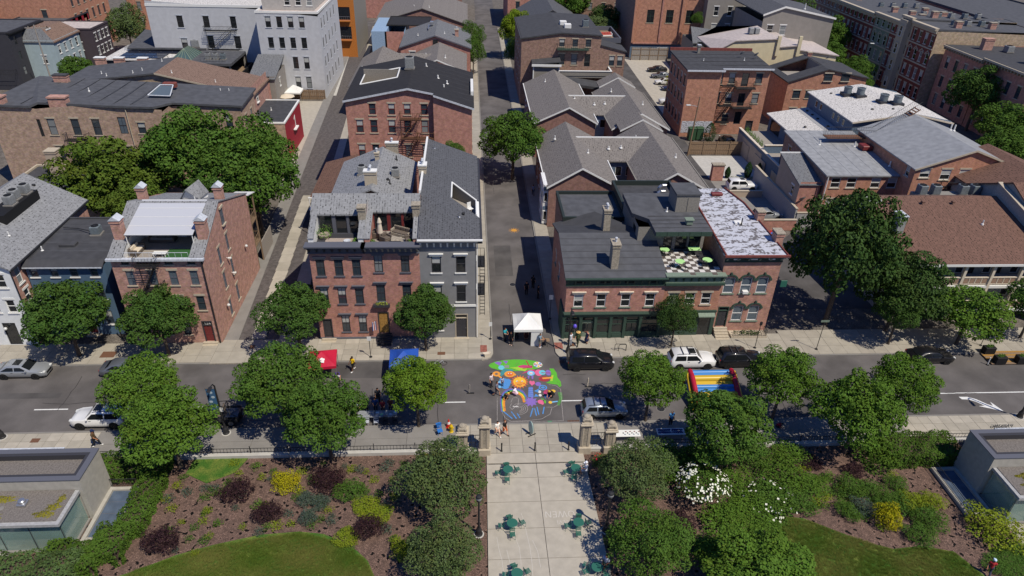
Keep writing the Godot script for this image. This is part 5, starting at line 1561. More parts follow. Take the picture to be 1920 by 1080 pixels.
# brown shingled terraces: gabled wings with cross wings and small sunken courts
func brown_terraces():
	var wings:=[
		["brown brick terrace with a white edged gable beside the cross street",10.9,20.2,-87.6,-106.5,15.3,6.3,8.9],
		["brown brick terrace with a plain brick gable behind the first one",11.3,21.6,-114.5,-138.5,16.9,6.3,8.9],
		["brown shingled terrace along the service alley with its gable over the dark roof",23.9,32.6,-86.5,-107.5,28.0,6.2,8.7],
		["brown shingled terrace along the service alley behind the little red gable",24.2,33.4,-112.0,-133.0,28.7,6.2,8.7],
	]
	for i in wings.size():
		var w:Array=wings[i]
		var o:=thing("brown_terrace",w[0], "terrace house")
		var l:=[]
		if i<2:l=grid([3,6.5,12,15.5],[3.7,0.9],0.9,1.5, "sash_white")
		var wd:float=w[2]-w[1]
		walls(o,w[1],w[2],w[3],w[4],w[6],M.brick_mauve,{"l": l, "r": grid([4,9,14],[3.6,0.9],1.0,1.4, "sash_white")},{"f": [[0,w[6]],[w[5]-w[1],w[7]],[wd,w[6]]], "b": [[0,w[6]],[w[2]-w[5],w[7]],[wd,w[6]]]})
		gable_z(o,w[1],w[2],w[3],w[4],w[6],w[7],M.roof_brown,w[5],0.35,M.white)
		part(o, "gutter",S().span6(w[1]-0.5,w[6]-0.22,w[4],w[1]-0.36,w[6]-0.08,w[3]).span6(w[2]+0.36,w[6]-0.22,w[4],w[2]+0.5,w[6]-0.08,w[3]),M.white if i<2 else M.siding_taupe)
		vents(o,[V(w[5]+2.0,w[7]-0.95,w[3]-8),V(w[5]-2.2,w[7]-1.0,w[4]+5)],M.pvc,0.55,0.09)
		if i==0:
			var b:=part(o, "bay_window",S().span6(10.2,0.3,-92.4,10.95,6.2,-88.0),M.white_paint)
			for v in [0.9,3.6]:
				for k in 2:window_unit(b,1.4,1.5, "white_small",Transform3D(Basis(Vector3.BACK,UP,Vector3.LEFT),V(10.08,v,-91.2+k*2.1)))
			window_unit(b,0.55,1.4, "white_small",place(10.57,3.7,-87.86))
			window_unit(b,0.55,1.4, "white_small",place(10.57,0.9,-87.86))
			part(b, "blue_panel",S().box(V(10.57,2.75,-87.97),V(0.6,0.5,0.06)).box(V(10.57,5.6,-87.97),V(0.6,0.5,0.06)),M.siding_blue)
		settle(o,V((w[1]+w[2])/2,0,(w[3]+w[4])/2))
	var joins:=[[18.5,26.5,-97.4,-105.0,8.3],[19.8,27,-119.5,-126.5,8.3]]
	for i in joins.size():
		var j:Array=joins[i]
		var o:=thing("link_wing", "low brown shingled wing joining the two "+("nearer" if i==0 else "farther")+" brown terraces", "terrace house")
		walls(o,j[0],j[1],j[2],j[3],6.2,M.siding_sky if i else M.siding_blue,{"f": grid([2.4,4.0,5.6],[3.6],1.0,1.5, "white_small")})
		gable_x(o,j[0]-3.0,j[1]+1.5,j[2]+0.2,j[3],6.2,6.2,j[4],(j[2]+j[3])/2,M.roof_brown)
		part(o, "ridge_trim",S().span(V(j[0]-3.0,j[4]-0.05,(j[2]+j[3])/2-0.1),V(j[1]+1.6,j[4]+0.1,(j[2]+j[3])/2+0.1)),M.white)
		vents(o,[V(j[0]+2.5,7.3,j[2]-1.6),V(j[0]+4.4,7.4,j[2]-1.8)],M.pvc,0.4,0.12)
		settle(o,V((j[0]+j[1])/2,0,(j[2]+j[3])/2))
	for g in [[28.2,-107.9,8.2],[28.9,-133.3,8.2]]:
		var o:=thing("red_gable", "little red gable peeping over the brown shingles "+("near the court" if g[1]>-110 else "near the car park"), "gable")
		part(o, "panel",S().slab([V(g[0]-3.2,g[2]-1.3,g[1]-1.0),V(g[0]+3.2,g[2]-1.3,g[1]-1.0),V(g[0],g[2]+0.45,g[1]-1.0)],V(0,0,-0.2)),M.red_trim)
		gable_z(o,g[0]-3.4,g[0]+3.4,g[1]-0.9,g[1]-4.6,g[2]-1.3,g[2]+0.5,M.roof_brown,INF,0.15,M.white)
		settle(o,V(g[0],0,g[1]-2))
	var far:=[
		["brown brick terrace with a white edged gable behind the black tenement roof",-11.9,-0.6,-146.5,-162,-6.4,6.3,8.7],
		["brown shingled terrace along the brick alley behind the tenement",-22.8,-13.2,-135.5,-158,-18.5,6.2,8.6],
		["brown shingled terrace at the head of the cross street",-24.6,-0.4,-196,-226,-12.0,6.2,10.0],
	]
	for i in far.size():
		var w:Array=far[i]
		var o:=thing("brown_terrace",w[0], "terrace house")
		walls(o,w[1],w[2],w[3],w[4],w[6],M.brick_mauve,{},{"f": [[0,w[6]],[w[5]-w[1],w[7]],[w[2]-w[1],w[6]]], "b": [[0,w[6]],[w[2]-w[5],w[7]],[w[2]-w[1],w[6]]]})
		gable_z(o,w[1],w[2],w[3],w[4],w[6],w[7],M.roof_brown,w[5],0.35,M.white if i==0 else null)
		vents(o,[V(w[5]+1.6,w[7]-0.6,w[3]-4),V(w[5]-2.6,w[7]-1.0,w[3]-7)],M.pvc,0.6,0.1)
		settle(o,V((w[1]+w[2])/2,0,(w[3]+w[4])/2))
	var o:=thing("link_wing", "low brown shingled wing joining the terraces behind the tenement", "terrace house")
	walls(o,-17,-7,-150,-157.5,6.2,M.siding_blue)
	gable_x(o,-18,-6.5,-150,-157.5,6.2,6.2,8.2,-153.7,M.roof_brown)
	settle(o,V(-12,0,-153))

func pink_house():
	var o:=thing("pink_house", "pink painted brick house with a grey gable roof", "house")
	walls(o,-15.2,0.5,-163,-181,7.4,M.brick_pink,{"f": grid([2.6,12.4],[4.6],1.3,1.8, "sash_white")+grid([2.6,7.5,12.4],[1.2],1.3,1.8, "sash_white")},{"f": [[0,7.4],[7.9,10.0],[15.7,7.4]], "b": [[0,7.4],[7.8,10.0],[15.7,7.4]]})
	gable_z(o,-15.2,0.5,-163,-181,7.4,10.0,M.roof_mid,-7.4,0.3,M.grey_trim)
	window_unit(o,1.1,1.6, "sash_plain",place(-7.3,7.5,-162.84))
	chimney(o,V(-2.6,8.7,-170),0.8,0.8,1.2,M.brick_rose, "stone",1)
	vents(o,[V(-11.5,8.9,-168),V(-5.4,9.4,-168)],M.pvc)
	part(o, "ridge_duct",S().bevel(V(-8.6,10.2,-175.5),V(0.8,0.8,1.4),0.06).path([V(-9.2,10.2,-173.5),V(-9.2,9.7,-171)],0.12,6),M.steel)
	settle(o,V(-7.3,0,-172))
	var b:=thing("blue_sided_house", "house with pale blue side walls and a black flat roof beside the pink one", "house")
	walls(b,-20,-15.4,-176,-193,8.0,M.siding_sky,{},{},{"f": M.brick_pink})
	flat_roof(b,-20,-9.5,-182,-193,8.3,8.3,M.membrane_black,0.15)
	part(b, "blue_wall",S().slab([V(-23.2,8.0,-176),V(-19.6,8.0,-176),V(-19.6,8.0,-193),V(-23.2,8.0,-193)],V(0,-8,0)),M.siding_sky)
	settle(b,V(-19,0,-184))
	var d:=thing("slate_house", "dark slate gabled house with a small white edged dormer", "house")
	walls(d,13.5,30,-188,-214,6.8,M.siding_taupe,{},{"f": [[0,6.8],[8.2,11.5],[16.5,6.8]]})
	gable_z(d,13.5,30,-188,-214,6.8,11.5,M.roof_slate)
	var g:=part(d, "dormer",S().slab([V(16.6,7.2,-186.6),V(19.6,9.0,-186.6),V(19.6,9.0,-194),V(16.6,7.2,-194)],V(0,-0.2,0)).slab([V(19.6,9.0,-186.6),V(22.6,7.2,-186.6),V(22.6,7.2,-194),V(19.6,9.0,-194)],V(0,-0.2,0)),M.roof_slate)
	bargeboard(g,[V(16.6,7.2,-186.55),V(19.6,9.0,-186.55),V(22.6,7.2,-186.55)],M.white,0.5)
	part(g, "dormer_front",S().flat([V(17.0,7.1,-187.0),V(22.2,7.1,-187.0),V(19.6,8.7,-187.0)],Vector3.BACK),M.cream_trim)
	settle(d,V(21.7,0,-200))

func balcony_block():
	var o:=thing("balcony_block", "three storey red brick block with iron balconies and a fire escape beside the car park", "building")
	var l:=[]
	for v in [9.2,5.8,2.0]: l+=grid([1.6,3.9,6.2,8.5,10.8],[v],1.0,1.9, "sash_black")
	walls(o,39.8,46,-125.5,-138,12.4,M.brick_orange,{"l": l})
	walls(o,46,55.6,-127,-138,12.4,M.brick_orange,{"f": [[0.5,9.6,0.8,2.0, "sash_black"],[0.5,6.0,0.8,2.0, "sash_black"]]+grid([2.6],[9.7,6.0,2.0],1.2,1.9, "sash_black")+grid([5.1],[9.2,5.5,2.0],1.3,2.4, "glass")+grid([7.7],[9.7,6.0],1.3,1.9, "sash_black")+[[7.6,0.1,1.4,2.6, "door:dark_trim:dark_trim:t"]]})
	roof(o,[V(39.5,12.5,-125.1),V(46.3,12.5,-125.1),V(46.3,12.5,-126.6),V(55.9,12.5,-126.6),V(55.9,13.0,-138.3),V(39.5,13.0,-138.3)],M.membrane,0.25)
	seams(o,V(39.6,12.53,-126),V(55.8,12.53,-126.6),V(39.6,13.0,-138),V(55.8,13.0,-138),4,M.membrane_black)
	part(o, "eave_trim",S().span6(39.4,12.3,-125.0,46.4,12.56,-124.8).span6(46.4,12.3,-126.5,56.0,12.56,-126.3),M.zinc)
	part(o, "red_coping",S().span6(39.5,12.9,-138.6,55.9,13.5,-138.3),M.brick_deep)
	part(o, "whitewash_patch",S().span6(40.0,0.8,-125.5,45.8,3.0,-125.47),M.whitewash)
	fire_escape(o,47.9,2.6,-127,[9.4,5.7,2.6],M.iron,1.1)
	for v in [9.1,5.4]:
		var b:=part(o, "balcony",S().span6(49.3,v-0.15,-127,53.0,v,-125.7),M.iron)
		railing(b,[V(49.4,v,-127),V(49.4,v,-125.75),V(52.9,v,-125.75),V(52.9,v,-127)],1.0,M.iron,0.25)
	chimney(o,V(44.6,12.8,-136.5),0.5,0.5,1.6,M.siding_taupe, "zinc",0)
	vents(o,[V(44.2,12.65,-131.5),V(52.2,12.7,-132)])
	settle(o,V(47.5,0,-132))
	for k in 2:
		var d:=thing("satellite_dish", "grey satellite dish on the flat roof of the balcony block", "satellite dish",V(52.2+k*2.4,12.72,-133.5+k),0.5, "satellite dishes of the balcony block")
		dish_parts(d)
	var q:=thing("gable_house", "red brick house with a low dark gable roof and a sunken roof terrace", "house")
	walls(q,61.3,76.6,-131,-142,9.0,M.brick_orange,{"f": grid([2.1,4.6,9.2,12],[5.9,2.5],1.5,1.5, "sash_black")},{"f": [[0,9.0],[7.2,11.5],[15.3,10.0]], "b": [[0,10.0],[8.1,11.5],[15.3,9.0]]})
	roof(q,[V(61.0,9.1,-130.7),V(68.5,11.6,-130.7),V(68.5,11.6,-134),V(62.2,9.5,-134),V(62.2,9.5,-140),V(68.5,11.6,-140),V(68.5,11.6,-142.3),V(61.0,9.1,-142.3)],M.membrane,0.2)
	roof(q,[V(68.5,11.6,-130.7),V(76.9,10.0,-130.7),V(76.9,10.0,-142.3),V(68.5,11.6,-142.3)],M.membrane,0.2)
	part(q, "terrace_floor",S().span6(62.2,8.6,-140,68.5,8.8,-134),M.timber_grey)
	part(q, "terrace_box",S().span6(68.4,8.8,-140,68.6,11.5,-134),M.siding_taupe)
	for c in [[68.9,9.3],[72.3,9.3]]: window_unit(q,1.6,1.4, "sash_black",place(c[0],c[1],-130.85))
	chimney(q,V(69.2,11.0,-141.5),0.8,0.6,1.2,M.brick_red, "stone",0)
	settle(q,V(69,0,-136))
	var d:=thing("satellite_dish", "grey satellite dish on the house with the sunken terrace", "satellite dish",V(71.0,11.3,-137),0.7)
	dish_parts(d)

func dish_parts(d:Node3D):
	part(d, "mast",S().tube(Vector3.ZERO,V(0,0.9,0),0.03,0.03,6),M.steel)
	var x:=Transform3D(Basis(Vector3.RIGHT,-0.9)*Basis(UP,0.4),V(0,0.95,0))
	part(d, "reflector",S().lathe(Vector3.ZERO,[[0.0,0.0],[0.25,0.03],[0.48,0.12],[0.5,0.13],[0.46,0.13],[0.0,0.02]],16),M.ac_case,x)
	part(d, "arm",S().path([V(0,0.1,-0.45),V(0,0.55,-0.05),V(0,0.6,0.0)],0.02,5),M.steel,x)

func corner_tenement():
	var o:=thing("brown_tenement", "weathered brown brick tenement with a black roof and a taupe stair tower", "building")
	walls(o,10.8,27.0,-145,-166,13.6,M.brick_brown,{"f": grid([8.2,10.9,13.6],[11.9],1.1,1.5, "sash_black")+grid([8.3,10.9],[8.3],1.25,2.2, "sash_black")+[[13.6,8.0,1.2,2.5, "glass"]], "l": grid([3,6.5,10,13.5,17],[10.5,7,3.5],1.0,1.9, "sash_black")},{"f": [[0,13.4],[8,14.6],[16.2,14.2]], "b": [[0,14.2],[8.2,14.6],[16.2,13.4]]})
	roof(o,[V(10.5,13.5,-144.7),V(18.8,14.7,-144.7),V(18.8,14.7,-166.3),V(10.5,13.5,-166.3)],M.membrane,0.25)
	roof(o,[V(18.8,14.7,-144.7),V(27.2,14.3,-144.7),V(27.2,14.3,-166.3),V(18.8,14.7,-166.3)],M.membrane,0.25)
	walls(o,27.0,32.2,-145,-163,11.0,M.brick_brown,{"f": grid([2.5,4.2],[8.2],1.1,2.0, "sash_black")},{"f": [[0,12.3],[5.2,11.0]]})
	flat_roof(o,27.0,32.2,-151,-163,11.6,11.6,M.timber,0.9,M.grey_trim)
	roof(o,[V(27.0,12.4,-144.8),V(32.5,11.1,-144.8),V(32.5,11.1,-151),V(27.0,12.4,-151)],M.membrane,0.2)
	walls(o,13.2,18.4,-142.5,-145,9.0,M.siding_taupe)
	roof(o,[V(12.9,9.0,-142.2),V(18.7,9.6,-142.2),V(18.7,9.9,-145),V(12.9,9.3,-145)],M.membrane,0.2)
	part(o, "tower_trim",S().span6(12.8,8.6,-142.2,18.8,9.0,-142.0).span6(13.1,4,-142.5,13.3,8.8,-142.38).span6(18.3,4,-142.5,18.5,8.8,-142.38),M.white)
	var dk:=part(o, "rear_deck",S().span6(18.4,6.6,-145,29,7.0,-141.5).span6(18.4,7.0,-141.6,29,7.9,-141.4),M.siding_taupe)
	part(dk, "rail_cap",S().span6(18.3,7.9,-141.7,29.1,8.02,-141.3).span6(28.8,7.9,-145,29.1,8.02,-141.7),M.white)
	roof(o,[V(19.8,6.2,-139),V(30.2,4.8,-139),V(30.2,5.4,-141.5),V(19.8,6.9,-141.5)],M.membrane,0.5)
	for k in 2:
		part(o, "skylight",S().bevel(V(20.6+k*4.4-8*k+3*k,14.9,-150-k*3),V(1.4,1.0,1.2),0.06),M.white)
	part(o, "escape_platform",S().span6(18,11.4,-145,24.5,11.6,-143.9),M.green_trim)
	railing(o,[V(18,11.6,-145),V(18,11.6,-143.9),V(24.5,11.6,-143.9)],1.0,M.iron,0.4)
	settle(o,V(20,0,-154))
	ac_unit("dark condenser on the brown tenement roof",V(24.6,14.45,-152), "",true,1.2,1.3)
	sofa("terrace_sofa", "white and red cushioned sofa on the brown tenement roof terrace",V(29.6,11.75,-156),0.2,3.4,plain("cushion_red",Color(0.45,0.1,0.08),0.9),M.white)

func blue_loft():
	var o:=thing("blue_loft", "blue sided house with white shingled gable roofs and a walled terrace", "house")
	walls(o,61,77,-104.5,-121,10.0,M.siding_blue,{"l": grid([3.2,5.0,9.8,11.6,13.4],[8.2],0.9,1.1, "white_small"), "f": [[4.5,6.4,1.4,1.5, "white_small"],[6.6,6.4,1.4,1.5, "white_small"],[9.8,6.4,1.2,1.5, "white_small"]]},{"f": [[0,10.0],[9.2,11.4],[16,10.2]], "b": [[0,10.2],[6.8,11.4],[16,10.0]]})
	gable_z(o,61,77,-104.5,-121,10.0,11.4,M.roof_white,70.2,0.35,M.cream_trim)
	walls(o,54.2,61.0,-102.5,-120,6.3,M.siding_blue,{"l": [[3.0,3.6,4.2,2.4, "glass"],[9.5,3.6,4.2,2.4, "glass"],[14.5,3.6,3.2,2.4, "glass"]]})
	roof(o,[V(53.6,6.3,-102),V(60.98,7.4,-102),V(60.98,7.4,-120.3),V(53.6,6.3,-120.3)],M.roof_white,0.2)
	part(o, "roof_border",S().slab([V(58.8,7.1,-101.98),V(60.96,7.42,-101.98),V(60.96,7.42,-120.28),V(58.8,7.1,-120.28)],V(0,-0.03,0)),M.siding_grey)
	box_vents(o,[V(60,7.25,-105),V(60,7.25,-107.5),V(60,7.25,-110),V(60,7.25,-114),V(60,7.25,-116.2),V(60,7.25,-118.4),V(56.6,6.8,-111)],M.iron,0.4)
	box_vents(o,[V(63.6,10.35,-118.5),V(65.8,10.7,-108.4),V(68.6,11.1,-107.3)],M.iron,0.35)
	var t:=part(o, "garage",S().span6(48.7,0,-119,54.2,3.3,-95.5),M.siding_blue)
	part(t, "garage_front",S().span6(48.6,0,-119,48.72,3.3,-107.5),M.stucco_tan)
	part(t, "terrace_floor",S().span6(48.8,3.3,-119,54.2,3.4,-95.5),M.timber_grey)
	for k in 3:part(t, "garage_door",S().span6(48.5,0.05,-117.6+k*7.6,48.62,2.6,-112.9+k*7.6),M.stucco_tan)
	part(t, "parapet",S().span6(48.65,3.3,-119.1,48.9,3.9,-95.4).span6(48.9,3.3,-108,54.2,4.7,-107.8).span6(48.9,3.3,-95.6,54.2,3.9,-95.4),M.siding_blue)
	part(t, "coping",S().span6(48.55,3.9,-119.2,49.0,4.02,-95.3).span6(49.0,4.7,-108.1,54.2,4.82,-107.7),M.cream_trim)
	settle(o,V(63,0,-111))
	for k in 4:cylinder_vent(V(65.4+(k % 2)*1.5+(k/2)*3.4,10.85+(k % 2)*0.2+(k/2)*0.35,-116.6+(k % 2)*1.5+(k/2)*5.6), "round dark condenser paired on the white shingled roof")
	for k in 5:potted("planter", "leafy planter along the terrace wall above the garages",V(49.5,3.4,-117.5+k*1.7),1.3,0.45,80+k)
	for c in get_children().slice(-5): c.set_meta("group", "planters of the garage terrace")
	var g:=thing("dining_set", "long outdoor table with a pale top on the garage terrace", "table",V(51.2,3.4,-102.6))
	part(g, "top",S().bevel(V(0,0.75,0),V(1.2,0.08,3.2),0.02),M.siding_grey)
	for s in [-1,1]:
		for e in [-1,1]: part(g, "leg",S().box(V(s*0.5,0.35,e*1.4),V(0.09,0.72,0.09)),M.iron)
	sofa("terrace_bench", "cream cushioned bench beside the long table over the garages",V(51.3,3.4,-98.4),0.0,2.2,M.cushion_pale,M.wicker)

func cylinder_vent(at:Vector3,label:String):
	var o:=thing("round_condenser",label, "air conditioner",at,0.0, "round condensers of the white roof")
	part(o, "housing",S().lathe(Vector3.ZERO,[[0.7,0.0],[0.7,0.2],[0.66,0.25],[0.66,1.15],[0.72,1.2],[0.72,1.35],[0.6,1.36],[0.58,1.25],[0.0,1.22]],18),M.ac_case_dark)
	part(o, "fan_grille",S().box(V(0,1.34,0),V(1.2,0.03,0.05)).box(V(0,1.345,0),V(0.05,0.03,1.2)),M.iron)
	part(o, "base_pad",S().box(V(0,0.02,0),V(1.7,0.5,1.7)),M.dark_trim)

func grey_roof_house():
	var o:=thing("metal_roof_house", "red brick house with grey metal roofs, a lower wing and a roof stair", "house")
	walls(o,49.9,60.6,-88,-103.5,7.6,M.brick_orange,{"f": grid([1.4,3.7,7.2,9.6],[5.8],1.35,1.5, "sash_pale")+grid([1.4,3.7,7.2],[2.4],1.35,1.7, "sash_pale"), "l": [[2.5,5.6,1.1,1.5, "sash_pale"],[8,5.2,1.0,1.5, "sash_pale"],[13,2.4,1.0,1.6, "sash_pale"]]},{"l": [[0,8.6],[15.5,7.6]]},{"l": M.brick_brown})
	roof(o,[V(49.6,7.75,-87.7),V(60.7,7.75,-87.7),V(60.7,8.75,-103.7),V(49.6,8.75,-103.7)],M.metal_roof,0.2)
	walls(o,60.2,75,-85,-101,10.0,M.brick_orange,{"f": [[1.45,8.6,1.4,1.25, "sash_pale"],[12.0,8.6,1.2,1.1, "sash_pale"]]+grid([4.4,7.0],[8.3],1.4,1.5, "sash_pale")+grid([2,5.2,8.4],[4.9],1.4,1.6, "sash_pale"), "l": [[14.4,8.2,0.9,1.4, "sash_pale"]]},{"f": [[0,10.0],[7.4,12.6],[14.8,10.0]], "b": [[0,10.0],[7.4,12.6],[14.8,10.0]]})
	gable_z(o,60.2,75,-85,-101,10.0,12.6,M.metal_roof,INF,0.3,M.stone)
	seams(o,V(49.7,7.76,-87.7),V(49.7,8.76,-103.6),V(60.6,7.76,-87.7),V(60.6,8.76,-103.6),5,M.metal_roof)
	part(o, "downpipe",S().tube(V(49.95,7.6,-87.8),V(49.95,0.2,-87.8),0.08,0.08,6),M.white)
	fire_escape(o,67.0,5.0,-85,[7.4,4.4],M.iron,1.2)
	var w:=part(o, "roof_walkway",S().span6(54.2,9.2,-100.2,61.5,9.3,-98.6),M.rust_iron)
	railing(w,[V(54.2,9.3,-98.6),V(61.5,9.3,-98.6)],1.2,M.iron,0.35)
	railing(w,[V(54.2,9.3,-98.6),V(54.2,9.3,-100.2),V(61.5,9.3,-100.2)],1.2,M.iron,0.35)
	var s:=S()
	for e in [0.0,1.4]: s.tube(V(61.5,9.3,-98.6-e),V(68.5,13.2,-100.4-e),0.08,0.08,5)
	for k in 16:s.box(V(61.7+k*0.44,9.5+k*0.243,-99.4-k*0.11),V(0.3,0.06,1.4))
	part(w, "stair",s,M.rust_iron)
	for e in [0.0,1.4]: railing(w,[V(61.5,9.3,-98.6-e),V(68.5,13.2,-100.4-e)],1.2,M.iron,0.4)
	part(o, "red_curb",S().bevel(V(59.3,8.7,-96.6),V(1.6,0.7,1.6),0.1),M.oxblood)
	vents(o,[V(60.0,8.1,-90.5),V(53.0,8.4,-98.2),V(58.2,8.4,-97.6)],M.pvc,0.7,0.1)
	vents(o,[V(72.6,10.9,-98.0),V(73.2,10.8,-98.0)],M.pvc,0.9,0.1)
	settle(o,V(62,0,-94))

func tan_cottage():
	var o:=thing("tan_cottage", "narrow tan stucco cottage with a grey shingle roof beside the tall brick wall", "house")
	walls(o,46.6,49.6,-88.6,-96.2,6.4,M.stucco_tan,{"l": grid([5.6],[3.7,0.9],0.8,1.4, "sash_white")},{"l": [[0,7.6],[7.6,6.0]], "r": [[0,6.0],[7.6,7.6]]},{"f": M.brick_red})
	roof(o,[V(46.4,6.1,-88.4),V(49.85,6.1,-88.4),V(49.85,7.8,-96.4),V(46.4,7.8,-96.4)],M.roof_mid,0.18)
	part(o, "trim",S().span6(46.35,7.7,-96.5,49.85,7.9,-96.3),M.white)
	settle(o,V(48,0,-92))
	var d:=thing("satellite_dish", "grey satellite dish on a bracket by the tan cottage", "satellite dish",V(47.3,3.0,-88.2),0.3)
	dish_parts(d)
	for w in [["rendered pale wall beside the tan cottage",46.2,46.45,-103.5,-87.2,2.9, "siding_grey"],["pale gate wall at the end of the cottage passage",46.5,49.4,-87.3,-87.1,2.3, "siding_grey"],["tan retaining wall below the white car",39.6,45.6,-97.9,-97.6,1.0, "stucco_tan"],["low brick wall behind the streaked silver roof",33.2,46.2,-86.5,-86.2,1.6, "brick_red"]]:
		var o2:=thing("garden_wall",w[0], "wall")
		part(o2, "panel",S().span6(w[1],0,w[3],w[2],w[5],w[4]),M[w[6]])
		part(o2, "coping",S().span6(w[1]-0.06,w[5],w[3]-0.06,w[2]+0.06,w[5]+0.1,w[4]+0.06),M.stone)
		settle(o2,V((w[1]+w[2])/2,0,(w[3]+w[4])/2))
	wood_fence("brown timber fence behind the pale court",V(39.2,0,-116.1),9.6,2.4,26)
	wood_fence("weathered timber fence at the end of the car park",V(42.6,0,-184.5),9.5,3.2,22)
	var p:=thing("brick_pier", "square red brick pier at the corner of the court", "pier",V(40.5,0,-104.6))
	part(p, "shaft",S().box(V(0,1.3,0),V(1.9,2.6,0.9)),M.brick_red)
	part(p, "cap",S().box(V(0,2.7,0),V(2.1,0.2,1.1)),M.stone_dark)

func wood_fence(label:String,at:Vector3,w:float,h:float,n:int):
	var o:=thing("timber_fence",label, "fence",at)
	var b:=S().box(V(0,h/2,0),V(w/n-0.03,h,0.04)).done()
	for i in n:part(o, "board",b,M.timber if h<3 else M.timber_grey,place((i+0.5)*w/n,rng.randf_range(-0.03,0.03),0))
	for y in [0.4,0.85]: part(o, "rail",S().box(V(w/2,h*y,0.05),V(w,0.12,0.06)),M.timber)
	for i in 5:part(o, "post",S().box(V(w*i/4.0,h/2+0.05,0.06),V(0.14,h+0.1,0.1)),M.timber)

# ---------------------------------------------------------------- the blocks at the back and at both sides

func back_blocks():
	long_block()
	buff_block()
	pale_block()
	roof_gardens()
	side_street_left()
	church()
	grey_group()
	street_right()

func long_block():
	var o:=thing("long_block", "long weathered tan brick block with a sloping dark roof and tall windows", "building")
	var f:=grid([8.1,11.4,14.3],[8.3],1.1,2.4, "sash_black")+[[18.0,8.5,1.1,2.5, "frosted"],[20.6,8.6,1.1,1.6, "sash_black"],[6.4,8.0,0.5,2.6, "sash_plain"]]+grid([8.1,11.4,14.3,18],[4.4],1.1,2.2, "sash_black")
	walls(o,-68,-44.0,-101,-112,11.8,M.brick_tan,{"f": f},{"f": [[0,12.6],[5,12.6],[6.5,12.1],[12,12.6],[19,12.3],[24,12.1]]})
	walls(o,-44.0,-34.0,-104.5,-112,11.6,M.brick_tan,{"f": grid([2,5,8],[8.3,4.6],1.0,2.0, "sash_black"), "r": grid([2,5],[8,4.5],0.9,1.8, "sash_black")})
	roof(o,[V(-68.5,12.8,-100.7),V(-62,12.6,-100.7),V(-61,13.0,-101.2),V(-50,12.7,-100.7),V(-45,12.6,-100.7),V(-43.7,12.2,-104.2),V(-33.6,11.8,-104.2),V(-33.6,12.2,-112.4),V(-68.5,12.6,-116.5)],M.membrane_grey,0.3)
	seams(o,V(-66,12.72,-101.5),V(-66,12.6,-116),V(-46,12.62,-101.5),V(-46,12.4,-113.8),7,M.membrane)
	for c in [[-66.5,1.8],[-58.2,2.4]]: part(o, "chimney_stack",S().span6(c[0]-c[1]/2,11,-102.2,c[0]+c[1]/2,13.6,-101.02).span6(c[0]-c[1]/2-0.1,13.6,-102.3,c[0]+c[1]/2+0.1,13.8,-100.9),M.brick_rose)
	chimney(o,V(-63.5,12.6,-113.4),2.0,1.0,1.0,M.brick_rose, "membrane",0)
	vents(o,[V(-57.0,12.7,-108.0),V(-38.5,12.1,-110.5),V(-37.2,12.1,-110.5)])
	var sk:=part(o, "skylight",S().slab([V(-47.6,12.6,-106.2),V(-44.6,12.5,-106.2),V(-44.6,13.6,-108.0),V(-46.4,13.6,-108.0)],V(0,-0.12,0)),M.pane_sky)
	part(sk, "frame",S().path([V(-47.7,12.7,-106.1),V(-44.5,12.6,-106.1),V(-44.5,13.7,-108.1),V(-46.4,13.7,-108.1),V(-47.7,12.7,-106.1)],0.09,5),M.zinc)
	part(o, "red_dormer",S().bevel(V(-46.0,13.0,-110.6),V(2.0,0.8,0.9),0.1),M.brick_deep)
	fire_escape(o,-56.6,3.2,-101,[7.8,4.2],M.iron,1.2)
	part(o, "downpipe",S().tube(V(-49,12.4,-100.88),V(-49,0.2,-100.88),0.07,0.07,6),M.stone)
	settle(o,V(-52,0,-106))
	var b:=thing("low_annex", "low annex with a dark flat roof behind the white house", "building")
	walls(b,-62,-46,-84,-98,4.6,M.brick_tan)
	flat_roof(b,-62,-46,-84,-98,4.7,4.7,M.membrane,0.25,M.stone)
	vents(b,[V(-53.5,4.7,-88)],M.iron,1.2,0.1)
	chimney(b,V(-57.5,5.0,-95),1.4,1.4,3.2,M.stucco_tan, "stone",0)
	settle(b,V(-54,0,-91))

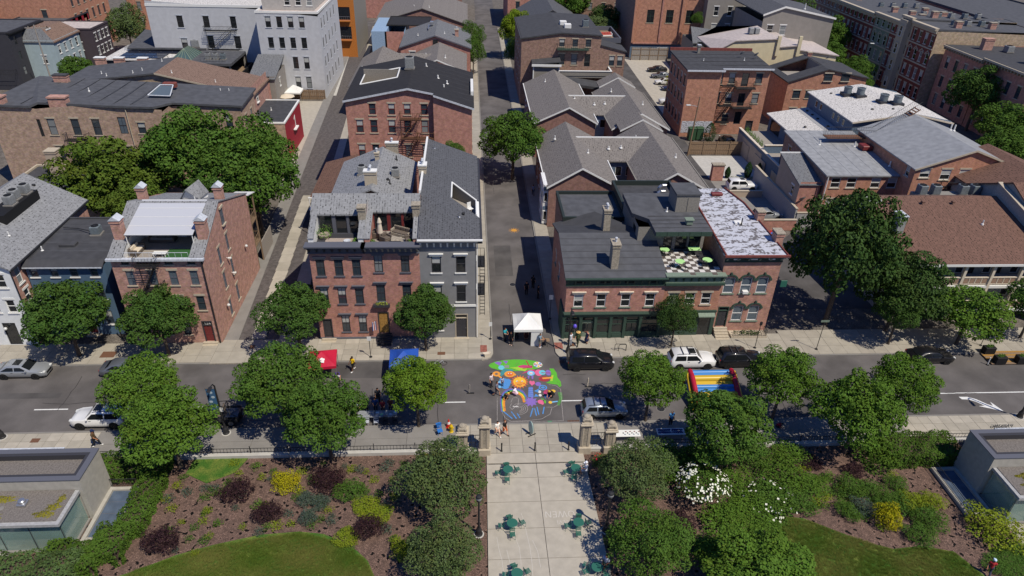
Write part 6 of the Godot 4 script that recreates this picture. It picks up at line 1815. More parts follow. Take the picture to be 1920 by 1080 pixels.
func buff_block():
	var o:=thing("buff_block", "buff brick block with one dark slope and one tan shingle slope", "building")
	walls(o,-65.5,-35.8,-117,-127,11.0,M.brick_buff,{},{"f": [[0,11.4],[13.5,12.8],[15,13.0],[29.7,9.6]], "b": [[0,9.6],[14.7,13.0],[29.7,11.4]]},{"r": M.brick_rose})
	roof(o,[V(-66,11.5,-116.6),V(-50.6,13.2,-116.6),V(-50.6,13.2,-127.3),V(-66,11.5,-127.3)],M.membrane_grey,0.25)
	roof(o,[V(-50.6,13.2,-116.6),V(-35.4,9.7,-116.6),V(-35.4,9.7,-127.3),V(-50.6,13.2,-127.3)],M.roof_tan,0.25)
	bargeboard(o,[V(-50.6,13.2,-116.55),V(-35.4,9.7,-116.55)],M.stone)
	vents(o,[V(-60.5,12.05,-120),V(-58.8,12.25,-118),V(-53.6,12.8,-119.5),V(-54.6,12.7,-118.2),V(-52.4,12.95,-125),V(-48.6,12.7,-118.6),V(-42.0,11.15,-119)])
	window_unit(o,1.0,1.6, "sash_white",Transform3D(Basis(Vector3.FORWARD,UP,Vector3.RIGHT),V(-35.62,7.8,-119.5)))
	for c in [-64,-60.8,-56.8]: chimney(o,V(c,11.6,-127.8),1.6,0.8,1.2,M.brick_rose, "white",0)
	settle(o,V(-50.6,0,-122))
	var r:=thing("red_house", "small dark roofed house with a bright red wall and a white numeral one", "house")
	walls(r,-38,-30.0,-112.6,-124.5,6.3,M.brick_tan,{},{},{"r": M.red_wall})
	flat_roof(r,-38,-30.0,-112.6,-124.5,6.4,6.6,M.membrane,0.12,M.white)
	text_on(r, "1",3.4,M.white,Transform3D(Basis(Vector3.FORWARD,UP,Vector3.RIGHT),V(-29.97,4.3,-119.4)),0.03)
	part(r, "shelf_sign",S().bevel(V(-29.7,3.6,-118.6),V(0.5,0.2,2.2),0.04),M.white)
	vents(r,[V(-36.4,6.5,-117),V(-33.6,6.5,-119)])
	settle(r,V(-34,0,-118))

func pale_block():
	var o:=thing("pale_block", "tall pale grey painted block with rows of dark windows", "building")
	var f:=grid([2.3,4.5,6.7,8.9],[14.2,10.2],1.05,2.1, "sash_shade")+grid([6.7,8.9],[6.1,2.1],1.05,2.4, "sash_shade")
	walls(o,-42,-29.8,-148,-172,16.6,M.brick_pale_paint,{"f": f, "r": grid([3,6,10,14,18],[13.6,9.8,6,2.2],0.9,2.0, "sash_shade")},{"f": [[0,17.4],[12.2,16.4]], "l": [[0,17.0],[24,17.3]]})
	flat_roof(o,-42,-29.8,-148,-172,17.0,16.8,M.membrane_pale,0.25,M.white)
	walls(o,-41.2,-31.0,-151,-170,20.5,mat("stucco_pale",Color(0.42,0.40,0.375),0.9,T.concrete,0.2),{"f": grid([5.0,7.2,9.4],[0.9],1.1,1.5, "sash_white")},{},{},17.0)
	flat_roof(o,-41.2,-31.0,-151,-170,20.7,20.7,M.roof_white,0.3,M.white)
	settle(o,V(-36,0,-160))
	var w:=thing("pale_wing", "long pale grey painted wing with a fire escape and a stepped front", "building")
	var g:=grid([6.4,11.8],[11.9],1.25,2.4, "sash_shade")+grid([12.0,17.6],[7.7],1.3,2.6, "sash_shade")+grid([6.4],[7.7],1.25,2.0, "sash_shade")+[[17.4,11.9,1.2,2.4, "sash_shade"]]
	walls(w,-67,-42.2,-158,-176,16.0,M.brick_pale_paint,{"f": g, "l": grid([6,12],[11.5],1.2,2.2, "sash_shade")},{"f": [[0,17.2],[24.8,15.6]]})
	flat_roof(w,-67,-42.2,-158,-176,16.2,16.2,M.roof_white,0.35,M.white)
	fire_escape(w,-52.4,6.6,-158,[11.5,7.6],M.iron,1.3)
	settle(w,V(-54,0,-166))
	var m:=thing("orange_loft", "modern house with orange timber cladding and recessed balconies", "house")
	walls(m,-34.8,-28.0,-184,-206,15.5,M.siding_taupe,{"f": [[3.4,9.0,4.6,3.0, "glass"],[3.4,4.4,4.6,3.0, "glass"]]},{},{"f": M.siding_orange})
	flat_roof(m,-34.8,-28.0,-184,-206,15.6,15.6,M.membrane,0.3,M.siding_orange)
	for y in [8.9,4.3]:
		part(m, "balcony",S().span6(-33.8,y-0.2,-184,-29.1,y,-183.1),M.siding_orange)
		railing(m,[V(-33.8,y,-183.15),V(-29.1,y,-183.15)],1.0,M.steel,0.5)
	settle(m,V(-31.4,0,-195))

func roof_gardens():
	var o:=thing("solar_house", "low building with solar panels on a white edged roof", "building")
	walls(o,-74.5,-59.5,-150.5,-163,6.8,M.brick_black_paint)
	roof(o,[V(-74.8,7.0,-150.2),V(-59.3,7.0,-150.2),V(-59.3,7.0,-163.2),V(-74.8,7.0,-163.2)],M.roof_white,0.2)
	var cell:=S().bevel(V(0,0.12,0),V(2.2,0.06,1.9),0.02).done()
	for i in 5:
		for j in 5:
			if i==4 and j<2:continue
			part(o, "solar_panel",cell,M.solar,place(-71.2+i*2.3,7.02,-152.0-j*2.15))
	vents(o,[V(-62,7,-151.2)],M.iron)
	settle(o,V(-67,0,-157))
	var d:=thing("deck_house", "dark building with a hipped glass skylight and a covered roof terrace", "building")
	walls(d,-58.5,-46.5,-144.5,-156.5,4.6,M.black)
	flat_roof(d,-58.5,-46.5,-144.5,-156.5,4.7,4.7,M.timber,0.5,M.black)
	roof(d,[V(-56.4,7.9,-144.2),V(-47.2,7.9,-144.2),V(-47.2,7.9,-155),V(-56.4,7.9,-155)],M.membrane_grey,0.5)
	for p in [[-47.6,-144.6],[-56,-144.6],[-47.6,-154.6]]: part(d, "post",S().span6(p[0]-0.15,4.6,p[1]-0.15,p[0]+0.15,7.5,p[1]+0.15),M.siding_taupe)
	part(d, "terrace_back",S().span6(-56.4,4.6,-155.2,-47.2,7.6,-155),M.black)
	railing(d,[V(-53.4,7.9,-145.4),V(-48.6,7.9,-145.4)],1.1,M.iron,0.6)
	var sk:=part(d, "glass_skylight",S().flat([V(-59.8,7.8,-146.5),V(-55.6,7.8,-146.5),V(-57.6,9.6,-149)],V(0,1,1)).flat([V(-55.6,7.8,-146.5),V(-55.6,7.8,-153.5),V(-57.6,9.6,-151.5),V(-57.6,9.6,-149)],V(1,1,0)).flat([V(-59.8,7.8,-146.5),V(-59.8,7.8,-153.5),V(-57.6,9.6,-151.5),V(-57.6,9.6,-149)],V(-1,1,0)).flat([V(-59.8,7.8,-153.5),V(-55.6,7.8,-153.5),V(-57.6,9.6,-151.5)],V(0,1,-1)),plain("skylight_glass",Color(0.07,0.115,0.12),0.08))
	var s:=S()
	for k in 7:s.tube(V(-55.55,7.85,-146.5-k*1.16),V(-57.55,9.65,-149-k*0.42),0.06,0.06,4)
	for k in 5:s.tube(V(-59.8+k*1.05,7.85,-146.45),V(-57.6,9.65,-149),0.06,0.06,4)
	part(sk, "glazing_bar",s,M.green_pale)
	settle(d,V(-52.5,0,-150))
	for k in 3:ac_unit("white condenser behind the railing of the dark roof",V(-52.6+k*1.5,7.9,-147.6), "condensers of the covered terrace",k==2,0.9,1.1)
	var g:=thing("grey_shed_roof", "building with a plain grey shed roof before the pale wing", "building")
	walls(g,-73.5,-56.5,-158,-171,7.6,M.brick_pale_paint)
	roof(g,[V(-72.6,7.7,-157.4),V(-56.2,7.7,-157.4),V(-57.2,8.4,-165),V(-74.5,8.4,-172.6)],M.membrane_grey,0.3)
	settle(g,V(-65,0,-164))
	ac_unit("tan condenser on the plain grey shed roof",V(-58.5,7.85,-158.6), "",false,1.6,1.4)
	var a:=thing("alley_house", "small taupe house with a grey shingle shed roof at the foot of the pale block", "house")
	walls(a,-42.5,-37.6,-138.5,-147.6,7.0,M.stucco_taupe,{"f": [[3.6,0.2,1.0,2.2, "glass"],[1.5,4.4,1.0,1.5, "sash_white"]], "r": [[4,4.2,0.9,1.5, "sash_white"]]})
	roof(a,[V(-42.6,6.6,-138.2),V(-37.4,6.6,-138.2),V(-37.4,9.0,-147.8),V(-42.6,9.0,-147.8)],M.roof_mid,0.2)
	settle(a,V(-40,0,-143))
	var b:=thing("brick_terrace_house", "brick house with a black roof deck and a pale lounge beside the alley", "house")
	walls(b,-46.5,-38.5,-129.5,-138,6.2,M.brick_red,{"r": [[3,1,1,1.8, "sash_white"],[6,1,1,1.8, "sash_white"]], "f": grid([2,5.6],[3.6,0.8],1.0,1.6, "sash_black")})
	flat_roof(b,-46.5,-38.5,-129.5,-138,6.3,6.3,M.timber,0.8,M.black)
	chimney(b,V(-38.9,6.3,-131),0.8,0.9,1.8,M.stone, "stone",0)
	part(b, "lounge_mat",S().span6(-45.6,6.32,-133.2,-41.8,6.6,-131),M.roof_white)
	settle(b,V(-42.5,0,-134))
	tent("garden_canopy", "white pop up canopy in the yard beside the alley",V(-36.0,0,-146),3.2,3.4,M.white,false)
	var p:=thing("yard_parasol", "cream open parasol beside the white yard canopy", "parasol",V(-36.6,0,-142))
	part(p, "pole",S().tube(Vector3.ZERO,V(0,2.5,0),0.04,0.04,6),M.timber)
	part(p, "canopy",S().lathe(V(0,2.1,0),[[1.6,0.0],[1.58,0.05],[0.8,0.35],[0.0,0.6]],8),M.cushion_pale)
	wood_fence("brown timber fence beside the pale block by the alley",V(-36.2,0,-147.2),6.2,2.0,16)

func side_street_left():
	var list:=[
		["black_house", "black painted brick house with a grey metal roof",-106,-93,-152,-165,11.4, "brick_black_paint", "membrane_grey", "sash_plain"],
		["black_house", "smaller black house with a red front behind the black painted one",-106,-94,-176,-188,9.0, "brick_black_paint", "membrane_grey", "sash_plain"],
		["sky_house", "pale blue painted house with a dormer in its tan mansard roof",-98,-87,-156.5,-167.5,8.8, "brick_sky_paint", "roof_tan", "sash_white"],
		["purple_house", "dark purple painted house beside the pale blue one",-97,-84.4,-168,-176.5,9.0, "brick_purple_paint", "membrane_pale", "sash_white"],
	]
	for i in list.size():
		var h:Array=list[i]
		var o:=thing(h[0],h[1], "house")
		var n:float=h[4]-h[5]
		var us:=[n*0.16,n*0.39,n*0.62,n*0.85]
		var r:=grid(us,[h[6]-2.6,h[6]-5.6],0.95,1.7,h[9])
		if h[6]>11:r+=grid(us,[h[6]-8.6],0.95,1.7,h[9])
		var m:Material=M[h[7]]
		walls(o,h[2],h[3],h[4],h[5],h[6],m,{"r": r, "f": grid([(h[3]-h[2])*0.3,(h[3]-h[2])*0.75],[h[6]-4.4],1.0,1.7,h[9])},{},{"r": M.red_wall if i==1 else m})
		flat_roof(o,h[2],h[3],h[4],h[5],h[6]+0.15,h[6]+0.15,M[h[8]],0.2,M.brick_sky_paint if i==2 else m)
		if i==2:
			roof(o,[V(-98,8.9,-156.3),V(-86.7,8.9,-156.3),V(-89.4,11.2,-158),V(-98,11.2,-158)],M.roof_mid,0.2)
			roof(o,[V(-86.7,8.9,-156.3),V(-86.7,8.9,-167.8),V(-89.4,11.2,-166),V(-89.4,11.2,-158)],M.roof_tan,0.2)
			roof(o,[V(-98,11.2,-158),V(-89.4,11.2,-158),V(-89.4,11.2,-166),V(-98,11.2,-166)],M.roof_tan,0.2)
			var d:=part(o, "dormer",S().slab([V(-91,10.6,-158.2),V(-88.9,10.6,-158.2),V(-88.9,11.6,-159.3),V(-91,11.6,-159.3)],V(0,-0.1,0)).slab([V(-91,11.6,-159.3),V(-88.9,11.6,-159.3),V(-88.9,10.6,-160.4),V(-91,10.6,-160.4)],V(0,-0.1,0)),M.roof_tan)
			window_unit(d,1.6,1.3, "sash_white",Transform3D(Basis(Vector3.FORWARD,UP,Vector3.RIGHT),V(-88.7,9.5,-159.3)))
		if i==0:
			cornice_side(o,h[3],h[4],h[5],h[6],M.black)
			railing(o,[V(-97,3.4,-151.9),V(-97,3.4,-150.8),V(-93.5,3.4,-150.8),V(-93.5,3.4,-151.9)],1.0,M.iron,0.3, "balcony_rail")
		settle(o,V((h[2]+h[3])/2,0,(h[4]+h[5])/2))
	var t:=thing("red_tenement", "tall red brick tenement at the end of the far left street", "building")
	walls(t,-112,-94,-180,-200,16,M.brick_orange,{"r": grid([2,5,8,11,14,17],[11.5,7.5,3.5],1.1,2.2, "sash_black"), "f": [[12,8.5,1.2,2.4, "sash_black"]]})
	flat_roof(t,-112,-94,-180,-200,16.2,16.2,M.membrane,0.4,M.brick_deep)
	settle(t,V(-103,0,-190))
	var t2:=thing("red_tenement", "red brick tenement behind the pale wing", "building")
	walls(t2,-92,-70,-206,-222,15,M.brick_orange,{"f": grid([3,7,11,15,19],[10.5,6.5,2.5],1.1,2.2, "sash_black")})
	flat_roof(t2,-92,-70,-206,-222,15.2,15.2,M.membrane,0.4,M.brick_deep)
	settle(t2,V(-81,0,-214))
	var u:=thing("utility_pole", "grey timber utility pole beside the pale blue house", "utility pole",V(-86.4,0,-150.5))
	part(u, "pole",S().tube(Vector3.ZERO,V(0,13.5,0),0.17,0.12,8),M.timber_grey)
	part(u, "crossarm",S().box(V(0.4,12.9,0),V(4.6,0.16,0.14)),M.timber_grey)
	for k in 4:part(u, "insulator",S().lathe(V(-1.2+k*1.1,12.98,0),[[0.07,0.0],[0.09,0.1],[0.05,0.2],[0.0,0.22]],8),M.stone_dark)

func cornice_side(o:Node3D,x:float,zf:float,zb:float,h:float,m:Material):
	part(o, "cornice",S().span6(x,h-0.7,zb,x+0.15,h-0.15,zf).span6(x-0.2,h-0.15,zb-0.1,x+0.6,h+0.1,zf+0.1),m)

func church():
	var o:=thing("church", "tall red brick church hall with pointed green framed windows", "church")
	walls(o,42.6,62.5,-187,-212,3.7,M.siding_blue,{"f": [[5.6,0.1,1.6,2.6, "glass"],[8.6,0.9,2.4,1.6, "sash_bold"]]},{},{"r": M.brick_brown, "l": M.brick_brown})
	walls(o,42.6,62.5,-186.9,-212,18,M.brick_orange,{"f": grid([4.4,9.4],[5.2],1.9,3.2, "gothic")+grid([4.8,9.7,14.8],[11.2],1.9,3.4, "gothic")+grid([14.6],[5.2],1.9,3.2, "gothic")},{},{"l": M.brick_brown},3.7)
	for x in [47.4,52.3,57.4]:
		var s:=S()
		s.slab([V(x-0.95,14.6,-186.85),V(x+0.95,14.6,-186.85),V(x+0.75,15.5,-186.85),V(x,16.5,-186.85),V(x-0.75,15.5,-186.85)],V(0,0,-0.15))
		part(o, "arch_light",s,M.pane_dark)
	part(o, "belt_course",S().span6(42.5,3.6,-186.9,62.6,3.95,-186.7).span6(49.7,3.9,-186.9,50.1,18,-186.65),M.brick_red)
	for x in [42.6,54.9,62.2]: part(o, "buttress",S().span6(x,3.95,-186.9,x+0.6,18,-186.5),M.brick_orange)
	flat_roof(o,42.6,62.5,-186.9,-212,18.2,18.2,M.roof_slate,0.4,M.stone)
	settle(o,V(52,0,-199))

func grey_group():
	var o:=thing("charcoal_house", "charcoal house with a hipped grey roof beside the church", "house")
	walls(o,54,64,-170,-180,7.6,M.siding_taupe,{"f": grid([3.6],[3.6],1.4,2.4, "sash_plain")})
	roof(o,[V(53.7,7.7,-169.7),V(61.5,7.7,-169.7),V(62,9.4,-176),V(56,9.4,-180.5)],M.roof_mid,0.2)
	roof(o,[V(61.5,7.7,-169.7),V(64.3,7.7,-169.7),V(64.3,7.7,-180.3),V(62,9.4,-180.3),V(62,9.4,-176)],M.roof_slate,0.2)
	settle(o,V(59,0,-175))
	var a:=thing("taupe_house", "taupe painted house with a white edged grey gable roof and white hooded windows", "house")
	walls(a,67,83.5,-163,-182,14.0,M.stucco_taupe,{"f": grid([2.0,5.0],[11.2,6.9],1.4,2.1, "sash_white")+grid([2.0,5.0],[2.6],1.4,2.1, "sash_white")},{"f": [[0,15.5],[4.5,17.2],[16.5,15.0]]})
	roof(a,[V(66.7,15.6,-162.7),V(71.5,17.4,-162.7),V(71.5,17.4,-182.3),V(66.7,15.6,-182.3)],M.roof_slate,0.25)
	roof(a,[V(71.5,17.4,-162.7),V(83.8,15.1,-162.7),V(83.8,15.1,-182.3),V(71.5,17.4,-182.3)],M.roof_slate,0.25)
	bargeboard(a,[V(66.7,15.6,-162.65),V(71.5,17.4,-162.65),V(83.8,15.1,-162.65)],M.white,0.4)
	vents(a,[V(77.5,16.4,-166)],M.pvc,1.2,0.12)
	settle(a,V(75,0,-172))
	var b:=thing("taupe_house", "taupe flat roofed house between the church and the white edged gable", "house")
	walls(b,60.5,78,-184,-205,17,M.stucco_taupe,{"f": grid([2.5,6,10],[7.2,11.4],1.2,2.2, "sash_white"), "l": grid([4,9],[12,7.5],1.0,2.0, "sash_white")})
	flat_roof(b,60.5,78,-184,-205,17.2,17.2,M.membrane,0.4,M.stucco_taupe)
	settle(b,V(69,0,-195))
	var c:=thing("cream_block", "cream painted brick block with a pale roof stepping down to the street", "building")
	walls(c,52.6,79.5,-150,-163,9.4,M.brick_cream,{"f": grid([3.4,6.6,10.2,15.4,19.0,22.2],[6.6],1.2,1.6, "sash_plain")+grid([15.4,19.0,22.2],[2.6],1.4,2.2, "sash_plain")},{"f": [[0,10.0],[4,12.4],[13.5,12.9],[13.6,11.2],[18,11.6],[18.1,10.6],[26.9,9.6]]})
	roof(c,[V(52.4,10.3,-149.7),V(56.6,12.6,-149.7),V(66,13.1,-149.7),V(66,13.1,-163.2),V(56.6,12.8,-163.2),V(52.4,10.5,-163.2)],M.membrane_pale,0.2)
	roof(c,[V(66.1,11.4,-149.7),V(70.6,11.8,-149.7),V(70.6,11.8,-163.2),V(66.1,11.4,-163.2)],M.membrane_pale,0.2)
	roof(c,[V(70.7,10.9,-149.7),V(79.9,9.8,-149.7),V(79.9,9.8,-163.2),V(70.7,10.9,-163.2)],M.membrane_pale,0.2)
	for x in [66.0,70.6]: part(c, "parapet_pier",S().span6(x-0.35,9.5,-150.1,x+0.35,13.6,-149.6),M.brick_cream)
	for x in [61.5,62.8]: part(c, "roof_duct",S().bevel(V(x,13.6,-155),V(1.0,1.2,1.2),0.08),M.ac_case)
	settle(c,V(66,0,-156))

func street_right():
	var rows:=[
		[-147,-156,16.0, "brick_deep", "stone", "dark red block with stone trimmed arches and a stepped cornice"],
		[-156,-160.5,16.4, "stone", "stone", "narrow pale stone bay fronted house with stacked windows"],
		[-160.5,-164.5,15.0, "brick_deep", "stone", "narrow dark red house beside the stone bay"],
		[-164.5,-172,15.0, "green_pale", "stone", "grey green fronted house with arched hoods"],
		[-172,-190,14.6, "brick_deep", "stone", "long dark red block with pale lintels"],
		[-190,-216,14.6, "brick_brown", "stone", "brown brick block at the far end of the street"],
	]
	for i in rows.size():
		var r:Array=rows[i]
		var n:float=r[0]-r[1]
		var o:=thing("street_block",r[5], "building")
		var us:=[]
		var c:=maxi(2,int(n/2.1))
		for k in c:us.append((k+0.5)*n/c)
		var l:=[]
		for k in 4:
			for u in us:l.append([u,1.2+k*3.7,1.05,2.2, "sash_pale",2 if (k==2 and i in [0,3]) else 0])
		walls(o,98.4,122,r[0],r[1],r[2]-0.5,M[r[3]],{"l": l},{},{"f": M.brick_buff, "b": M.brick_brown})
		roof(o,[V(98.4,r[2],r[0]),V(122,r[2]-0.6,r[0]),V(122,r[2]-0.6,r[1]+0.01),V(98.4,r[2],r[1]+0.01)],M.membrane_grey,0.4)
		part(o, "cornice",S().span6(97.7,r[2]-0.35,r[1]+0.02,98.6,r[2]+0.12,r[0]-0.02).span6(98.1,r[2]-1.0,r[1]+0.05,98.4,r[2]-0.35,r[0]-0.05),M[r[4]])
		for k in 3:part(o, "belt_course",S().span6(98.22,4.3+k*3.7,r[1]+0.05,98.4,4.55+k*3.7,r[0]-0.05),M[r[4]])
		if i==1:
			for k in 4:window_unit(o,1.1,2.2, "sash_pale",Transform3D(Basis(Vector3.BACK,UP,Vector3.LEFT),V(97.0,1.2+k*3.7,-158.2)))
			part(o, "bay",S().span6(97.15,0.2,-159.6,98.4,15.8,-156.8),M.stone)
		chimney(o,V(104,r[2]-0.2,r[0]-2.5),1.3,1.0,1.3,M.brick_rose, "stone_dark",0)
		if i in [0,3,4]: chimney(o,V(112,r[2]-0.4,r[0]-3.0),1.3,1.0,1.3,M.brick_rose, "stone_dark",0)
		settle(o,V(110,0,(r[0]+r[1])/2))
		for k in 4:ac_unit("roof condenser on the "+r[5].split(" with")[0],V(105+k*3.1,r[2]-0.2,r[0]-n*0.6), "condensers on the far street roofs",k % 2==0,1.0,0.9)
	for h in [[-119.5,-133,13.4, "nearest the bend"],[-133.2,-146,13.0, "with a bracketed cornice beside the bare buff wall"]]:
		var o:=thing("red_row", "red brick street house "+h[3], "house")
		var l:=[]
		for v in [1.2,4.9,8.8]: l+=grid([2,5,8,11],[v],1.1,2.2, "sash_black")
		walls(o,100.6,124,h[0],h[1],h[2],M.brick_red,{"l": l, "f": grid([5,10],[8.8],1.1,2.2, "sash_black")})
		roof(o,[V(100.2,h[2]+0.2,h[0]+0.1),V(124,h[2]-0.3,h[0]+0.1),V(124,h[2]-0.3,h[1]),V(100.2,h[2]+0.2,h[1])],M.membrane,0.3)
		var cn:=part(o, "cornice",S().span6(99.9,h[2]-0.2,h[1],100.6,h[2]+0.15,h[0]),M.stone)
		for k in 16:part(cn, "bracket",S().span(V(100.1,h[2]-0.7,lerpf(h[1],h[0]-0.3,k/15.0)),V(100.6,h[2]-0.2,lerpf(h[1],h[0]-0.3,k/15.0)+0.25)),M.stone_dark)
		chimney(o,V(106.5,h[2],h[0]-9),2.0,1.2,2.2,M.brick_rose, "brick_rose",0)
		settle(o,V(112,0,(h[0]+h[1])/2))
		ac_unit("silver condenser on the red street house "+h[3],V(110,h[2]+0.1,h[0]-7), "condensers on the red street houses",false,1.4,1.1)
	var e:=thing("dark_roof_house", "house with a wide dark roof beyond the street trees at the edge", "house")
	walls(e,104,126,-98,-118,10.5,M.brick_red,{"l": grid([3,7,11,15],[6.5,2.4],1.1,2.2, "sash_black")})
	roof(e,[V(103.6,10.6,-97.6),V(126,11.6,-97.6),V(126,11.6,-118.4),V(103.6,10.6,-118.4)],M.membrane,0.3)
	settle(e,V(115,0,-108))
	for r in [[-40,-22,-235,-262,9, "brick_pink"],[34,58,-222,-250,9, "brick_brown"],[62,82,-212,-240,12, "brick_mauve"],[124,150,-150,-200,14, "brick_brown"],[-130,-112,-150,-185,12, "brick_brown"],[-26,-2,-238,-262,8, "brick_mauve"],[-78,-42,-236,-260,10, "brick_orange"],[12,32,-222,-250,9, "brick_red"],[100,124,-218,-250,14, "brick_deep"]]:
		var o:=thing("distant_block", "distant %s flat roofed block %s" % [{"brick_pink": "pink", "brick_brown": "brown", "brick_mauve": "mauve", "brick_orange": "orange", "brick_red": "red", "brick_deep": "dark red"}[r[5]], "by the head of the alley" if r[0]==-40 else "behind the slate house" if r[0]==12 else "behind the church" if r[0]==34 else "beyond the taupe houses" if r[0]==62 else "behind the far right street" if r[0]==124 else "beyond the black houses" if r[0]==-130 else "at the end of the cross street" if r[0]==-26 else "behind the pale wing" if r[0]==-78 else "closing the far right street"], "building")
		walls(o,r[0],r[1],r[2],r[3],r[4],M[r[5]],{"f": grid([3,7,11,15],[r[4]-3.2],1.2,2.0, "sash_black")})
		flat_roof(o,r[0],r[1],r[2],r[3],r[4]+0.2,r[4]+0.2,M.membrane_grey,0.35)
		settle(o,V((r[0]+r[1])/2.0,0,(r[2]+r[3])/2.0))

# ---------------------------------------------------------------- the park pavilions and the gate

func park_buildings():
	for s in [-1,1]:
		var o:=thing("pavilion", "low concrete and glass pavilion with sedum roof by the "+("purple leaved shrubs" if s<0 else "clipped yellow bush"), "pavilion")
		var x0:=28.9 if s<0 else 41.8   # distance of the inner wall from x = 0
		var X:=func(d:float)->float:return s*(x0+d)
		var sp:=func(a:float,b:float,y0:float,y1:float,z0:float,z1:float)->ArrayMesh:return S().span(V(minf(X.call(a),X.call(b)),y0,z0),V(maxf(X.call(a),X.call(b)),y1,z1)).done()
		part(o, "concrete_wall",sp.call(0.0,0.35,0.0,4.2,-41.1,-37.9),M.fair_concrete)
		part(o, "concrete_wall",sp.call(0.35,16.0,0.0,4.2,-41.1,-40.75),M.fair_concrete)
		part(o, "concrete_wall",sp.call(0.35,16.0,3.2,4.2,-38.25,-37.9),M.fair_concrete)
		part(o, "coping",sp.call(-0.05,16.0,4.2,4.26,-41.15,-40.7),M.grey_trim)
		part(o, "coping",sp.call(-0.05,0.4,4.2,4.26,-40.7,-38.3),M.grey_trim)
		part(o, "coping",sp.call(-0.05,16.0,4.2,4.26,-38.3,-37.85),M.grey_trim)
		part(o, "parapet_upstand",sp.call(0.4,16.0,3.7,4.22,-40.74,-40.45),M.dark_trim)
		part(o, "parapet_upstand",sp.call(0.36,0.65,3.7,4.22,-40.45,-38.55),M.dark_trim)
		part(o, "parapet_upstand",sp.call(0.4,16.0,3.7,4.22,-38.55,-38.26),M.dark_trim)
		part(o, "parapet_upstand",sp.call(7.3,7.6,3.7,4.22,-40.45,-38.55),M.dark_trim)
		part(o, "gravel_roof",sp.call(0.65,16.0,3.55,3.75,-40.45,-38.55),M.gravel_roof)
		part(o, "roof_slab",sp.call(0.25,16.0,2.95,3.2,-37.88,-34.7),M.siding_grey)
		part(o, "gravel_roof",sp.call(0.55,15.8,3.19,3.25,-37.85,-35.0),M.gravel_roof)
		var beds:=[[0.9,2.4,-35.9,-35.3],[0.85,1.8,-36.6,-35.9],[0.85,1.35,-37.4,-36.6],[4.6,6.2,-35.8,-35.2],[5.3,6.6,-36.8,-35.8],[4.4,6.2,-37.4,-36.8]] if s<0 else [[1.4,3.6,-37.2,-36.5],[1.5,4.6,-36.5,-35.7],[2.0,6.0,-35.7,-35.2]]
		for b in beds:
			var m:MeshInstance3D=part(o, "sedum_bed",tuft((b[1]-b[0])*1.25,0.14,(b[3]-b[2])*1.35,int((b[1]-b[0])*(b[3]-b[2])*700),0.09,int(b[0]*100)),leaf_mat("sedum_leaf",Color(0.24,0.22,0.03)),place((X.call(b[0])+X.call(b[1]))/2,3.22,(b[2]+b[3])/2))
		if s<0:
			part(o, "roof_hood",S().bevel(V(X.call(3.6),3.36,-36.6),V(0.62,0.2,0.62),0.03).lathe(V(X.call(3.6),3.46,-36.6),[[0.26,0.0],[0.26,0.18],[0.2,0.24],[0.0,0.26]],16),M.steel)
			for p in [[4.9,-36.2]]: part(o, "roof_drain",S().lathe(V(X.call(p[0]),3.25,p[1]),[[0.2,0.0],[0.2,0.06],[0.0,0.08]],10),M.concrete_grey)
		part(o, "floor",sp.call(0.3,16.0,0.0,0.12,-37.9,-34.9),M.concrete_grey)
		part(o, "inner_wall",sp.call(0.4,16.0,0.1,2.95,-38.2,-38.0),M.fair_concrete)
		part(o, "glass_front",sp.call(0.5,16.0,0.12,2.95,-35.12,-35.08),M.pane_green)
		part(o, "glass_side",sp.call(0.46,0.5,0.12,2.95,-37.85,-35.08),M.pane_green)
		for k in 7:part(o, "glazing_bar",sp.call(0.5+k*2.2,0.56+k*2.2,0.12,2.95,-35.2,-35.07),M.dark_trim)
		for k in 3:part(o, "column",sp.call(2.0+k*4.0,2.35+k*4.0,0.12,2.95,-36.6,-36.25),M.fair_concrete)
		part(o, "bench_seat",sp.call(3.4,5.4,0.45,0.55,-36.9,-36.4),M.timber)
		var bs:=part(o, "basin_floor",sp.call(-1.95,-0.3,0.0,0.14,-40.5,-35.9),M.pool)
		part(bs, "basin_kerb",sp.call(-2.2,-1.95,0.0,0.3,-40.8,-35.7),M.fair_concrete)
		part(bs, "basin_kerb",sp.call(-1.95,0.0,0.0,0.3,-40.8,-40.5),M.fair_concrete)
		part(bs, "basin_kerb",sp.call(-1.95,-0.3,0.0,0.3,-35.9,-35.7),M.fair_concrete)
		part(bs, "basin_kerb",sp.call(-0.3,0.0,0.0,0.34,-40.5,-35.0),M.fair_concrete)
		for k in 3:part(bs, "seam",sp.call(-1.95,-0.3,0.14,0.146,-39.4+k*1.15,-39.36+k*1.15),M.grey_trim)
		railing(o,[V(X.call(-2.1),0.3,-40.9),V(X.call(-2.1),0.3,-35.8)] if s>0 else [V(X.call(-2.1),0.3,-40.9),V(X.call(0.0),0.3,-40.9)],0.75,M.iron,0.14)
		part(o, "canopy",sp.call(3.6,16.0,2.9,3.0,-42.6,-41.2),M.zinc)
		text_on(o, "PARKING",0.5,M.siding_taupe,Transform3D(Basis(UP,PI),V(-38.4 if s<0 else 45.9,3.3,-42.5)),0.06)
		settle(o,V(s*(x0+6),0,-38))
	var b:=thing("blue_kiosk", "dark blue display board beside the right pavilion door", "sign",V(45.6,0.12,-33.9),-0.5)
	part(b, "panel",S().bevel(V(0,1.1,0),V(1.3,2.2,0.4),0.04),plain("navy",Color(0.02,0.025,0.09),0.5))
	part(b, "notice",S().box(V(-0.1,1.4,0.205),V(0.5,0.6,0.02)),M.white)
	var pl:=thing("concrete_planter", "square concrete planter at the left pavilion front", "planter",V(-34.3,0.02,-33.6))
	part(pl, "box",S().bevel(V(0,0.45,0),V(1.1,0.9,1.1),0.04),M.siding_grey)
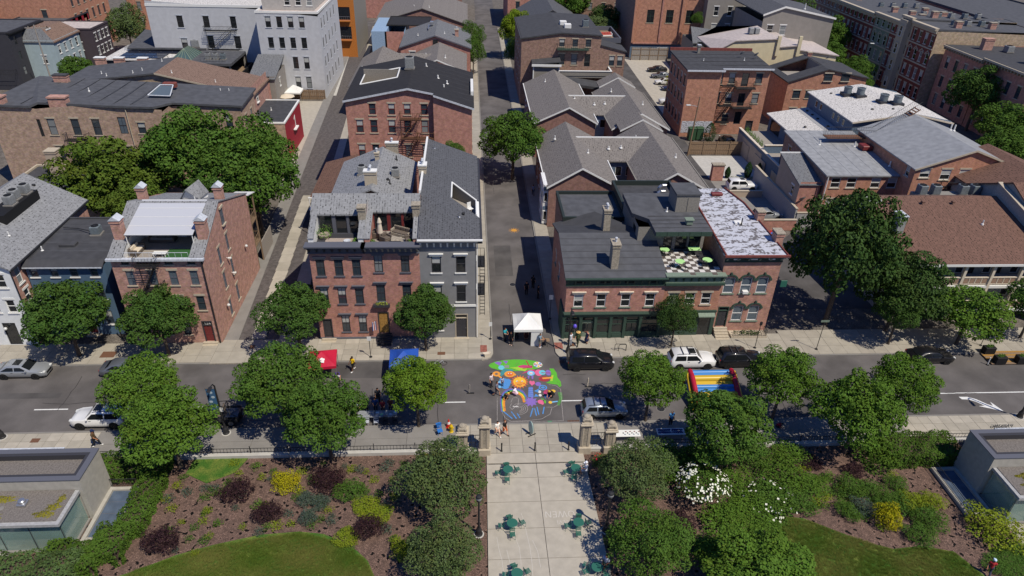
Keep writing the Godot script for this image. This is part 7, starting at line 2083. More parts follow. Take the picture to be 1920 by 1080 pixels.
	part(pl, "foliage",tuft(0.9,0.5,0.9,200,0.12,5),leaf_mat("pot_green",Color(0.10,0.19,0.035)),place(0,0.85,0))
	strip("pavilion_apron",[[-48,-26],[-33.4,-26],[-33.2,-34.9],[-48,-34.9]],0.012,M.concrete_pale)
	strip("pavilion_apron",[[42.6,-26],[58,-26],[58,-34.9],[42.4,-34.9]],0.012,M.concrete)
	gate()

func gate():
	for f in [[-60.0,-31.5, "left of the left pavilion hedge"],[-31.5,-15.5, "beside the left hedge"],[-15.5,-1.2, "between the street trees and the gate"],[12.6,26.0, "behind the white flowering shrubs"],[26.0,42.6, "before the big clipped hedge"],[42.6,60.0, "beyond the right pavilion corner"]]:
		var o:=thing("park_fence", "low iron fence on a pale stone kerb "+f[2], "fence")
		part(o, "stone_kerb",S().bevel(V((f[0]+f[1])/2,0.16,-44.1),V(f[1]-f[0]-0.02,0.42,0.42),0.04),M.concrete_pale)
		railing(o,[V(f[0]+0.1,0.37,-44.2),V(f[1]-0.1,0.37,-44.2)],0.5,M.iron,0.28)
		var n:=int((f[1]-f[0])/3.0)
		for k in n+1:
			var x:=lerpf(f[0]+0.1,f[1]-0.1,k/float(n))
			part(o, "fence_post",S().box(V(x,0.72,-44.2),V(0.06,0.7,0.06)).ball(V(x,1.09,-44.2),Vector3.ONE*0.05,5,6),M.iron)
		settle(o,V((f[0]+f[1])/2,0,-44.1))
	for p in [[1.15,3.3, "tall stone gate pier on the left of the entrance"],[9.85,3.3, "tall stone gate pier on the right of the entrance"],[-0.75,2.5, "shorter stone gate pier beside the yellow hydrant"],[12.05,2.5, "shorter stone gate pier beside the white table"]]:
		var o:=thing("gate_pier",p[2], "gate pier",V(p[0],0.0,-44.05))
		var h:float=p[1]
		part(o, "base",S().bevel(V(0,0.35,0),V(1.1,0.8,1.1),0.05),M.stone)
		part(o, "shaft",S().box(V(0,h/2+0.35,0),V(0.8,h-0.8,0.8)),M.stone)
		for a in 4:
			part(o, "recess_frame",S().box(V(-0.24,h/2+0.35,0.42),V(0.14,h-1.1,0.05)).box(V(0.24,h/2+0.35,0.42),V(0.14,h-1.1,0.05)),M.stone,Transform3D(Basis(UP,PI/2*a),Vector3.ZERO))
			part(o, "recess",S().box(V(0,h/2+0.35,0.4),V(0.3,h-1.2,0.012)),M.stone_dark,Transform3D(Basis(UP,PI/2*a),Vector3.ZERO))
		part(o, "cornice",S().bevel(V(0,h+0.02,0),V(1.16,0.2,1.16),0.05).bevel(V(0,h+0.17,0),V(0.95,0.14,0.95),0.03),M.stone)
		part(o, "carved_cap",S().bevel(V(0,h+0.42,0),V(0.72,0.4,0.72),0.1).ball(V(0,h+0.62,0),V(0.3,0.2,0.3),6,10).bevel(V(0.3,h+0.36,0.3),V(0.2,0.3,0.2),0.05).bevel(V(-0.3,h+0.36,0.3),V(0.2,0.3,0.2),0.05).bevel(V(0.3,h+0.36,-0.3),V(0.2,0.3,0.2),0.05).bevel(V(-0.3,h+0.36,-0.3),V(0.2,0.3,0.2),0.05),M.stone_dark)
	for g in [[-0.3,0.72, "yellow hydrant"],[10.3,11.6, "white table"]]:
		var o:=thing("side_gate", "iron side gate with curved bars between the piers by the "+g[2], "gate")
		railing(o,[V(g[0],0.3,-44.05),V(g[1],0.3,-44.05)],1.7,M.iron,0.3, "bars")
		var c:float=(g[0]+g[1])/2
		var s:=S()
		for e in [-1,1]:
			var pts:=[]
			for k in 7:pts.append(V(c+e*(0.05+0.5*sin(k*PI/12)),0.9+k*0.18,-44.05))
			s.path(pts,0.02,4)
		s.tube(V(g[0],1.2,-44.05),V(g[1],1.2,-44.05),0.025,0.025,5)
		part(o, "scroll",s,M.iron)
		part(o, "sill",S().bevel(V(c,0.2,-44.05),V(g[1]-g[0],0.42,0.5),0.05),M.concrete_pale)
		settle(o,V(c,0,-44.05))

# ---------------------------------------------------------------- foliage

func leaf_mat(key:String,c:Color)->StandardMaterial3D:
	if M.has(key): return M[key]
	var m:=mat(key,c,0.72)
	m.vertex_color_use_as_albedo=true
	m.backlight_enabled=true
	m.backlight=Color(c.r*0.55,c.g*0.6,c.b*0.3).linear_to_srgb()
	m.metallic_specular=0.16
	return m

class Leaves:
	var v:=PackedVector3Array()
	var n:=PackedVector3Array()
	var c:=PackedColorArray()
	var r:=RandomNumberGenerator.new()

	func rv()->Vector3:
		var z:=r.randf_range(-1,1)
		var a:=r.randf_range(0,TAU)
		var s:=sqrt(1.0-z*z)
		return Vector3(s*cos(a),z,s*sin(a))

	func leaf(p:Vector3,out:Vector3,size:float,col:Color,droop:=0.0):
		var m:=(out*0.8+rv()*0.72+Vector3(0,0.38,0)).normalized()
		var t:=m.cross(rv()).normalized()
		var u:=m.cross(t)
		var l:=size*r.randf_range(0.7,1.35)
		var w:=l*r.randf_range(0.5,0.8)
		var a:=p-t*l*0.5
		var b:=p+t*l*0.5-Vector3(0,droop*l,0)
		var d:=p+u*w*0.5-m*w*0.12
		var e:=p-u*w*0.5-m*w*0.12
		var g:=r.randf_range(0.82,1.2)
		var k:=Color(col.r*g*r.randf_range(0.9,1.12),col.g*g,col.b*g*r.randf_range(0.8,1.1))
		var n1:=(d-a).cross(b-a).normalized()
		if n1.dot(m)<0:n1=-n1
		var n2:=(e-b).cross(a-b).normalized()
		if n2.dot(m)<0:n2=-n2
		for q in [a,b,d]:
			v.append(q)
			n.append(n1)
			c.append(k)
		for q in [b,a,e]:
			v.append(q)
			n.append(n2)
			c.append(k)

	func done()->ArrayMesh:
		for i in range(0,v.size(),3):
			if (v[i+2]-v[i]).cross(v[i+1]-v[i]).dot(n[i])<0:
				var q:=v[i+1]
				v[i+1]=v[i+2]
				v[i+2]=q
		var a:=[]
		a.resize(Mesh.ARRAY_MAX)
		a[Mesh.ARRAY_VERTEX]=v
		a[Mesh.ARRAY_NORMAL]=n
		a[Mesh.ARRAY_COLOR]=c
		var m:=ArrayMesh.new()
		m.add_surface_from_arrays(Mesh.PRIMITIVE_TRIANGLES,a)
		return m

# a dome of leaves on the ground, w by d, h tall
func tuft(w:float,h:float,d:float,count:int,leaf:float,sd:int)->ArrayMesh:
	var key:="tuft %.2f %.2f %.2f %d %.3f" % [w,h,d,count,leaf]
	if cache.has(key): return cache[key]
	var L:=Leaves.new()
	L.r.seed=sd
	for i in count:
		var q:=L.rv()
		q.y=absf(q.y)
		var b:=0.85+0.3*sin(q.x*5.0+sd)*cos(q.z*6.0+sd*2.0)
		var k:=L.r.randf_range(0.8,1.0)*b
		L.leaf(V(q.x*w*0.5,q.y*h,q.z*d*0.5)*k,q,leaf,Color(1,1,1))
	cache[key]=L.done()
	return cache[key]

# a crown about 4 m in radius: many lobes, leaves on and a little inside their skins
func crown(sd:int,lobes:int,tall:float,size:float,count:int,lobe_r:=0.4,gap:=0.0,layered:=false)->ArrayMesh:
	var L:=Leaves.new()
	L.r.seed=sd
	var R:=4.0
	var cs:=[]
	for i in lobes:
		var y:=1.0-1.5*(i+0.5)/lobes
		var a:=i*2.39996+L.r.randf_range(-0.4,0.4)
		var s:=sqrt(maxf(0.0,1.0-y*y))
		var out:=L.r.randf_range(0.5,0.95)
		var p:=V(cos(a)*s,y*tall,sin(a)*s)*R*out
		if y<-0.1:p*=0.92
		var lr:=R*lobe_r*L.r.randf_range(0.62,1.15)
		cs.append([p,lr,L.r.randf_range(0.82,1.18),L.r.randf_range(0.9,1.15)])
	cs.append([V(0,0.1,0),R*0.5*tall,0.9,1.0])
	var flat:=0.62 if layered else 0.86
	var per:=count/cs.size()
	for k in cs:
		var n:=int(per*pow(k[1]/(R*lobe_r),2.0))
		for i in n:
			var q:=L.rv()
			if q.y<-0.35 and L.r.randf()<0.6:continue
			var p:Vector3=k[0]+V(q.x,q.y*flat,q.z)*k[1]*(1.0-0.32*pow(L.r.randf(),2.0))*(1.0+L.r.randf_range(-0.06,0.10))
			if gap>0.0 and sin(p.x*2.1+sd)*sin(p.y*2.6)*sin(p.z*2.3+sd)>1.0-gap:continue
			var inside:=false
			for o in cs:
				if o[0]!=k[0] and p.distance_squared_to(o[0])<o[1]*o[1]*0.5:
					inside=true
					break
			if inside and L.r.randf()<0.88:continue
			L.leaf(p,q,size,Color(k[2]*k[3],k[2],k[2]*0.9),0.15)
	return L.done()

func trunk(h:float,r:float,reach:float,sd:int,n:=6)->ArrayMesh:
	var g:=RandomNumberGenerator.new()
	g.seed=sd
	var s:=S()
	s.tube(V(0,-0.15,0),V(0,0.35,0),r*1.5,r*1.05,8)
	s.tube(V(0,0.35,0),V(0.03,h*0.55,0.02),r*1.05,r*0.85,8)
	s.tube(V(0.03,h*0.55,0.02),V(0,h,0),r*0.85,r*0.45,8)
	for i in n:
		var a:=TAU*i/n+g.randf_range(-0.3,0.3)
		var y:=h*g.randf_range(0.5,0.85)
		var m:=V(cos(a)*reach*0.45,y+reach*0.35,sin(a)*reach*0.45)
		s.tube(V(0,y,0),m,r*0.45,r*0.25,6)
		for e in 2:
			var b:=a+(e-0.5)*0.9
			s.tube(m,m+V(cos(b)*reach*0.4,reach*0.3,sin(b)*reach*0.4),r*0.25,r*0.07,5)
	return s.done()

func tree(label:String,x:float,z:float,r:float,cy:float,tall:float,kind:String,m:Material,turn:float,group:String,called:="street_tree",bark:="bark")->Node3D:
	var o:=thing(called,label, "tree",V(x,0,z),turn,group)
	var k:=r/4.55
	var key:="trunk %.1f %.1f" % [cy,r]
	if not cache.has(key): cache[key]=trunk(cy*0.9,maxf(0.09,r*0.042),r*0.75,int(r*31+cy),7)
	part(o, "trunk",cache[key],M[bark])
	part(o, "crown",cache[kind],m,Transform3D(Basis().scaled(V(k,k*tall*0.97,k)),V(0,cy,0)))
	return o

func greenery():
	cache["lush"]=crown(3,84,0.9,0.24,34000,0.26,0.06,true)
	cache["lush_b"]=crown(8,72,0.95,0.25,34000,0.28,0.12,true)
	cache["feather"]=crown(15,92,0.88,0.22,36000,0.24,0.14,true)
	cache["feather_b"]=crown(23,88,0.92,0.23,36000,0.25,0.14,true)
	cache["dense"]=crown(31,66,0.98,0.21,34000,0.30)
	cache["tiered"]=crown(43,64,0.9,0.27,26000,0.27,0.25,true)
	cache["loose"]=crown(57,38,1.0,0.30,18000,0.33,0.35)
	cache["shrub"]=crown(61,30,0.85,0.34,6000,0.36,0.1)
	cache["shrub_b"]=crown(67,24,0.9,0.4,4200,0.38,0.2)
	cache["small"]=crown(71,9,0.75,0.8,420,0.52)
	cache["small_b"]=crown(79,8,0.7,0.9,340,0.5,0.1)
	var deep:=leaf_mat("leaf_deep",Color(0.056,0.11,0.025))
	var dark:=leaf_mat("leaf_dark",Color(0.047,0.088,0.025))
	var fresh:=leaf_mat("leaf_fresh",Color(0.088,0.165,0.025))
	var lively:=leaf_mat("leaf_lively",Color(0.112,0.192,0.022))
	var mid:=leaf_mat("leaf_mid",Color(0.07,0.135,0.025))
	var olive:=leaf_mat("leaf_olive",Color(0.09,0.13,0.05))
	var yell:=leaf_mat("leaf_yellow",Color(0.36,0.33,0.015))
	var lime:=leaf_mat("leaf_lime",Color(0.19,0.24,0.022))
	var plum:=leaf_mat("leaf_plum",Color(0.04,0.02,0.026))
	var hedge:=leaf_mat("leaf_hedge",Color(0.07,0.13,0.02))
	var blue:=leaf_mat("leaf_blue",Color(0.075,0.105,0.085))

	var row:="trees along the far pavement"
	tree("round dark street tree before the blue house",-39.5,-58.6,4.8,5.0,0.98, "lush",deep,0.3,row)
	tree("dark street tree before the brick house with the awning",-30.6,-58.4,3.8,4.8,0.98, "lush_b",deep,1.4,row)
	tree("dark street tree at the alley corner before the row houses",-17.6,-59.2,4.0,4.8,0.98, "lush",deep,2.7,row)
	tree("dark street tree before the golden door",-4.6,-58.7,3.25,4.8,1.1, "lush_b",deep,4.0,row)
	tree("small dark street tree before the green shopfront",21.4,-58.9,2.45,3.9,1.2, "dense",dark,0.8,row)
	tree("tall broad dark maple rising over the balconies",40.2,-63.0,6.6,9.4,1.4, "lush",dark,0.2,row)
	tree("dark maple leaning beside the tall broad one",46.4,-61.2,4.9,6.0,1.1, "lush_b",dark,2.1,row)
	tree("loose light green street tree before the columned balconies",53.0,-58.6,4.3,4.0,0.8, "loose",fresh,1.0,row)
	tree("light green street tree by the parklet planters",61.0,-59.6,3.2,4.9,1.0, "loose",mid,2.2,row)
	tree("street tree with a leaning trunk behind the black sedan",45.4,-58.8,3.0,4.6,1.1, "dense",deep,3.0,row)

	var near:="trees along the near pavement"
	tree("feathery green street tree over the grey parked sedan",-28.0,-47.8,3.7,4.9,0.95, "feather",fresh,0.0,near)
	tree("feathery green street tree over the pavement by the hedge",-24.2,-43.0,3.9,4.5,1.02, "feather_b",fresh,1.7,near)
	tree("wide feathery street tree beside the red canopy",-16.5,-47.8,4.4,5.1,0.95, "feather",mid,2.4,near)
	tree("feathery street tree hanging over the park fence",-11.9,-43.6,3.8,4.8,1.1, "feather_b",mid,0.6,near)
	tree("bright yellow green street tree over the activity tables",-4.7,-47.3,3.1,4.9,1.08, "feather_b",lively,3.3,near)
	tree("feathery street tree beside the silver hatchback",16.1,-47.5,3.35,4.8,1.08, "feather",fresh,4.1,near)
	tree("green street tree between the inflatable and the park",20.9,-41.8,4.0,4.5,0.95, "lush_b",mid,5.0,near)
	tree("feathery street tree on the right of the inflatable",28.1,-47.4,3.45,4.8,1.08, "feather_b",fresh,0.9,near)
	tree("green street tree over the park fence by the big hedge",33.0,-43.0,4.1,4.9,1.08, "lush",fresh,1.9,near)
	tree("feathery street tree left of the turn arrow",38.9,-46.4,3.4,4.9,1.08, "feather",fresh,2.9,near)

	var pk:="round trees beside the park walk"
	tree("round olive green tree left of the walk near the gate",-2.2,-38.2,3.7,3.1,0.95, "dense",olive,0.4,pk, "park_tree")
	tree("round olive green tree left of the walk, further from the gate",-1.9,-31.6,2.9,2.8,1.0, "dense",olive,2.0,pk, "park_tree")
	tree("round olive green tree right of the walk near the gate",13.0,-38.4,3.2,3.1,1.0, "dense",olive,3.6,pk, "park_tree")
	tree("round olive green tree right of the walk beyond the lamp",12.7,-32.1,3.3,2.8,0.9, "dense",mid,5.0,pk, "park_tree")
	tree("broad green tree on the lawn right of the walk",20.0,-29.2,4.2,2.9,0.6, "lush_b",fresh,1.0,pk, "park_tree")

	tree("dark spreading tree filling the yard behind the awning house",-31.5,-80.5,4.8,6.2,1.0, "lush_b",deep,2.6, "trees in the yards behind the houses", "yard_tree")
	var yd:="trees in the yards behind the houses"
	tree("tiered yellow green yard tree behind the blue house",-46.2,-86.0,7.6,7.4,0.95, "tiered",leaf_mat("leaf_gold",Color(0.085,0.13,0.022)),0.3,yd, "yard_tree")
	tree("tiered yellow green yard tree beside the grey gable roof",-40.6,-79.0,4.8,6.0,1.0, "tiered",M.leaf_gold,2.3,yd, "yard_tree")
	tree("great green yard tree beside the alley",-27.8,-85.0,7.4,8.2,1.05, "lush",mid,1.2,yd, "yard_tree")
	tree("great green yard tree before the long tan block",-36.4,-90.5,8.0,9.0,1.0, "lush_b",mid,0.5,yd, "yard_tree")
	tree("green yard tree before the red wall",-30.4,-97.0,5.6,7.0,1.1, "loose",mid,3.5,yd, "yard_tree")
	tree("green yard tree hiding the corner of the long tan block",-41.6,-97.0,4.6,7.2,1.0, "lush",mid,4.4,yd, "yard_tree")
	tree("small tree between the row houses and the tenement",-2.2,-92.5,1.9,8.6,1.3, "loose",mid,0.0,yd, "yard_tree")
	tree("slim young tree beside the pale block",-33.6,-152.4,1.0,2.6,1.6, "loose",mid,0.8,yd, "yard_tree")

	var cs:="trees along the cross street"
	tree("large green tree over the cross street beside the brown terraces",7.0,-104.5,5.9,6.6,1.05, "lush",mid,0.7,cs)
	tree("green tree on the left of the cross street by the pink house",1.2,-168,3.3,5.2,1.3, "dense",mid,1.7,cs)
	tree("green tree on the left of the cross street behind the pink house",1.0,-180,3.6,6.0,1.3, "dense",mid,2.9,cs)
	tree("bright lime green tree on the right of the cross street",12.2,-184,4.6,7.4,1.3, "lush_b",leaf_mat("leaf_spring",Color(0.16,0.23,0.02)),0.2,cs)
	tree("green tree below the lime green one on the cross street",11.6,-170,3.4,5.0,1.2, "dense",mid,4.2,cs)

	var fr:="trees among the far blocks"
	tree("dark tree behind the slate house",29.0,-219,9.0,8.0,0.9, "lush",mid,0.0,fr, "far_tree")
	tree("spreading olive tree behind the brown tenement",34.5,-198,7.0,5.0,0.55, "loose",olive,1.0,fr, "far_tree")
	tree("dark tree before the church",38.8,-206,5.0,6.0,1.0, "lush_b",dark,2.0,fr, "far_tree")
	tree("clipped round tree on the church roof edge",58.0,-183.0,1.8,10.6,1.2, "dense",mid,0.6,fr, "far_tree")
	tree("green tree below the pale blue house",-80.6,-150,4.4,4.6,0.9, "lush",mid,0.4,fr, "far_tree")
	tree("green tree beside the solar panels",-76.5,-147,3.4,4.0,0.9, "lush_b",mid,1.4,fr, "far_tree")
	tree("pale flowering tree beside the red brick tenement",-84.5,-186,5.0,6.0,1.3, "loose",olive,2.4,fr, "far_tree")
	tree("tree behind the black house roofs",-101,-192,4.0,7.0,1.0, "lush",mid,0.9,fr, "far_tree")
	for t in [[89.5,-196,6.5,7.5,1.15, "dense",0.4, "farthest up the right street"],[92.5,-181,6.2,7.0,1.15, "lush",1.6, "before the grey green front"],[86.5,-168,5.2,5.0,0.9, "lush_b",2.6, "beside the taupe house"],[91,-160,4.0,4.2,0.9, "loose",3.6, "below the cream block"],[85.5,-150,4.0,4.0,0.8, "lush",4.0, "beside the gable house"]]:
		tree("green street tree "+t[7],t[0],t[1],t[2],t[3],t[4],t[5],mid,t[6], "trees of the right street", "far_tree")
	tree("large dark street tree before the red street houses",99.5,-130,6.6,7.5,1.05, "lush",deep,0.3, "trees of the right street", "far_tree")
	tree("green street tree below the large dark one",96.5,-117,5.6,5.4,0.9, "lush_b",mid,1.3, "trees of the right street", "far_tree")
	tree("green street tree beside the grey metal gable",89.5,-106,5.4,5.0,0.85, "lush",mid,2.3, "trees of the right street", "far_tree")
	tree("green street tree at the edge beyond the grey metal gable",97.5,-103,5.0,5.2,0.9, "lush_b",fresh,3.3, "trees of the right street", "far_tree")
	cypress("dark columnar evergreen beside the green bins",V(44.8,0,-122.8),1.1,3.6)
	cypress("slim columnar evergreen in the pale court",V(46.0,0,-105.4),0.6,2.8)
	cypress("small columnar evergreen nearest the brick pier",V(42.6,0,-105.3),0.45,2.0)
	cypress("columnar evergreen beside the court garage",V(48.0,0,-106),0.5,2.4)
	for k in 6:shrub("clipped round shrub in the court bed",V(43.2+k*0.85+(0.8 if k>2 else 0.0),0,-104.7),0.42,0.5, "small",mid, "clipped shrubs of the court", "clipped_shrub")
	shrub("yellow flowering shrub on the wall by the parked cars",V(46.9,0,-158),1.6,3.4, "shrub",yell, "")

	var pg:="plum leaved shrubs of the left bed"
	for p in [[-18.7,-39.8,1.25, "nearest the small lawn"],[-11.6,-40.6,1.45, "beside the leafy green clump"],[-15.8,-37.6,1.1, "next to the blue tinted shrubs"],[-7.9,-35.9,1.15, "in the green groundcover by the lawn tip"],[-22.9,-35.2,1.3, "closest to the clipped hedge"]]:
		shrub("plum leaved shrub "+p[3],V(p[0],0,p[1]),p[2],p[2]*0.95, "shrub",plum,pg)
	shrub("rounded bright yellow shrub in the left bed",V(-15.0,0,-40.7),1.2,1.0, "shrub",yell, "")
	shrub("big clipped yellow green bush before the right pavilion",V(40.6,0,-34.0),2.1,1.5, "shrub",lime, "")
	shrub("small bright yellow maple in the right bed",V(32.6,0,-35.2),1.05,1.8, "shrub_b",yell, "")
	for p in [[-12.6,-37.2],[-11.9,-38.6],[-13.0,-38.9]]: shrub("blue tinted shrub in the left bed",V(p[0],0,p[1]),0.75,0.8, "shrub_b",blue, "blue tinted shrubs of the left bed")
	shrub("leafy green clump beside the plum shrub",V(-9.8,0,-39.6),1.25,1.0, "shrub",mid, "")
	shrub("low spreading lime groundcover left of the round tree",V(-8.3,0,-38.2),1.1,0.5, "shrub_b",lime, "lime groundcover of the left bed")
	shrub("low spreading lime groundcover along the left bed path",V(-7.2,0,-37.4),1.0,0.5, "shrub_b",lime, "lime groundcover of the left bed")
	shrub("low spreading lime groundcover by the plum shrub",V(-9.4,0,-35.3),0.95,0.45, "shrub_b",lime, "lime groundcover of the left bed")
	shrub("yellow green shrub in the shade of the round tree",V(-5.0,0,-33.9),1.0,0.8, "shrub",lime, "")
	shrub("bright yellow iris clump behind the round tree",V(-3.6,0,-42.4),0.7,1.5, "small_b",yell, "")
	shrub("wide yellow green spirea in the right bed",V(26.2,0,-39.9),2.3,1.2, "shrub",hedge, "")
	shrub("wide yellow green spirea nearer the white flowers",V(22.6,0,-36.9),1.9,1.0, "shrub",fresh, "")
	shrub("green shrub below the flowering dogwood",V(19.6,0,-35.6),1.8,1.0, "shrub_b",fresh, "")
	for p in [[16.6,-41.6,2.2,1.6,0],[19.6,-42.0,2.0,1.5,1],[24.2,-42.2,1.8,1.3,0],[27.6,-42.6,1.6,1.1,1],[21.6,-39.6,1.7,1.1,1],[20.8,-36.4,1.6,1.0,1],[22.8,-34.9,1.3,0.8,1],[15.2,-34.0,1.5,1.0,0],[17.6,-33.0,1.6,1.0,1],[26.2,-37.4,1.5,0.9,0],[28.2,-39.0,1.4,0.8,1]]: shrub("broad leafy green shrub in the crowded right bed",V(p[0],0,p[1]),p[2],p[3], "shrub",fresh if p[4] else mid, "broad shrubs of the right bed")
	shrub("dark plum strip of shrubs beside the dogwood",V(16.2,0,-35.6),1.3,0.7, "shrub_b",plum, "")
	shrub("big soft green shrub by the hedge end",V(35.2,0,-41.9),2.1,1.9, "shrub",hedge, "")
	for p in [[31.3,-38.6,1.3],[33.0,-38.2,1.2],[34.6,-37.0,1.25],[33.4,-36.6,1.2],[36.0,-35.2,1.4],[34.6,-33.8,1.2],[30.0,-36.4,1.0],[35.4,-39.0,1.0]]: shrub("soft dark green mounded shrub in the right bed",V(p[0],0,p[1]),p[2],p[2]*0.75, "shrub",mid, "mounded shrubs of the right bed")
	for p in [[35.6,-37.0,1.15],[37.3,-37.0,1.1]]: shrub("yellow green rounded shrub beside the right basin",V(p[0],0,p[1]),p[2],p[2]*0.8, "shrub",lime, "rounded shrubs by the right basin")
	shrub("blue grey rounded shrub in the right bed",V(31.4,0,-36.6),1.0,0.9, "shrub",blue, "")
	shrub("dark purple brown shrub near the right hedge",V(32.6,0,-40.6),0.9,0.7, "shrub_b",plum, "dark shrubs near the right hedge")
	shrub("dark purple brown shrub behind the spirea",V(29.4,0,-41.6),0.9,0.7, "shrub_b",plum, "dark shrubs near the right hedge")
	shrub("red flowered rose bush beside the right gate pier",V(11.2,0,-42.2),0.9,0.8, "shrub_b",mid, "")
	shrub("dark evergreen shrub behind the green chairs",V(10.9,0,-34.4),0.9,0.9, "shrub",dark, "")
	flowers("red roses on the bush beside the right gate pier",V(11.2,0.55,-42.2),0.85,0.7,14,plain("rose",Color(0.45,0.02,0.03),0.6),0.09, "rose_flowers")
	tree("white flowering dogwood beside the park walk",18.4,-38.0,2.1,1.7,0.8, "shrub",mid,0.5, "", "flowering_tree")
	flowers("white blossoms of the dogwood",V(18.4,1.7,-38.0),2.15,1.7,430,plain("petal",Color(0.74,0.74,0.62),0.6),0.085, "dogwood_blossoms")
	shrub("dark green peony bush with white flowers",V(24.0,0,-37.6),2.2,1.2, "shrub",mid, "")
	flowers("white peony flowers on the dark bush",V(24.0,0.3,-37.6),2.25,1.2,150,M.petal,0.09, "peony_flowers")
	hedge_row("clipped green hedge along the fence by the left pavilion",[[-31.5,-25.0,-44.0,-41.4,1.1]],hedge)
	hedge_row("curving clipped hedge between the basin and the left bed",[[-26.6,-24.6,-41.6,-36.0,1.2],[-27.6,-25.2,-36.6,-33.6,1.2],[-30.5,-26.6,-35.0,-32.6,1.3]],hedge)
	hedge_row("tall clipped hedge along the fence by the right pavilion",[[36.0,42.6,-44.0,-41.0,1.5]],hedge)
	hedge_row("grey green mounded hedge at the left pavilion front",[[-33.2,-27.6,-33.8,-31.0,1.7]],leaf_mat("leaf_sage",Color(0.085,0.135,0.045)))
	var gp:=RandomNumberGenerator.new()
	gp.seed=91
	var spots:=[[-23.4,-38.6],[-22.2,-37.2],[-21.0,-36.6],[-24.0,-39.6],[-22.8,-40.2],[-20.6,-38.2],[-19.4,-37.0],[-17.4,-36.6],[-16.8,-38.6],[-17.2,-41.6],[-16.4,-42.2],[-13.6,-42.4],[-13.0,-41.2],[-10.6,-42.6],[-8.8,-41.9],[-8.0,-41.0],[-7.2,-42.2],[-6.6,-40.9],[-14.2,-37.8],[-14.0,-39.4],[-13.8,-36.8],[-12.2,-36.6],[-10.8,-36.9],[-9.0,-34.3],[-6.4,-36.0],[-5.8,-35.0],[-19.8,-41.0],[-18.0,-42.8],[-21.2,-39.6],[-7.4,-39.6],[-6.0,-38.6],[-11.2,-38.0]]
	for i in 60:
		var p:=Vector2(gp.randf_range(-24.5,-4.5),gp.randf_range(-43.4,-33.6))
		if p.y>-36.4+absf(p.x+13.5)*0.32:continue
		spots.append([p.x,p.y])
	for p in spots:shrub("small green perennial in the left mulch bed",V(p[0],0,p[1]),gp.randf_range(0.28,0.55),gp.randf_range(0.25,0.5), "small" if gp.randf()<0.5 else "small_b",[mid,lime,fresh,blue][gp.randi_range(0,3)], "perennials of the left bed", "perennial")
	for i in 75:
		var p:=V(gp.randf_range(25.6,36.8),0,gp.randf_range(-41.4,-34.6))
		if p.z>-36.6 and p.x<30.5:continue
		shrub("small green perennial in the right mulch bed",p,gp.randf_range(0.3,0.65),gp.randf_range(0.25,0.55), "small" if gp.randf()<0.5 else "small_b",[mid,lime,fresh,hedge][gp.randi_range(0,3)], "perennials of the right bed", "perennial")
	for p in [[39.0,-31.2],[40.2,-31.8],[41.2,-31.0],[39.8,-30.2],[41.6,-32.2]]: shrub("low green groundcover before the right pavilion",V(p[0],0,p[1]),1.0,0.4, "shrub_b",mid, "groundcover before the right pavilion")
	grass()

func shrub(label:String,at:Vector3,r:float,h:float,kind:String,m:Material,group:String,called:="shrub")->Node3D:
	var o:=thing(called,label, "shrub" if r>0.3 else "plant",at,fmod(at.x*7.3+at.z*3.1,TAU),group)
	part(o, "foliage",cache[kind],m,Transform3D(Basis().scaled(V(r/4.0,h/5.2,r/4.0)),V(0,h*0.48,0)))
	if not cache.has("stems"):
		var s:=S()
		for i in 5:s.tube(V(0,-0.1,0),V(cos(i*1.26)*0.5,0.7,sin(i*1.26)*0.5),0.035,0.015,5)
		cache["stems"]=s.done()
	part(o, "stem",cache["stems"],M.bark,Transform3D(Basis().scaled(V(r,h*0.8,r)*0.8),Vector3.ZERO))
	return o

func cypress(label:String,at:Vector3,r:float,h:float):
	var o:=thing("evergreen",label, "tree",at)
	part(o, "trunk",S().tube(V(0,-0.1,0),V(0,h*0.8,0),0.08,0.03,6),M.bark)
	var L:=Leaves.new()
	L.r.seed=int(at.x*10)
	for i in 1500:
		var t:=L.r.randf()
		var a:=L.r.randf_range(0,TAU)
		var k:=r*pow(sin(PI*clampf(t*0.86+0.14,0,1)),0.7)*L.r.randf_range(0.78,1.06)
		L.leaf(V(cos(a)*k,0.15+t*(h-0.15),sin(a)*k),V(cos(a),0.4,sin(a)),0.17,Color.WHITE)
	part(o, "crown",L,leaf_mat("leaf_cypress",Color(0.025,0.058,0.02)))

func hedge_row(label:String,boxes:Array,m:Material):
	var o:=thing("hedge",label, "hedge")
	var L:=Leaves.new()
	L.r.seed=int(boxes[0][0]*13)+7
	var core:=S()
	for b in boxes:
		var w:float=b[1]-b[0]
		var d:float=b[3]-b[2]
		var h:float=b[4]
		core.span6(b[0]+0.3,0,b[2]+0.3,b[1]-0.3,h-0.35,b[3]-0.3)
		var n:=int((w*d+(w+d)*2*h)*150)
		for i in n:
			var p:=V(L.r.randf()*w,h,L.r.randf()*d)
			var out:=UP
			var t:=L.r.randf()*(w*d+(w+d)*2*h)
			if t>w*d:
				p.y=L.r.randf()*h
				var f:=L.r.randf()*(w+d)*2
				if f<w:p.z=d; out=Vector3.BACK
				elif f<w*2:p.z=0; out=Vector3.FORWARD
				elif f<w*2+d:p.x=w; out=Vector3.RIGHT
				else:p.x=0; out=Vector3.LEFT
			var wob:=0.14*sin((p.x+b[0])*2.3)*cos((p.z+b[2])*2.7)+0.08*sin((p.x+p.z)*5.1)
			p+=out*(wob+L.r.randf_range(-0.12,0.05))+V(b[0],0,b[2])
			L.leaf(p,out,0.16,Color.WHITE*(0.9+0.2*sin(p.x*1.7+p.z)))
	part(o, "foliage",L,m)
	part(o, "branches",core,M.soil)
	settle(o,V((boxes[0][0]+boxes[0][1])/2,0,(boxes[0][2]+boxes[0][3])/2))

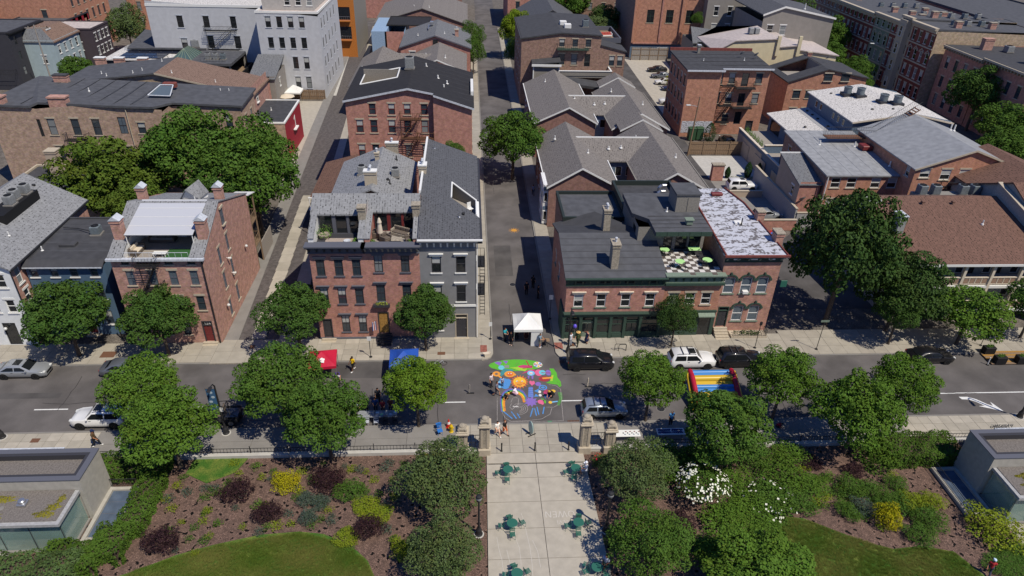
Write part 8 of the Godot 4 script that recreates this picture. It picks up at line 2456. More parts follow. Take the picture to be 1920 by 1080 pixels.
func flowers(label:String,at:Vector3,r:float,h:float,n:int,m:Material,size:float,called:String):
	var g:=RandomNumberGenerator.new()
	g.seed=n
	var s:=S()
	for i in n:
		var y:=g.randf_range(0.12,1.0)
		var a:=g.randf_range(0,TAU)
		var k:=sqrt(1.0-y*y*0.85)*g.randf_range(0.82,1.06)
		if n>50 and sin(a*3.0+y*5.0)+sin(a*7.0-y*9.0)<g.randf_range(-0.9,0.5): continue
		var p:=V(cos(a)*r*k,y*h*(1.0 if h>1.5 else 0.85),sin(a)*r*k)
		var out:=(V(cos(a)*k,y+0.5,sin(a)*k)).normalized()
		var x:=out.cross(V(0.3,0.2,0.9)).normalized()
		var z:=out.cross(x)
		var e:=size*g.randf_range(0.7,1.4)
		for q in 4:
			var d:=x*cos(q*PI/2)+z*sin(q*PI/2)
			var d2:=x*cos(q*PI/2+0.8)+z*sin(q*PI/2+0.8)
			var d3:=x*cos(q*PI/2-0.8)+z*sin(q*PI/2-0.8)
			s.flat([p,p+d3*e*0.7+out*0.02,p+d*e+out*0.03,p+d2*e*0.7+out*0.02],out)
	var o:=single(called,s,m,label, "flowers", "", "stuff")
	o.position=at

func grass():
	var blade:=S()
	for i in 7:
		var a:=i*0.9
		var d:=V(cos(a),0,sin(a))
		var e:=V(-d.z,0,d.x)*0.016
		blade.flat([d*0.05-e,d*0.05+e,d*0.13+UP*0.09],d+UP)
	var g:=RandomNumberGenerator.new()
	g.seed=12
	var lawns:={"left": PackedVector2Array([Vector2(-26,-31),Vector2(-24.2,-33.0),Vector2(-19.2,-35.0),Vector2(-13.1,-36.0),Vector2(-9.8,-35.0),Vector2(-7.7,-33.3),Vector2(-7,-31.8),Vector2(-6.7,-30)]), "right": PackedVector2Array([Vector2(17.2,-29),Vector2(38,-29),Vector2(36.6,-32.4),Vector2(34.4,-33.0),Vector2(32,-32.8),Vector2(28.4,-34.6),Vector2(26.3,-35.9),Vector2(23.8,-36.3),Vector2(20.4,-34.7),Vector2(17.2,-34.1)])}
	for k in lawns:
		var pts:=[]
		while pts.size()<16000:
			var p:=Vector2(g.randf_range(-27,-6),g.randf_range(-36.4,-29)) if k=="left" else Vector2(g.randf_range(17,38.5),g.randf_range(-36.4,-29))
			if Geometry2D.is_point_in_polygon(p,lawns[k]): pts.append(p)
		var mm:=MultiMesh.new()
		mm.transform_format=MultiMesh.TRANSFORM_3D
		mm.use_colors=true
		mm.mesh=blade.done()
		mm.instance_count=pts.size()
		for i in pts.size():
			mm.set_instance_transform(i,Transform3D(Basis(UP,g.randf()*TAU)*g.randf_range(0.7,1.2),V(pts[i].x,0.045,pts[i].y)))
			var straw:=clampf(0.5+0.6*sin(pts[i].x*0.9)*cos(pts[i].y*1.3)+g.randf_range(-0.35,0.35),0,1)
			mm.set_instance_color(i,Color(0.092,0.148,0.02).lerp(Color(0.22,0.2,0.06),straw*0.7))
		var o:=MultiMeshInstance3D.new()
		o.name=numbered("grass")
		o.multimesh=mm
		o.material_override=leaf_mat("grass_blade",Color(1,1,1))
		add_child(o)
		meta(o, "short mown grass of the lawn "+k+" of the park walk", "grass", "", "stuff")

# ---------------------------------------------------------------- vehicles

# kinds: length, half width, belt, roof, then where the cabin starts and ends (tail base, tail top, front top, cowl) as shares of the length from the tail
const CAR:={
	"sedan": [4.75,0.90,0.94,1.44,0.12,0.25,0.57,0.73,0.32], "hatch": [4.25,0.88,0.98,1.52,0.02,0.09,0.52,0.72,0.31],
	"suv": [4.75,0.95,1.12,1.78,0.02,0.07,0.56,0.70,0.37], "van": [4.75,0.94,1.14,1.82,0.01,0.04,0.60,0.78,0.33],
	"pickup": [5.4,0.97,1.12,1.82,0.38,0.42,0.60,0.71,0.38],
}

func car_body(kind:String)->Array:
	if cache.has("car"+kind): return cache["car"+kind]
	var k:Array=CAR[kind]
	var L:float=k[0]
	var w:float=k[1]
	var b:float=k[2]
	var t:float=k[3]
	var X:=func(s:float)->float:return (s-0.5)*L
	var hood:=b-0.02
	var st:=[[0.0,w*0.82,b-0.12,b-0.08,w*0.62],[0.015,w*0.93,b-0.04,b,w*0.72]]
	if k[4]>0.03:st.append([k[4],w,b,b+0.03,w*0.8])
	st+=[[k[5],w,b,t-0.04,w*0.74],[(k[5]+k[6])*0.5,w,b,t,w*0.76],[k[6],w,b,t-0.05,w*0.74],[k[7],w,b-0.01,hood+0.05,w*0.82],[0.88,w*0.97,b-0.08,hood-0.05,w*0.78],[0.97,w*0.88,b-0.18,hood-0.15,w*0.68],[1.0,w*0.72,b-0.3,hood-0.3,w*0.55]]
	var rings:=[]
	for s in st:
		var x:float=X.call(s[0])
		var r:=[]
		var half:=[[s[1]*0.9,0.24],[s[1]*0.99,0.42],[s[1],0.62],[s[1]*0.985,s[2]-0.04],[s[1]*0.95,s[2]],[s[4]+0.02,s[3]-0.06],[s[4]-0.1,s[3]]]
		for q in half:r.append(V(x,q[1],q[0]))
		half.reverse()
		for q in half:r.append(V(x,q[1],-q[0]))
		rings.append(r)
	var m:=SurfaceTool.new()
	m.begin(Mesh.PRIMITIVE_TRIANGLES)
	m.set_smooth_group(0)
	var quad:=func(a:Vector3,c:Vector3,d:Vector3,e:Vector3):
		for p in [a,d,c,a,e,d]: m.add_vertex(p)
	for i in rings.size()-1:
		for j in 14:
			var j2:=(j+1) % 14
			quad.call(rings[i][j],rings[i+1][j],rings[i+1][j2],rings[i][j2])
	for e in [0,rings.size()-1]:
		for j in range(1,13):
			for p in ([rings[e][0],rings[e][j],rings[e][j+1]] if e else [rings[e][0],rings[e][j+1],rings[e][j]]): m.add_vertex(p)
	m.generate_normals()
	var body:=m.commit()
	var glass:=func(p:Array,out:Vector3)->ArrayMesh:
		var n:Vector3=(p[1]-p[0]).cross(p[2]-p[0]).normalized()
		if n.dot(out)<0:n=-n
		var q:=[]
		for v in p:q.append(v+n*0.02)
		return S().flat(q,out).done()
	var c0:float=X.call(k[7]-0.01)
	var c1:float=X.call(k[6]+0.01)
	var wind:ArrayMesh=glass.call([V(c0,hood+0.06,w*0.78),V(c0,hood+0.06,-w*0.78),V(c1,t-0.07,-w*0.7),V(c1,t-0.07,w*0.7)],V(1,1,0))
	var r0:float=X.call(maxf(k[4],0.015)+0.005)
	var r1:float=X.call(k[5]-0.005)
	var rear:ArrayMesh=glass.call([V(r0,b+0.06,w*0.7),V(r0,b+0.06,-w*0.7),V(r1,t-0.1,-w*0.66),V(r1,t-0.1,w*0.66)],V(-1,0.7,0))
	var sides:=[]
	for s in [1,-1]:
		var xa:float=X.call(maxf(k[4],0.03)+0.05)
		var xb:float=X.call(k[5]+0.05)
		var xm:float=X.call((k[5]+k[6])*0.5+0.02)
		var xc:float=X.call(k[6]-0.015)
		var xd:float=X.call(k[7]-0.045)
		var lo:=V(0,b+0.05,w*0.952*s)
		var hi:=V(0,t-0.13,(w*0.76+0.035)*s)
		sides.append(glass.call([lo+V(xa,0,0),lo+V(xm-0.05,0,0),hi+V(xm-0.05,0,0),hi+V(xb,0,0)],V(0,0.3,s)))
		sides.append(glass.call([lo+V(xm+0.05,0,0),lo+V(xd,0,0),hi+V(xc,0,0),hi+V(xm+0.05,0,0)],V(0,0.3,s)))
	var wr:float=k[8]
	var tyre:=S().lathe(Vector3.ZERO,[[wr*0.62,-0.11],[wr*0.95,-0.11],[wr,-0.07],[wr,0.07],[wr*0.95,0.11],[wr*0.62,0.11],[wr*0.6,0.05]],18).done()
	var rs:=S().lathe(Vector3.ZERO,[[wr*0.62,0.04],[wr*0.62,0.1],[wr*0.56,0.1],[wr*0.54,0.05],[0.0,0.05]],18).lathe(Vector3.ZERO,[[0.06,0.05],[0.05,0.1],[0.0,0.1]],8)
	for i in 5:rs.box(V(cos(i*TAU/5),0,sin(i*TAU/5))*wr*0.32+V(0,0.075,0),V(wr*0.56,0.03,0.06),Basis(UP,-i*TAU/5))
	cache["car"+kind]=[body,wind,rear,sides,tyre,rs.done()]
	return cache["car"+kind]

func car(called:String,label:String,kind:String,m:Material,x:float,z:float,turn:float,rails:=false,roof_glass:=false,group:="")->Node3D:
	var o:=thing(called,label, "car",V(x,0.0,z),turn,group)
	var c:=car_body(kind)
	var k:Array=CAR[kind]
	var L:float=k[0]
	var w:float=k[1]
	part(o, "body",c[0],m)
	part(o, "windscreen",c[1],M.car_glass)
	part(o, "rear_window",c[2],M.car_glass)
	for s in c[3]: part(o, "side_window",s,M.car_glass)
	part(o, "underbody",S().box(V(0,0.28,0),V(L*0.9,0.2,w*1.7)),M.black)
	for s in [1,-1]:
		for e in [-0.305,0.31]:
			var wl:=part(o, "wheel",c[4],M.tyre,Transform3D(Basis(Vector3.RIGHT,PI/2*s),V(e*L,k[8],(w-0.09)*s)))
			part(wl, "rim",c[5],M.rim)
			part(o, "wheel_arch",S().lathe(Vector3.ZERO,[[k[8]+0.07,0.0],[k[8]+0.07,0.012],[0.0,0.012]],18),M.black,Transform3D(Basis(Vector3.RIGHT,PI/2*s),V(e*L,k[8]+0.02,(w-0.002)*s)))
		part(o, "headlight",S().bevel(V(L*0.475,k[2]-0.24,w*0.66*s),V(0.22,0.15,0.3),0.04),M.lamp_glass)
		part(o, "tail_light",S().bevel(V(-L*0.488,k[2]-0.16,w*0.78*s),V(0.1,0.22,0.2),0.03),M.tail_red)
		part(o, "mirror",S().bevel(V(L*(k[7]-0.56),k[2]+0.1,(w+0.07)*s),V(0.16,0.15,0.2),0.04),m)
		for e in [-0.12,0.1]: part(o, "door_handle",S().box(V(e*L,k[2]-0.13,(w*0.99)*s),V(0.2,0.035,0.03)),M.dark_trim)
		if rails:part(o, "roof_rail",S().path([V(-L*0.38,k[3]-0.04,w*0.68*s),V(-L*0.34,k[3]+0.06,w*0.68*s),V(L*0.0,k[3]+0.06,w*0.68*s),V(L*0.04,k[3]-0.04,w*0.68*s)],0.025,5),M.dark_trim)
	part(o, "grille",S().box(V(L*0.495,0.5,0),V(0.05,0.22,w*1.0)),M.black)
	part(o, "number_plate",S().box(V(-L*0.5,0.62,0),V(0.03,0.13,0.32)),M.white)
	if rails:
		for e in [-0.24,-0.1]: part(o, "roof_bar",S().box(V(e*L,k[3]+0.07,0),V(0.07,0.04,w*1.5)),M.dark_trim)
	if roof_glass:part(o, "sunroof",S().bevel(V(-L*0.02 if kind!="sedan" else -L*0.06,k[3]-0.012,0),V(0.65,0.04,0.85),0.015),M.car_glass)
	if kind=="pickup": part(o, "cargo_bed",S().span6(-L*0.47,0.9,-w*0.8,-L*0.13,k[2]+0.06,w*0.8),M.black)
	return o

func vehicles():
	var silver:=paint("paint_silver",Color(0.36,0.38,0.40),0.4)
	var white:=paint("paint_car_white",Color(0.76,0.76,0.75))
	var black:=paint("paint_black",Color(0.010,0.010,0.012))
	var grey:=paint("paint_grey",Color(0.16,0.175,0.20),0.4)
	car("silver_sedan", "silver sedan with a sunroof parked before the white house", "sedan",silver,-43.4,-55.9,0.0,false,true)
	car("grey_sedan", "grey sedan half hidden under the feathery street tree", "sedan",grey,-33.6,-55.9,0.0)
	car("white_suv", "white off-road SUV with a dark sunroof facing the left along the near kerb", "suv",white,-33.0,-48.75,PI,true,true)
	car("black_minivan", "black minivan parked at the corner of the cross street", "van",black,12.2,-55.9,0.0)
	car("white_suv", "white SUV with roof bars parked by the green shopfront trees", "suv",white,22.7,-55.9,0.0,true,true)
	car("black_suv", "black SUV parked behind the white one with roof bars", "suv",black,27.8,-55.95,0.0,true)
	car("black_sedan", "black sedan parked before the columned balconies", "sedan",black,48.4,-56.1,0.0)
	car("silver_hatchback", "silver blue hatchback with roof bars by the stone gate", "hatch",paint("paint_blue_silver",Color(0.30,0.34,0.39),0.4),12.4,-48.7,0.0,true)
	car("white_suv", "white SUV parked in the yard behind the silver roof", "suv",white,43.4,-100.8,0.0,false,true)
	car("pale_car", "pale blue silver car in the yard by the brick wall", "hatch",silver,43.6,-90.2,0.1)
	car("black_suv", "black SUV parked in shade beside the alley", "suv",black,-18.0,-75.0,PI/2)
	var g:="cars in the rear car park"
	car("parked_car", "black car at the far end of the rear car park", "sedan",black,46.8,-173.0,PI,false,false,g)
	car("parked_car", "dark grey car beside the black ones in the rear car park", "sedan",grey,46.4,-167.2,PI,false,false,g)
	car("parked_car", "white car between the dark ones in the rear car park", "sedan",white,46.0,-161.6,PI,false,false,g)
	car("parked_car", "navy car next to the white one in the rear car park", "sedan",paint("paint_navy",Color(0.02,0.03,0.08),0.3),46.4,-156.6,PI,false,false,g)
	car("parked_car", "white pickup nearest the balcony block in the rear car park", "pickup",white,43.6,-146.2,PI,false,false,g)
	car("silver_car", "silver car at the head of the brick alley", "sedan",silver,-33.4,-246,-PI/2)
	car("black_suv", "black car in the court beside the columnar evergreen", "suv",black,47.6,-121.2,PI/2)
	var o:=thing("open_jeep", "dark open topped jeep parked behind the banner lamp post", "car",V(-22.6,0,-48.75),PI)
	var jm:=paint("paint_jeep",Color(0.035,0.036,0.04))
	part(o, "tub",S().bevel(V(-0.5,0.62,0),V(2.6,0.6,1.6),0.06).bevel(V(-0.5,0.97,0.74),V(2.5,0.12,0.1),0.03).bevel(V(-0.5,0.97,-0.74),V(2.5,0.12,0.1),0.03),jm)
	part(o, "hood",S().bevel(V(1.35,0.78,0),V(1.3,0.5,1.25),0.07),jm)
	part(o, "windscreen",S().box(V(0.68,1.38,0),V(0.04,0.5,1.35),Basis(Vector3.BACK,0.25)),M.car_glass)
	part(o, "roll_bar",S().path([V(-0.6,0.95,0.68),V(-0.6,1.75,0.62),V(-0.6,1.75,-0.62),V(-0.6,0.95,-0.68)],0.04,6).path([V(-0.6,1.75,0.62),V(0.6,1.65,0.62)],0.035,6).path([V(-0.6,1.75,-0.62),V(0.6,1.65,-0.62)],0.035,6).path([V(-0.6,1.75,0.62),V(-1.7,1.0,0.66)],0.035,6).path([V(-0.6,1.75,-0.62),V(-1.7,1.0,-0.66)],0.035,6),M.iron)
	for s in [-0.36,0.36]: part(o, "seat",S().bevel(V(-0.1,0.98,s),V(0.5,0.16,0.5),0.05).bevel(V(-0.36,1.25,s),V(0.14,0.6,0.48),0.05),M.wicker)
	var c:=car_body("suv")
	for s in [1,-1]:
		for e in [-1.15,1.2]:
			part(o, "fender",S().bevel(V(e,0.86,0.84*s),V(0.95,0.08,0.3),0.03),M.black)
			var wl:=part(o, "wheel",c[4],M.tyre,Transform3D(Basis(Vector3.RIGHT,PI/2*s),V(e,0.37,0.8*s)))
			part(wl, "rim",c[5],M.rim)
		part(o, "headlight",S().lathe(Vector3.ZERO,[[0.1,0.0],[0.1,0.05],[0.0,0.07]],10),M.lamp_glass,Transform3D(Basis(Vector3.BACK,-PI/2),V(2.0,0.82,0.42*s)))
	var sw:=part(o, "spare_wheel",c[4],M.tyre,Transform3D(Basis(Vector3.BACK,PI/2),V(-1.95,0.85,0)))
	part(sw, "rim",c[5],M.rim)
	part(o, "bumper",S().bevel(V(2.05,0.5,0),V(0.16,0.18,1.5),0.04).bevel(V(-1.85,0.45,0),V(0.14,0.16,1.4),0.04),M.black)

# ---------------------------------------------------------------- things in the street and the park

func tent(called:String,label:String,at:Vector3,w:float,h:float,m:Material,closed:=false,turn:=0.0)->Node3D:
	var o:=thing(called,label, "canopy",at,turn)
	var e:=2.15
	var a:=w/2
	var p:=[V(-a,e,a),V(a,e,a),V(a,e,-a),V(-a,e,-a)]
	var s:=S()
	var top:=V(0,h,0)
	for i in 4:
		var b:Vector3=p[i]
		var c:Vector3=p[(i+1) % 4]
		var n:=6
		for k in n:   # the cloth sags a little between the ridge poles
			var f:=func(t:float,u:float)->Vector3:return b.lerp(c,t).lerp(top,u)-UP*0.10*sin(PI*t)*sin(PI*minf(u*1.3,1.0))
			for q in 4:s.quad(f.call(k/float(n),q/4.0),f.call((k+1)/float(n),q/4.0),f.call((k+1)/float(n),(q+1)/4.0),f.call(k/float(n),(q+1)/4.0))
	part(o, "roof_cloth",s,m)
	for i in 4:
		var b:Vector3=p[i]
		var c:Vector3=p[(i+1) % 4]
		var out:=((b+c)*0.5*V(1,0,1)).normalized()
		part(o, "valance",S().flat([b-UP*0.28+out*0.01,c-UP*0.28+out*0.01,c+out*0.01,b+out*0.01],out),m)
		part(o, "leg",S().box(V(b.x*0.97,e/2,b.z*0.97),V(0.05,e,0.05)),M.steel)
	if closed:
		part(o, "side_wall",S().box(V(a-0.62,1.0,a-0.05),V(1.2,2.0,0.02)),m)
		part(o, "side_wall",S().box(V(a-0.04,1.0,0.2),V(0.02,2.0,w*0.7)),m)
	return o

func folding_table(label:String,at:Vector3,w:float,d:float,m:Material,group:="")->Node3D:
	var o:=thing("folding_table",label, "table",at,0.0,group)
	part(o, "top",S().bevel(V(0,0.73,0),V(w,0.05,d),0.015),m)
	for s in [-1,1]:
		for e in [-1,1]: part(o, "leg",S().tube(V(s*(w/2-0.2),0,e*(d/2-0.08)),V(s*(w/2-0.3),0.71,e*(d/2-0.12)),0.018,0.018,5),M.iron)
	return o

func lamp_post(label:String,at:Vector3,h:float,banner:bool,globe:=false):
	var o:=thing("lamp_post",label, "street lamp",at,0.0)
	part(o, "base",S().lathe(Vector3.ZERO,[[0.3,-0.1],[0.3,0.12],[0.24,0.2],[0.22,0.55],[0.15,0.7],[0.12,0.85]],14),M.iron)
	part(o, "footing",S().lathe(Vector3.ZERO,[[0.4,-0.1],[0.4,0.03],[0.3,0.04]],16),M.concrete_pale)
	part(o, "pole",S().tube(V(0,0.6,0),V(0,h,0),0.10,0.065,10),M.iron)
	if globe:
		part(o, "collar",S().lathe(V(0,h-0.1,0),[[0.08,0.0],[0.16,0.08],[0.16,0.16],[0.1,0.2]],10),M.iron)
		part(o, "globe",S().ball(V(0,h+0.3,0),V(0.24,0.26,0.24),8,12),M.ac_case)
		part(o, "cap",S().lathe(V(0,h+0.42,0),[[0.24,0.0],[0.2,0.1],[0.0,0.16]],12),M.iron)
		return
	part(o, "arm",S().path([V(0,h-0.1,0),V(0,h+0.35,0.25),V(0,h+0.5,0.8)],0.05,6),M.iron)
	part(o, "lantern",S().bevel(V(0,h+0.45,1.05),V(0.3,0.14,0.7),0.05),M.iron)
	if banner:
		var b:=part(o, "banner",S().box(V(-0.45,h-1.5,0),V(0.75,2.3,0.03)),plain("banner_blue",Color(0.045,0.12,0.24),0.7))
		for k in 4:part(b, "banner_print",S().ball(V(-0.45+0.14*sin(k*2.3),h-0.75-k*0.5,0),V(0.24,0.2,0.022),6,10),plain("banner_pale",Color(0.42,0.52,0.60),0.7))
		part(o, "banner_arm",S().tube(V(0,h-0.35,0),V(-0.9,h-0.35,0),0.02,0.02,5).tube(V(0,h-2.65,0),V(-0.9,h-2.65,0),0.02,0.02,5),M.iron)
		part(o, "notice",S().box(V(0.12,h-2.6,0.08),V(0.3,0.45,0.02)),M.white)

func sign_post(label:String,at:Vector3,h:float,w:float,sh:float,m:Material,turn:=0.0):
	var o:=thing("sign_post",label, "sign",at,turn)
	part(o, "pole",S().tube(V(0,-0.1,0),V(0,h,0),0.035,0.035,6),M.iron)
	part(o, "plate",S().box(V(0,h-sh/2,0.045),V(w,sh,0.02)),m)
	part(o, "foot",S().lathe(Vector3.ZERO,[[0.16,-0.05],[0.16,0.06],[0.05,0.1]],10),M.iron)

func bistro_set(x:float,z:float,where:String,seats:Array):
	var o:=thing("bistro_table", "round green metal table "+where, "table",V(x,0.12,z),0.0, "round green tables")
	part(o, "top",S().lathe(V(0,0.7,0),[[0.0,0.0],[0.41,0.0],[0.43,0.02],[0.41,0.035],[0.0,0.035]],22),M.chair_green)
	for i in 3:part(o, "leg",S().tube(V(cos(i*2.1)*0.3,0,sin(i*2.1)*0.3),V(cos(i*2.1+2.4)*0.2,0.7,sin(i*2.1+2.4)*0.2),0.014,0.014,5),M.chair_green)
	for a in seats:wire_chair("bistro_chair", "green slatted metal chair at the round table "+where,V(x+cos(a)*0.85,0.12,z-sin(a)*0.85),a-PI/2+0.1,M.chair_green, "green chairs of the round tables")

func street_things():
	var red:=plain("tent_red",Color(0.50,0.012,0.045),0.6)
	var t:=tent("red_canopy", "red pop up canopy with a white emblem by the kerb",V(-14.4,0,-54.9),2.7,3.0,red,false,0.12)
	var em:=S()
	var pl:=Basis(Vector3.RIGHT,atan2(0.85,1.35))
	for q in [[0.0,0.0,0.2],[-0.17,0.1,0.13],[0.16,0.1,0.12],[0.0,0.18,0.12],[0.12,-0.14,0.1],[-0.12,-0.1,0.08]]:
		em.slab(circle(V(q[0],q[2]*0.05,-q[1]),q[2],14),Vector3.ZERO)
	var logo:=part(t, "emblem",em,M.white,Transform3D(pl,V(0.05,2.52,0.82)))
	var curl:=[]
	for k in 9:curl.append(V(cos(k*0.6)*(0.03+k*0.008),0.02,sin(k*0.6)*(0.03+k*0.008)))
	part(logo, "curl",S().path(curl,0.014,4),red)
	tent("blue_canopy", "blue pop up canopy beside the yellow green street tree",V(-6.5,0,-54.9),2.8,3.0,plain("tent_blue",Color(0.02,0.085,0.42),0.6),false,0.05)
	tent("white_canopy", "white pop up canopy at the mouth of the cross street",V(6.1,0,-60.9),3.05,3.25,M.white,true)
	folding_table("small table with papers beside the white canopy",V(8.0,0,-59.5),0.8,0.6,M.timber)
	folding_table("grey folding table in the tree shade with green craft boxes",V(-9.5,0,-48.4),1.5,0.9,M.ac_case, "activity tables")
	var ft:=folding_table("longer folding table in the tree shade with papers and toys",V(-7.7,0,-48.4),2.0,0.9,M.ac_case, "activity tables")
	for k in 5:part(ft, "paper",S().box(V(-0.8+k*0.4,0.762,-0.15+0.25*(k % 2)),V(0.28,0.01,0.2),Basis(UP,k*0.6)),[M.white,M.lime,M.cushion_pale,M.zinc,M.white][k])
	for k in 4:wire_chair("folding_chair", "pale folding chair at the activity tables",V(-9.4+k*0.85,0,-47.72),PI+0.1*k,M.zinc if k<2 else M.iron, "folding chairs at the activity tables")
	var wt:=folding_table("white folding table covered with small prints beside the gate",V(13.8,0.145,-45.1),2.4,0.85,M.white)
	for k in 12:part(wt, "print",S().box(V(-0.3+0.13*k,0.762,0.2*sin(k*2.1)),V(0.1,0.008,0.14),Basis(UP,k)),[M.dark_trim,M.siding_blue,M.oxblood][k % 3])
	var bt:=folding_table("white folding table heaped with blue goods under the street tree",V(17.8,0.145,-45.2),2.5,0.85,M.white)
	for k in 26:part(bt, "blue_item",S().bevel(V(-1.05+0.16*(k % 13)+(0.12 if k % 13>6 else 0.0),0.79,-0.16+0.3*(k/13)),V(0.13,0.08,0.24),0.02,Basis(UP,k*0.4)),plain("goods_blue",Color(0.02,0.03,0.16),0.6))
	for b in [[2.65, "left"],[5.55, "middle"],[8.5, "right"]]:
		var o:=thing("bollard", "black iron bollard at the park entrance, the %s one of three" % b[1] if b[1]!="middle" else "black iron bollard standing on the joint of the park walk", "bollard",V(b[0],0.145,-43.95),0.0, "bollards of the park entrance")
		if b[1]=="left": o.set_meta("label", "black iron bollard closest to the pier by the yellow hydrant")
		if b[1]=="right": o.set_meta("label", "black iron bollard closest to the pier by the white table")
		part(o, "shaft",S().lathe(Vector3.ZERO,[[0.1,-0.1],[0.1,0.06],[0.065,0.1],[0.06,0.82],[0.075,0.84],[0.075,0.9]],12),M.iron)
		part(o, "head",S().ball(V(0,0.92,0),V(0.075,0.06,0.075),6,12),M.iron)
	lamp_post("dark street lamp with a blue banner beside the open jeep",V(-21.6,0.145,-46.9),5.4,true)
	lamp_post("dark street lamp before the left pavilion",V(-40.6,0.145,-46.9),6.4,false)
	lamp_post("dark street lamp beside the turn arrow",V(52.0,0.145,-46.95),6.4,false)
	lamp_post("dark street lamp with a banner between the feathery street trees",V(35.2,0.145,-46.9),5.6,true)
	lamp_post("black globe lamp left of the park walk",V(0.55,0.0,-35.4),3.7,false,true)
	lamp_post("black globe lamp right of the park walk",V(10.35,0.0,-35.4),3.7,false,true)
	lamp_post("black street lamp behind the black minivan",V(10.2,0.145,-58.0),5.2,false)
	sign_post("parking sign post before the row houses",V(-10.2,0.145,-57.7),2.6,0.4,0.5,M.white)
	sign_post("street name sign on the cross street pavement",V(8.95,0.145,-64.3),3.2,0.45,0.6,M.white)
	sign_post("sign post beside the arrow of the left pavement corner",V(2.15,0.145,-60.6),2.2,0.35,0.5,M.white)
	sign_post("green sign post before the dark maple",V(37.0,0.145,-58.0),3.8,0.9,0.25,M.green_pale)
	sign_post("pale sign post beside the parklet",V(55.6,0.145,-58.3),3.4,0.5,0.5,plain("sign_pale",Color(0.42,0.56,0.54),0.5))
	sign_post("dark parking post before the pinkish house",V(30.4,0.145,-58.4),3.4,0.3,0.45,M.iron)
	var fl:=thing("house_flag", "red white and blue flag beside the golden door", "flag",V(-10.05,1.2,-60.85))
	part(fl, "staff",S().tube(V(0,0.6,-0.1),V(0.1,1.5,0.5),0.02,0.02,5),M.white)
	for k in 5:part(fl, "stripe",S().box(V(-0.15+k*0.09,0.75+0.03*k,0.3),V(0.088,1.1,0.02),Basis(UP,0.3*sin(k*1.2))),[plain("flag_blue",Color(0.03,0.05,0.25),0.7),M.white,plain("flag_red",Color(0.42,0.03,0.04),0.7),M.white,M.flag_blue][k])
	for p in [[-0.1,-51.9, "grey", "grey barricade post standing alone on the asphalt"],[11.5,-52.6, "timber", "tan barricade post standing near the black minivan"]]:
		var o:=thing("barricade_post",p[3], "post",V(p[0],0,p[1]))
		part(o, "post",S().box(V(0,0.55,0),V(0.09,1.1,0.05)),M.cushion_pale if p[2]=="timber" else M.stucco_taupe)
		part(o, "foot",S().box(V(0.1,0.04,0),V(0.7,0.08,0.14)),M.iron)
		part(o, "board",S().box(V(-0.02,0.75,-0.04),V(0.2,0.5,0.02)),M.timber_grey)
	var ab:=thing("sandwich_board", "pale green oval sign on black feet facing the street", "sign",V(5.35,0.145,-46.0),0.5)
	part(ab, "panel",S().ball(V(0,0.78,0),V(0.1,0.72,0.4),10,14),plain("sign_mint",Color(0.42,0.56,0.52),0.5))
	part(ab, "foot",S().box(V(0,0.04,0.2),V(0.8,0.06,0.08)).box(V(0,0.04,-0.2),V(0.8,0.06,0.08)),M.iron)
	var hy:=thing("fire_hydrant", "yellow fire hydrant beside the left gate pier", "hydrant",V(-1.75,0.145,-46.5))
	part(hy, "barrel",S().lathe(Vector3.ZERO,[[0.2,-0.02],[0.2,0.06],[0.14,0.1],[0.13,0.55],[0.17,0.58],[0.16,0.7],[0.08,0.82],[0.0,0.84]],14),plain("hydrant_yellow",Color(0.62,0.42,0.01),0.45))
	for s in [-1,1]: part(hy, "outlet",S().tube(V(s*0.1,0.45,0),V(s*0.24,0.45,0),0.07,0.07,8),M.hydrant_yellow)
	part(hy, "bonnet_nut",S().box(V(0,0.87,0),V(0.07,0.08,0.07)),M.hydrant_yellow)
	var cn:=thing("traffic_cone", "red and white cone standing behind the yellow hydrant", "cone",V(-2.0,0.145,-47.2))
	part(cn, "cone",S().lathe(Vector3.ZERO,[[0.24,0.04],[0.17,0.35],[0.16,0.36]],14).lathe(Vector3.ZERO,[[0.11,0.6],[0.05,0.85],[0.0,0.86]],14),plain("cone_red",Color(0.55,0.03,0.02),0.5))
	part(cn, "band",S().lathe(Vector3.ZERO,[[0.163,0.35],[0.112,0.6]],14),M.white)
	part(cn, "base",S().box(V(0,0.02,0),V(0.5,0.04,0.5)),M.cone_red)
	for k in 2:
		var c:=wire_chair("blue_chair", "bright blue chair by the hydrant, %s" % ["nearer the kerb", "nearer the park tree"][k],V(-2.9+0.15*k,0.145,-47.0+0.8*k),0.3+PI*k,plain("chair_blue",Color(0.03,0.17,0.52),0.5), "")
		part(c, "seat_panel",S().bevel(V(0,0.47,0),V(0.46,0.03,0.46),0.01),M.chair_blue)
	var br:=thing("bike_rack", "grey steel hoop bike rack on the pavement by the minivan", "bike rack",V(15.8,0.145,-58.3))
	for k in 2:part(br, "hoop",S().path([V(-0.6+k*0.4,0,0.1*k),V(-0.6+k*0.4,0.7,0.1*k),V(-0.5+k*0.4,0.82,0.1*k),V(0.5-k*0.05,0.82,0.1*k),V(0.6,0.7,0.1*k),V(0.6,0,0.1*k)],0.03,6),M.iron)
	var bx:=thing("cardboard_box", "small tan box left on the pavement corner", "box",V(1.7,0.145,-57.6),0.3)
	part(bx, "carton",S().box(V(0,0.2,0),V(0.55,0.4,0.4)),M.cushion_pale)
	part(bx, "flap",S().box(V(-0.3,0.42,0),V(0.26,0.015,0.38),Basis(Vector3.BACK,-0.5)).box(V(0.3,0.42,0),V(0.26,0.015,0.38),Basis(Vector3.BACK,0.5)),M.cushion_pale)
	var bk:=thing("bicycle", "bicycle lying on the asphalt by the pavement corner", "bicycle",V(-3.2,0.06,-56.6))
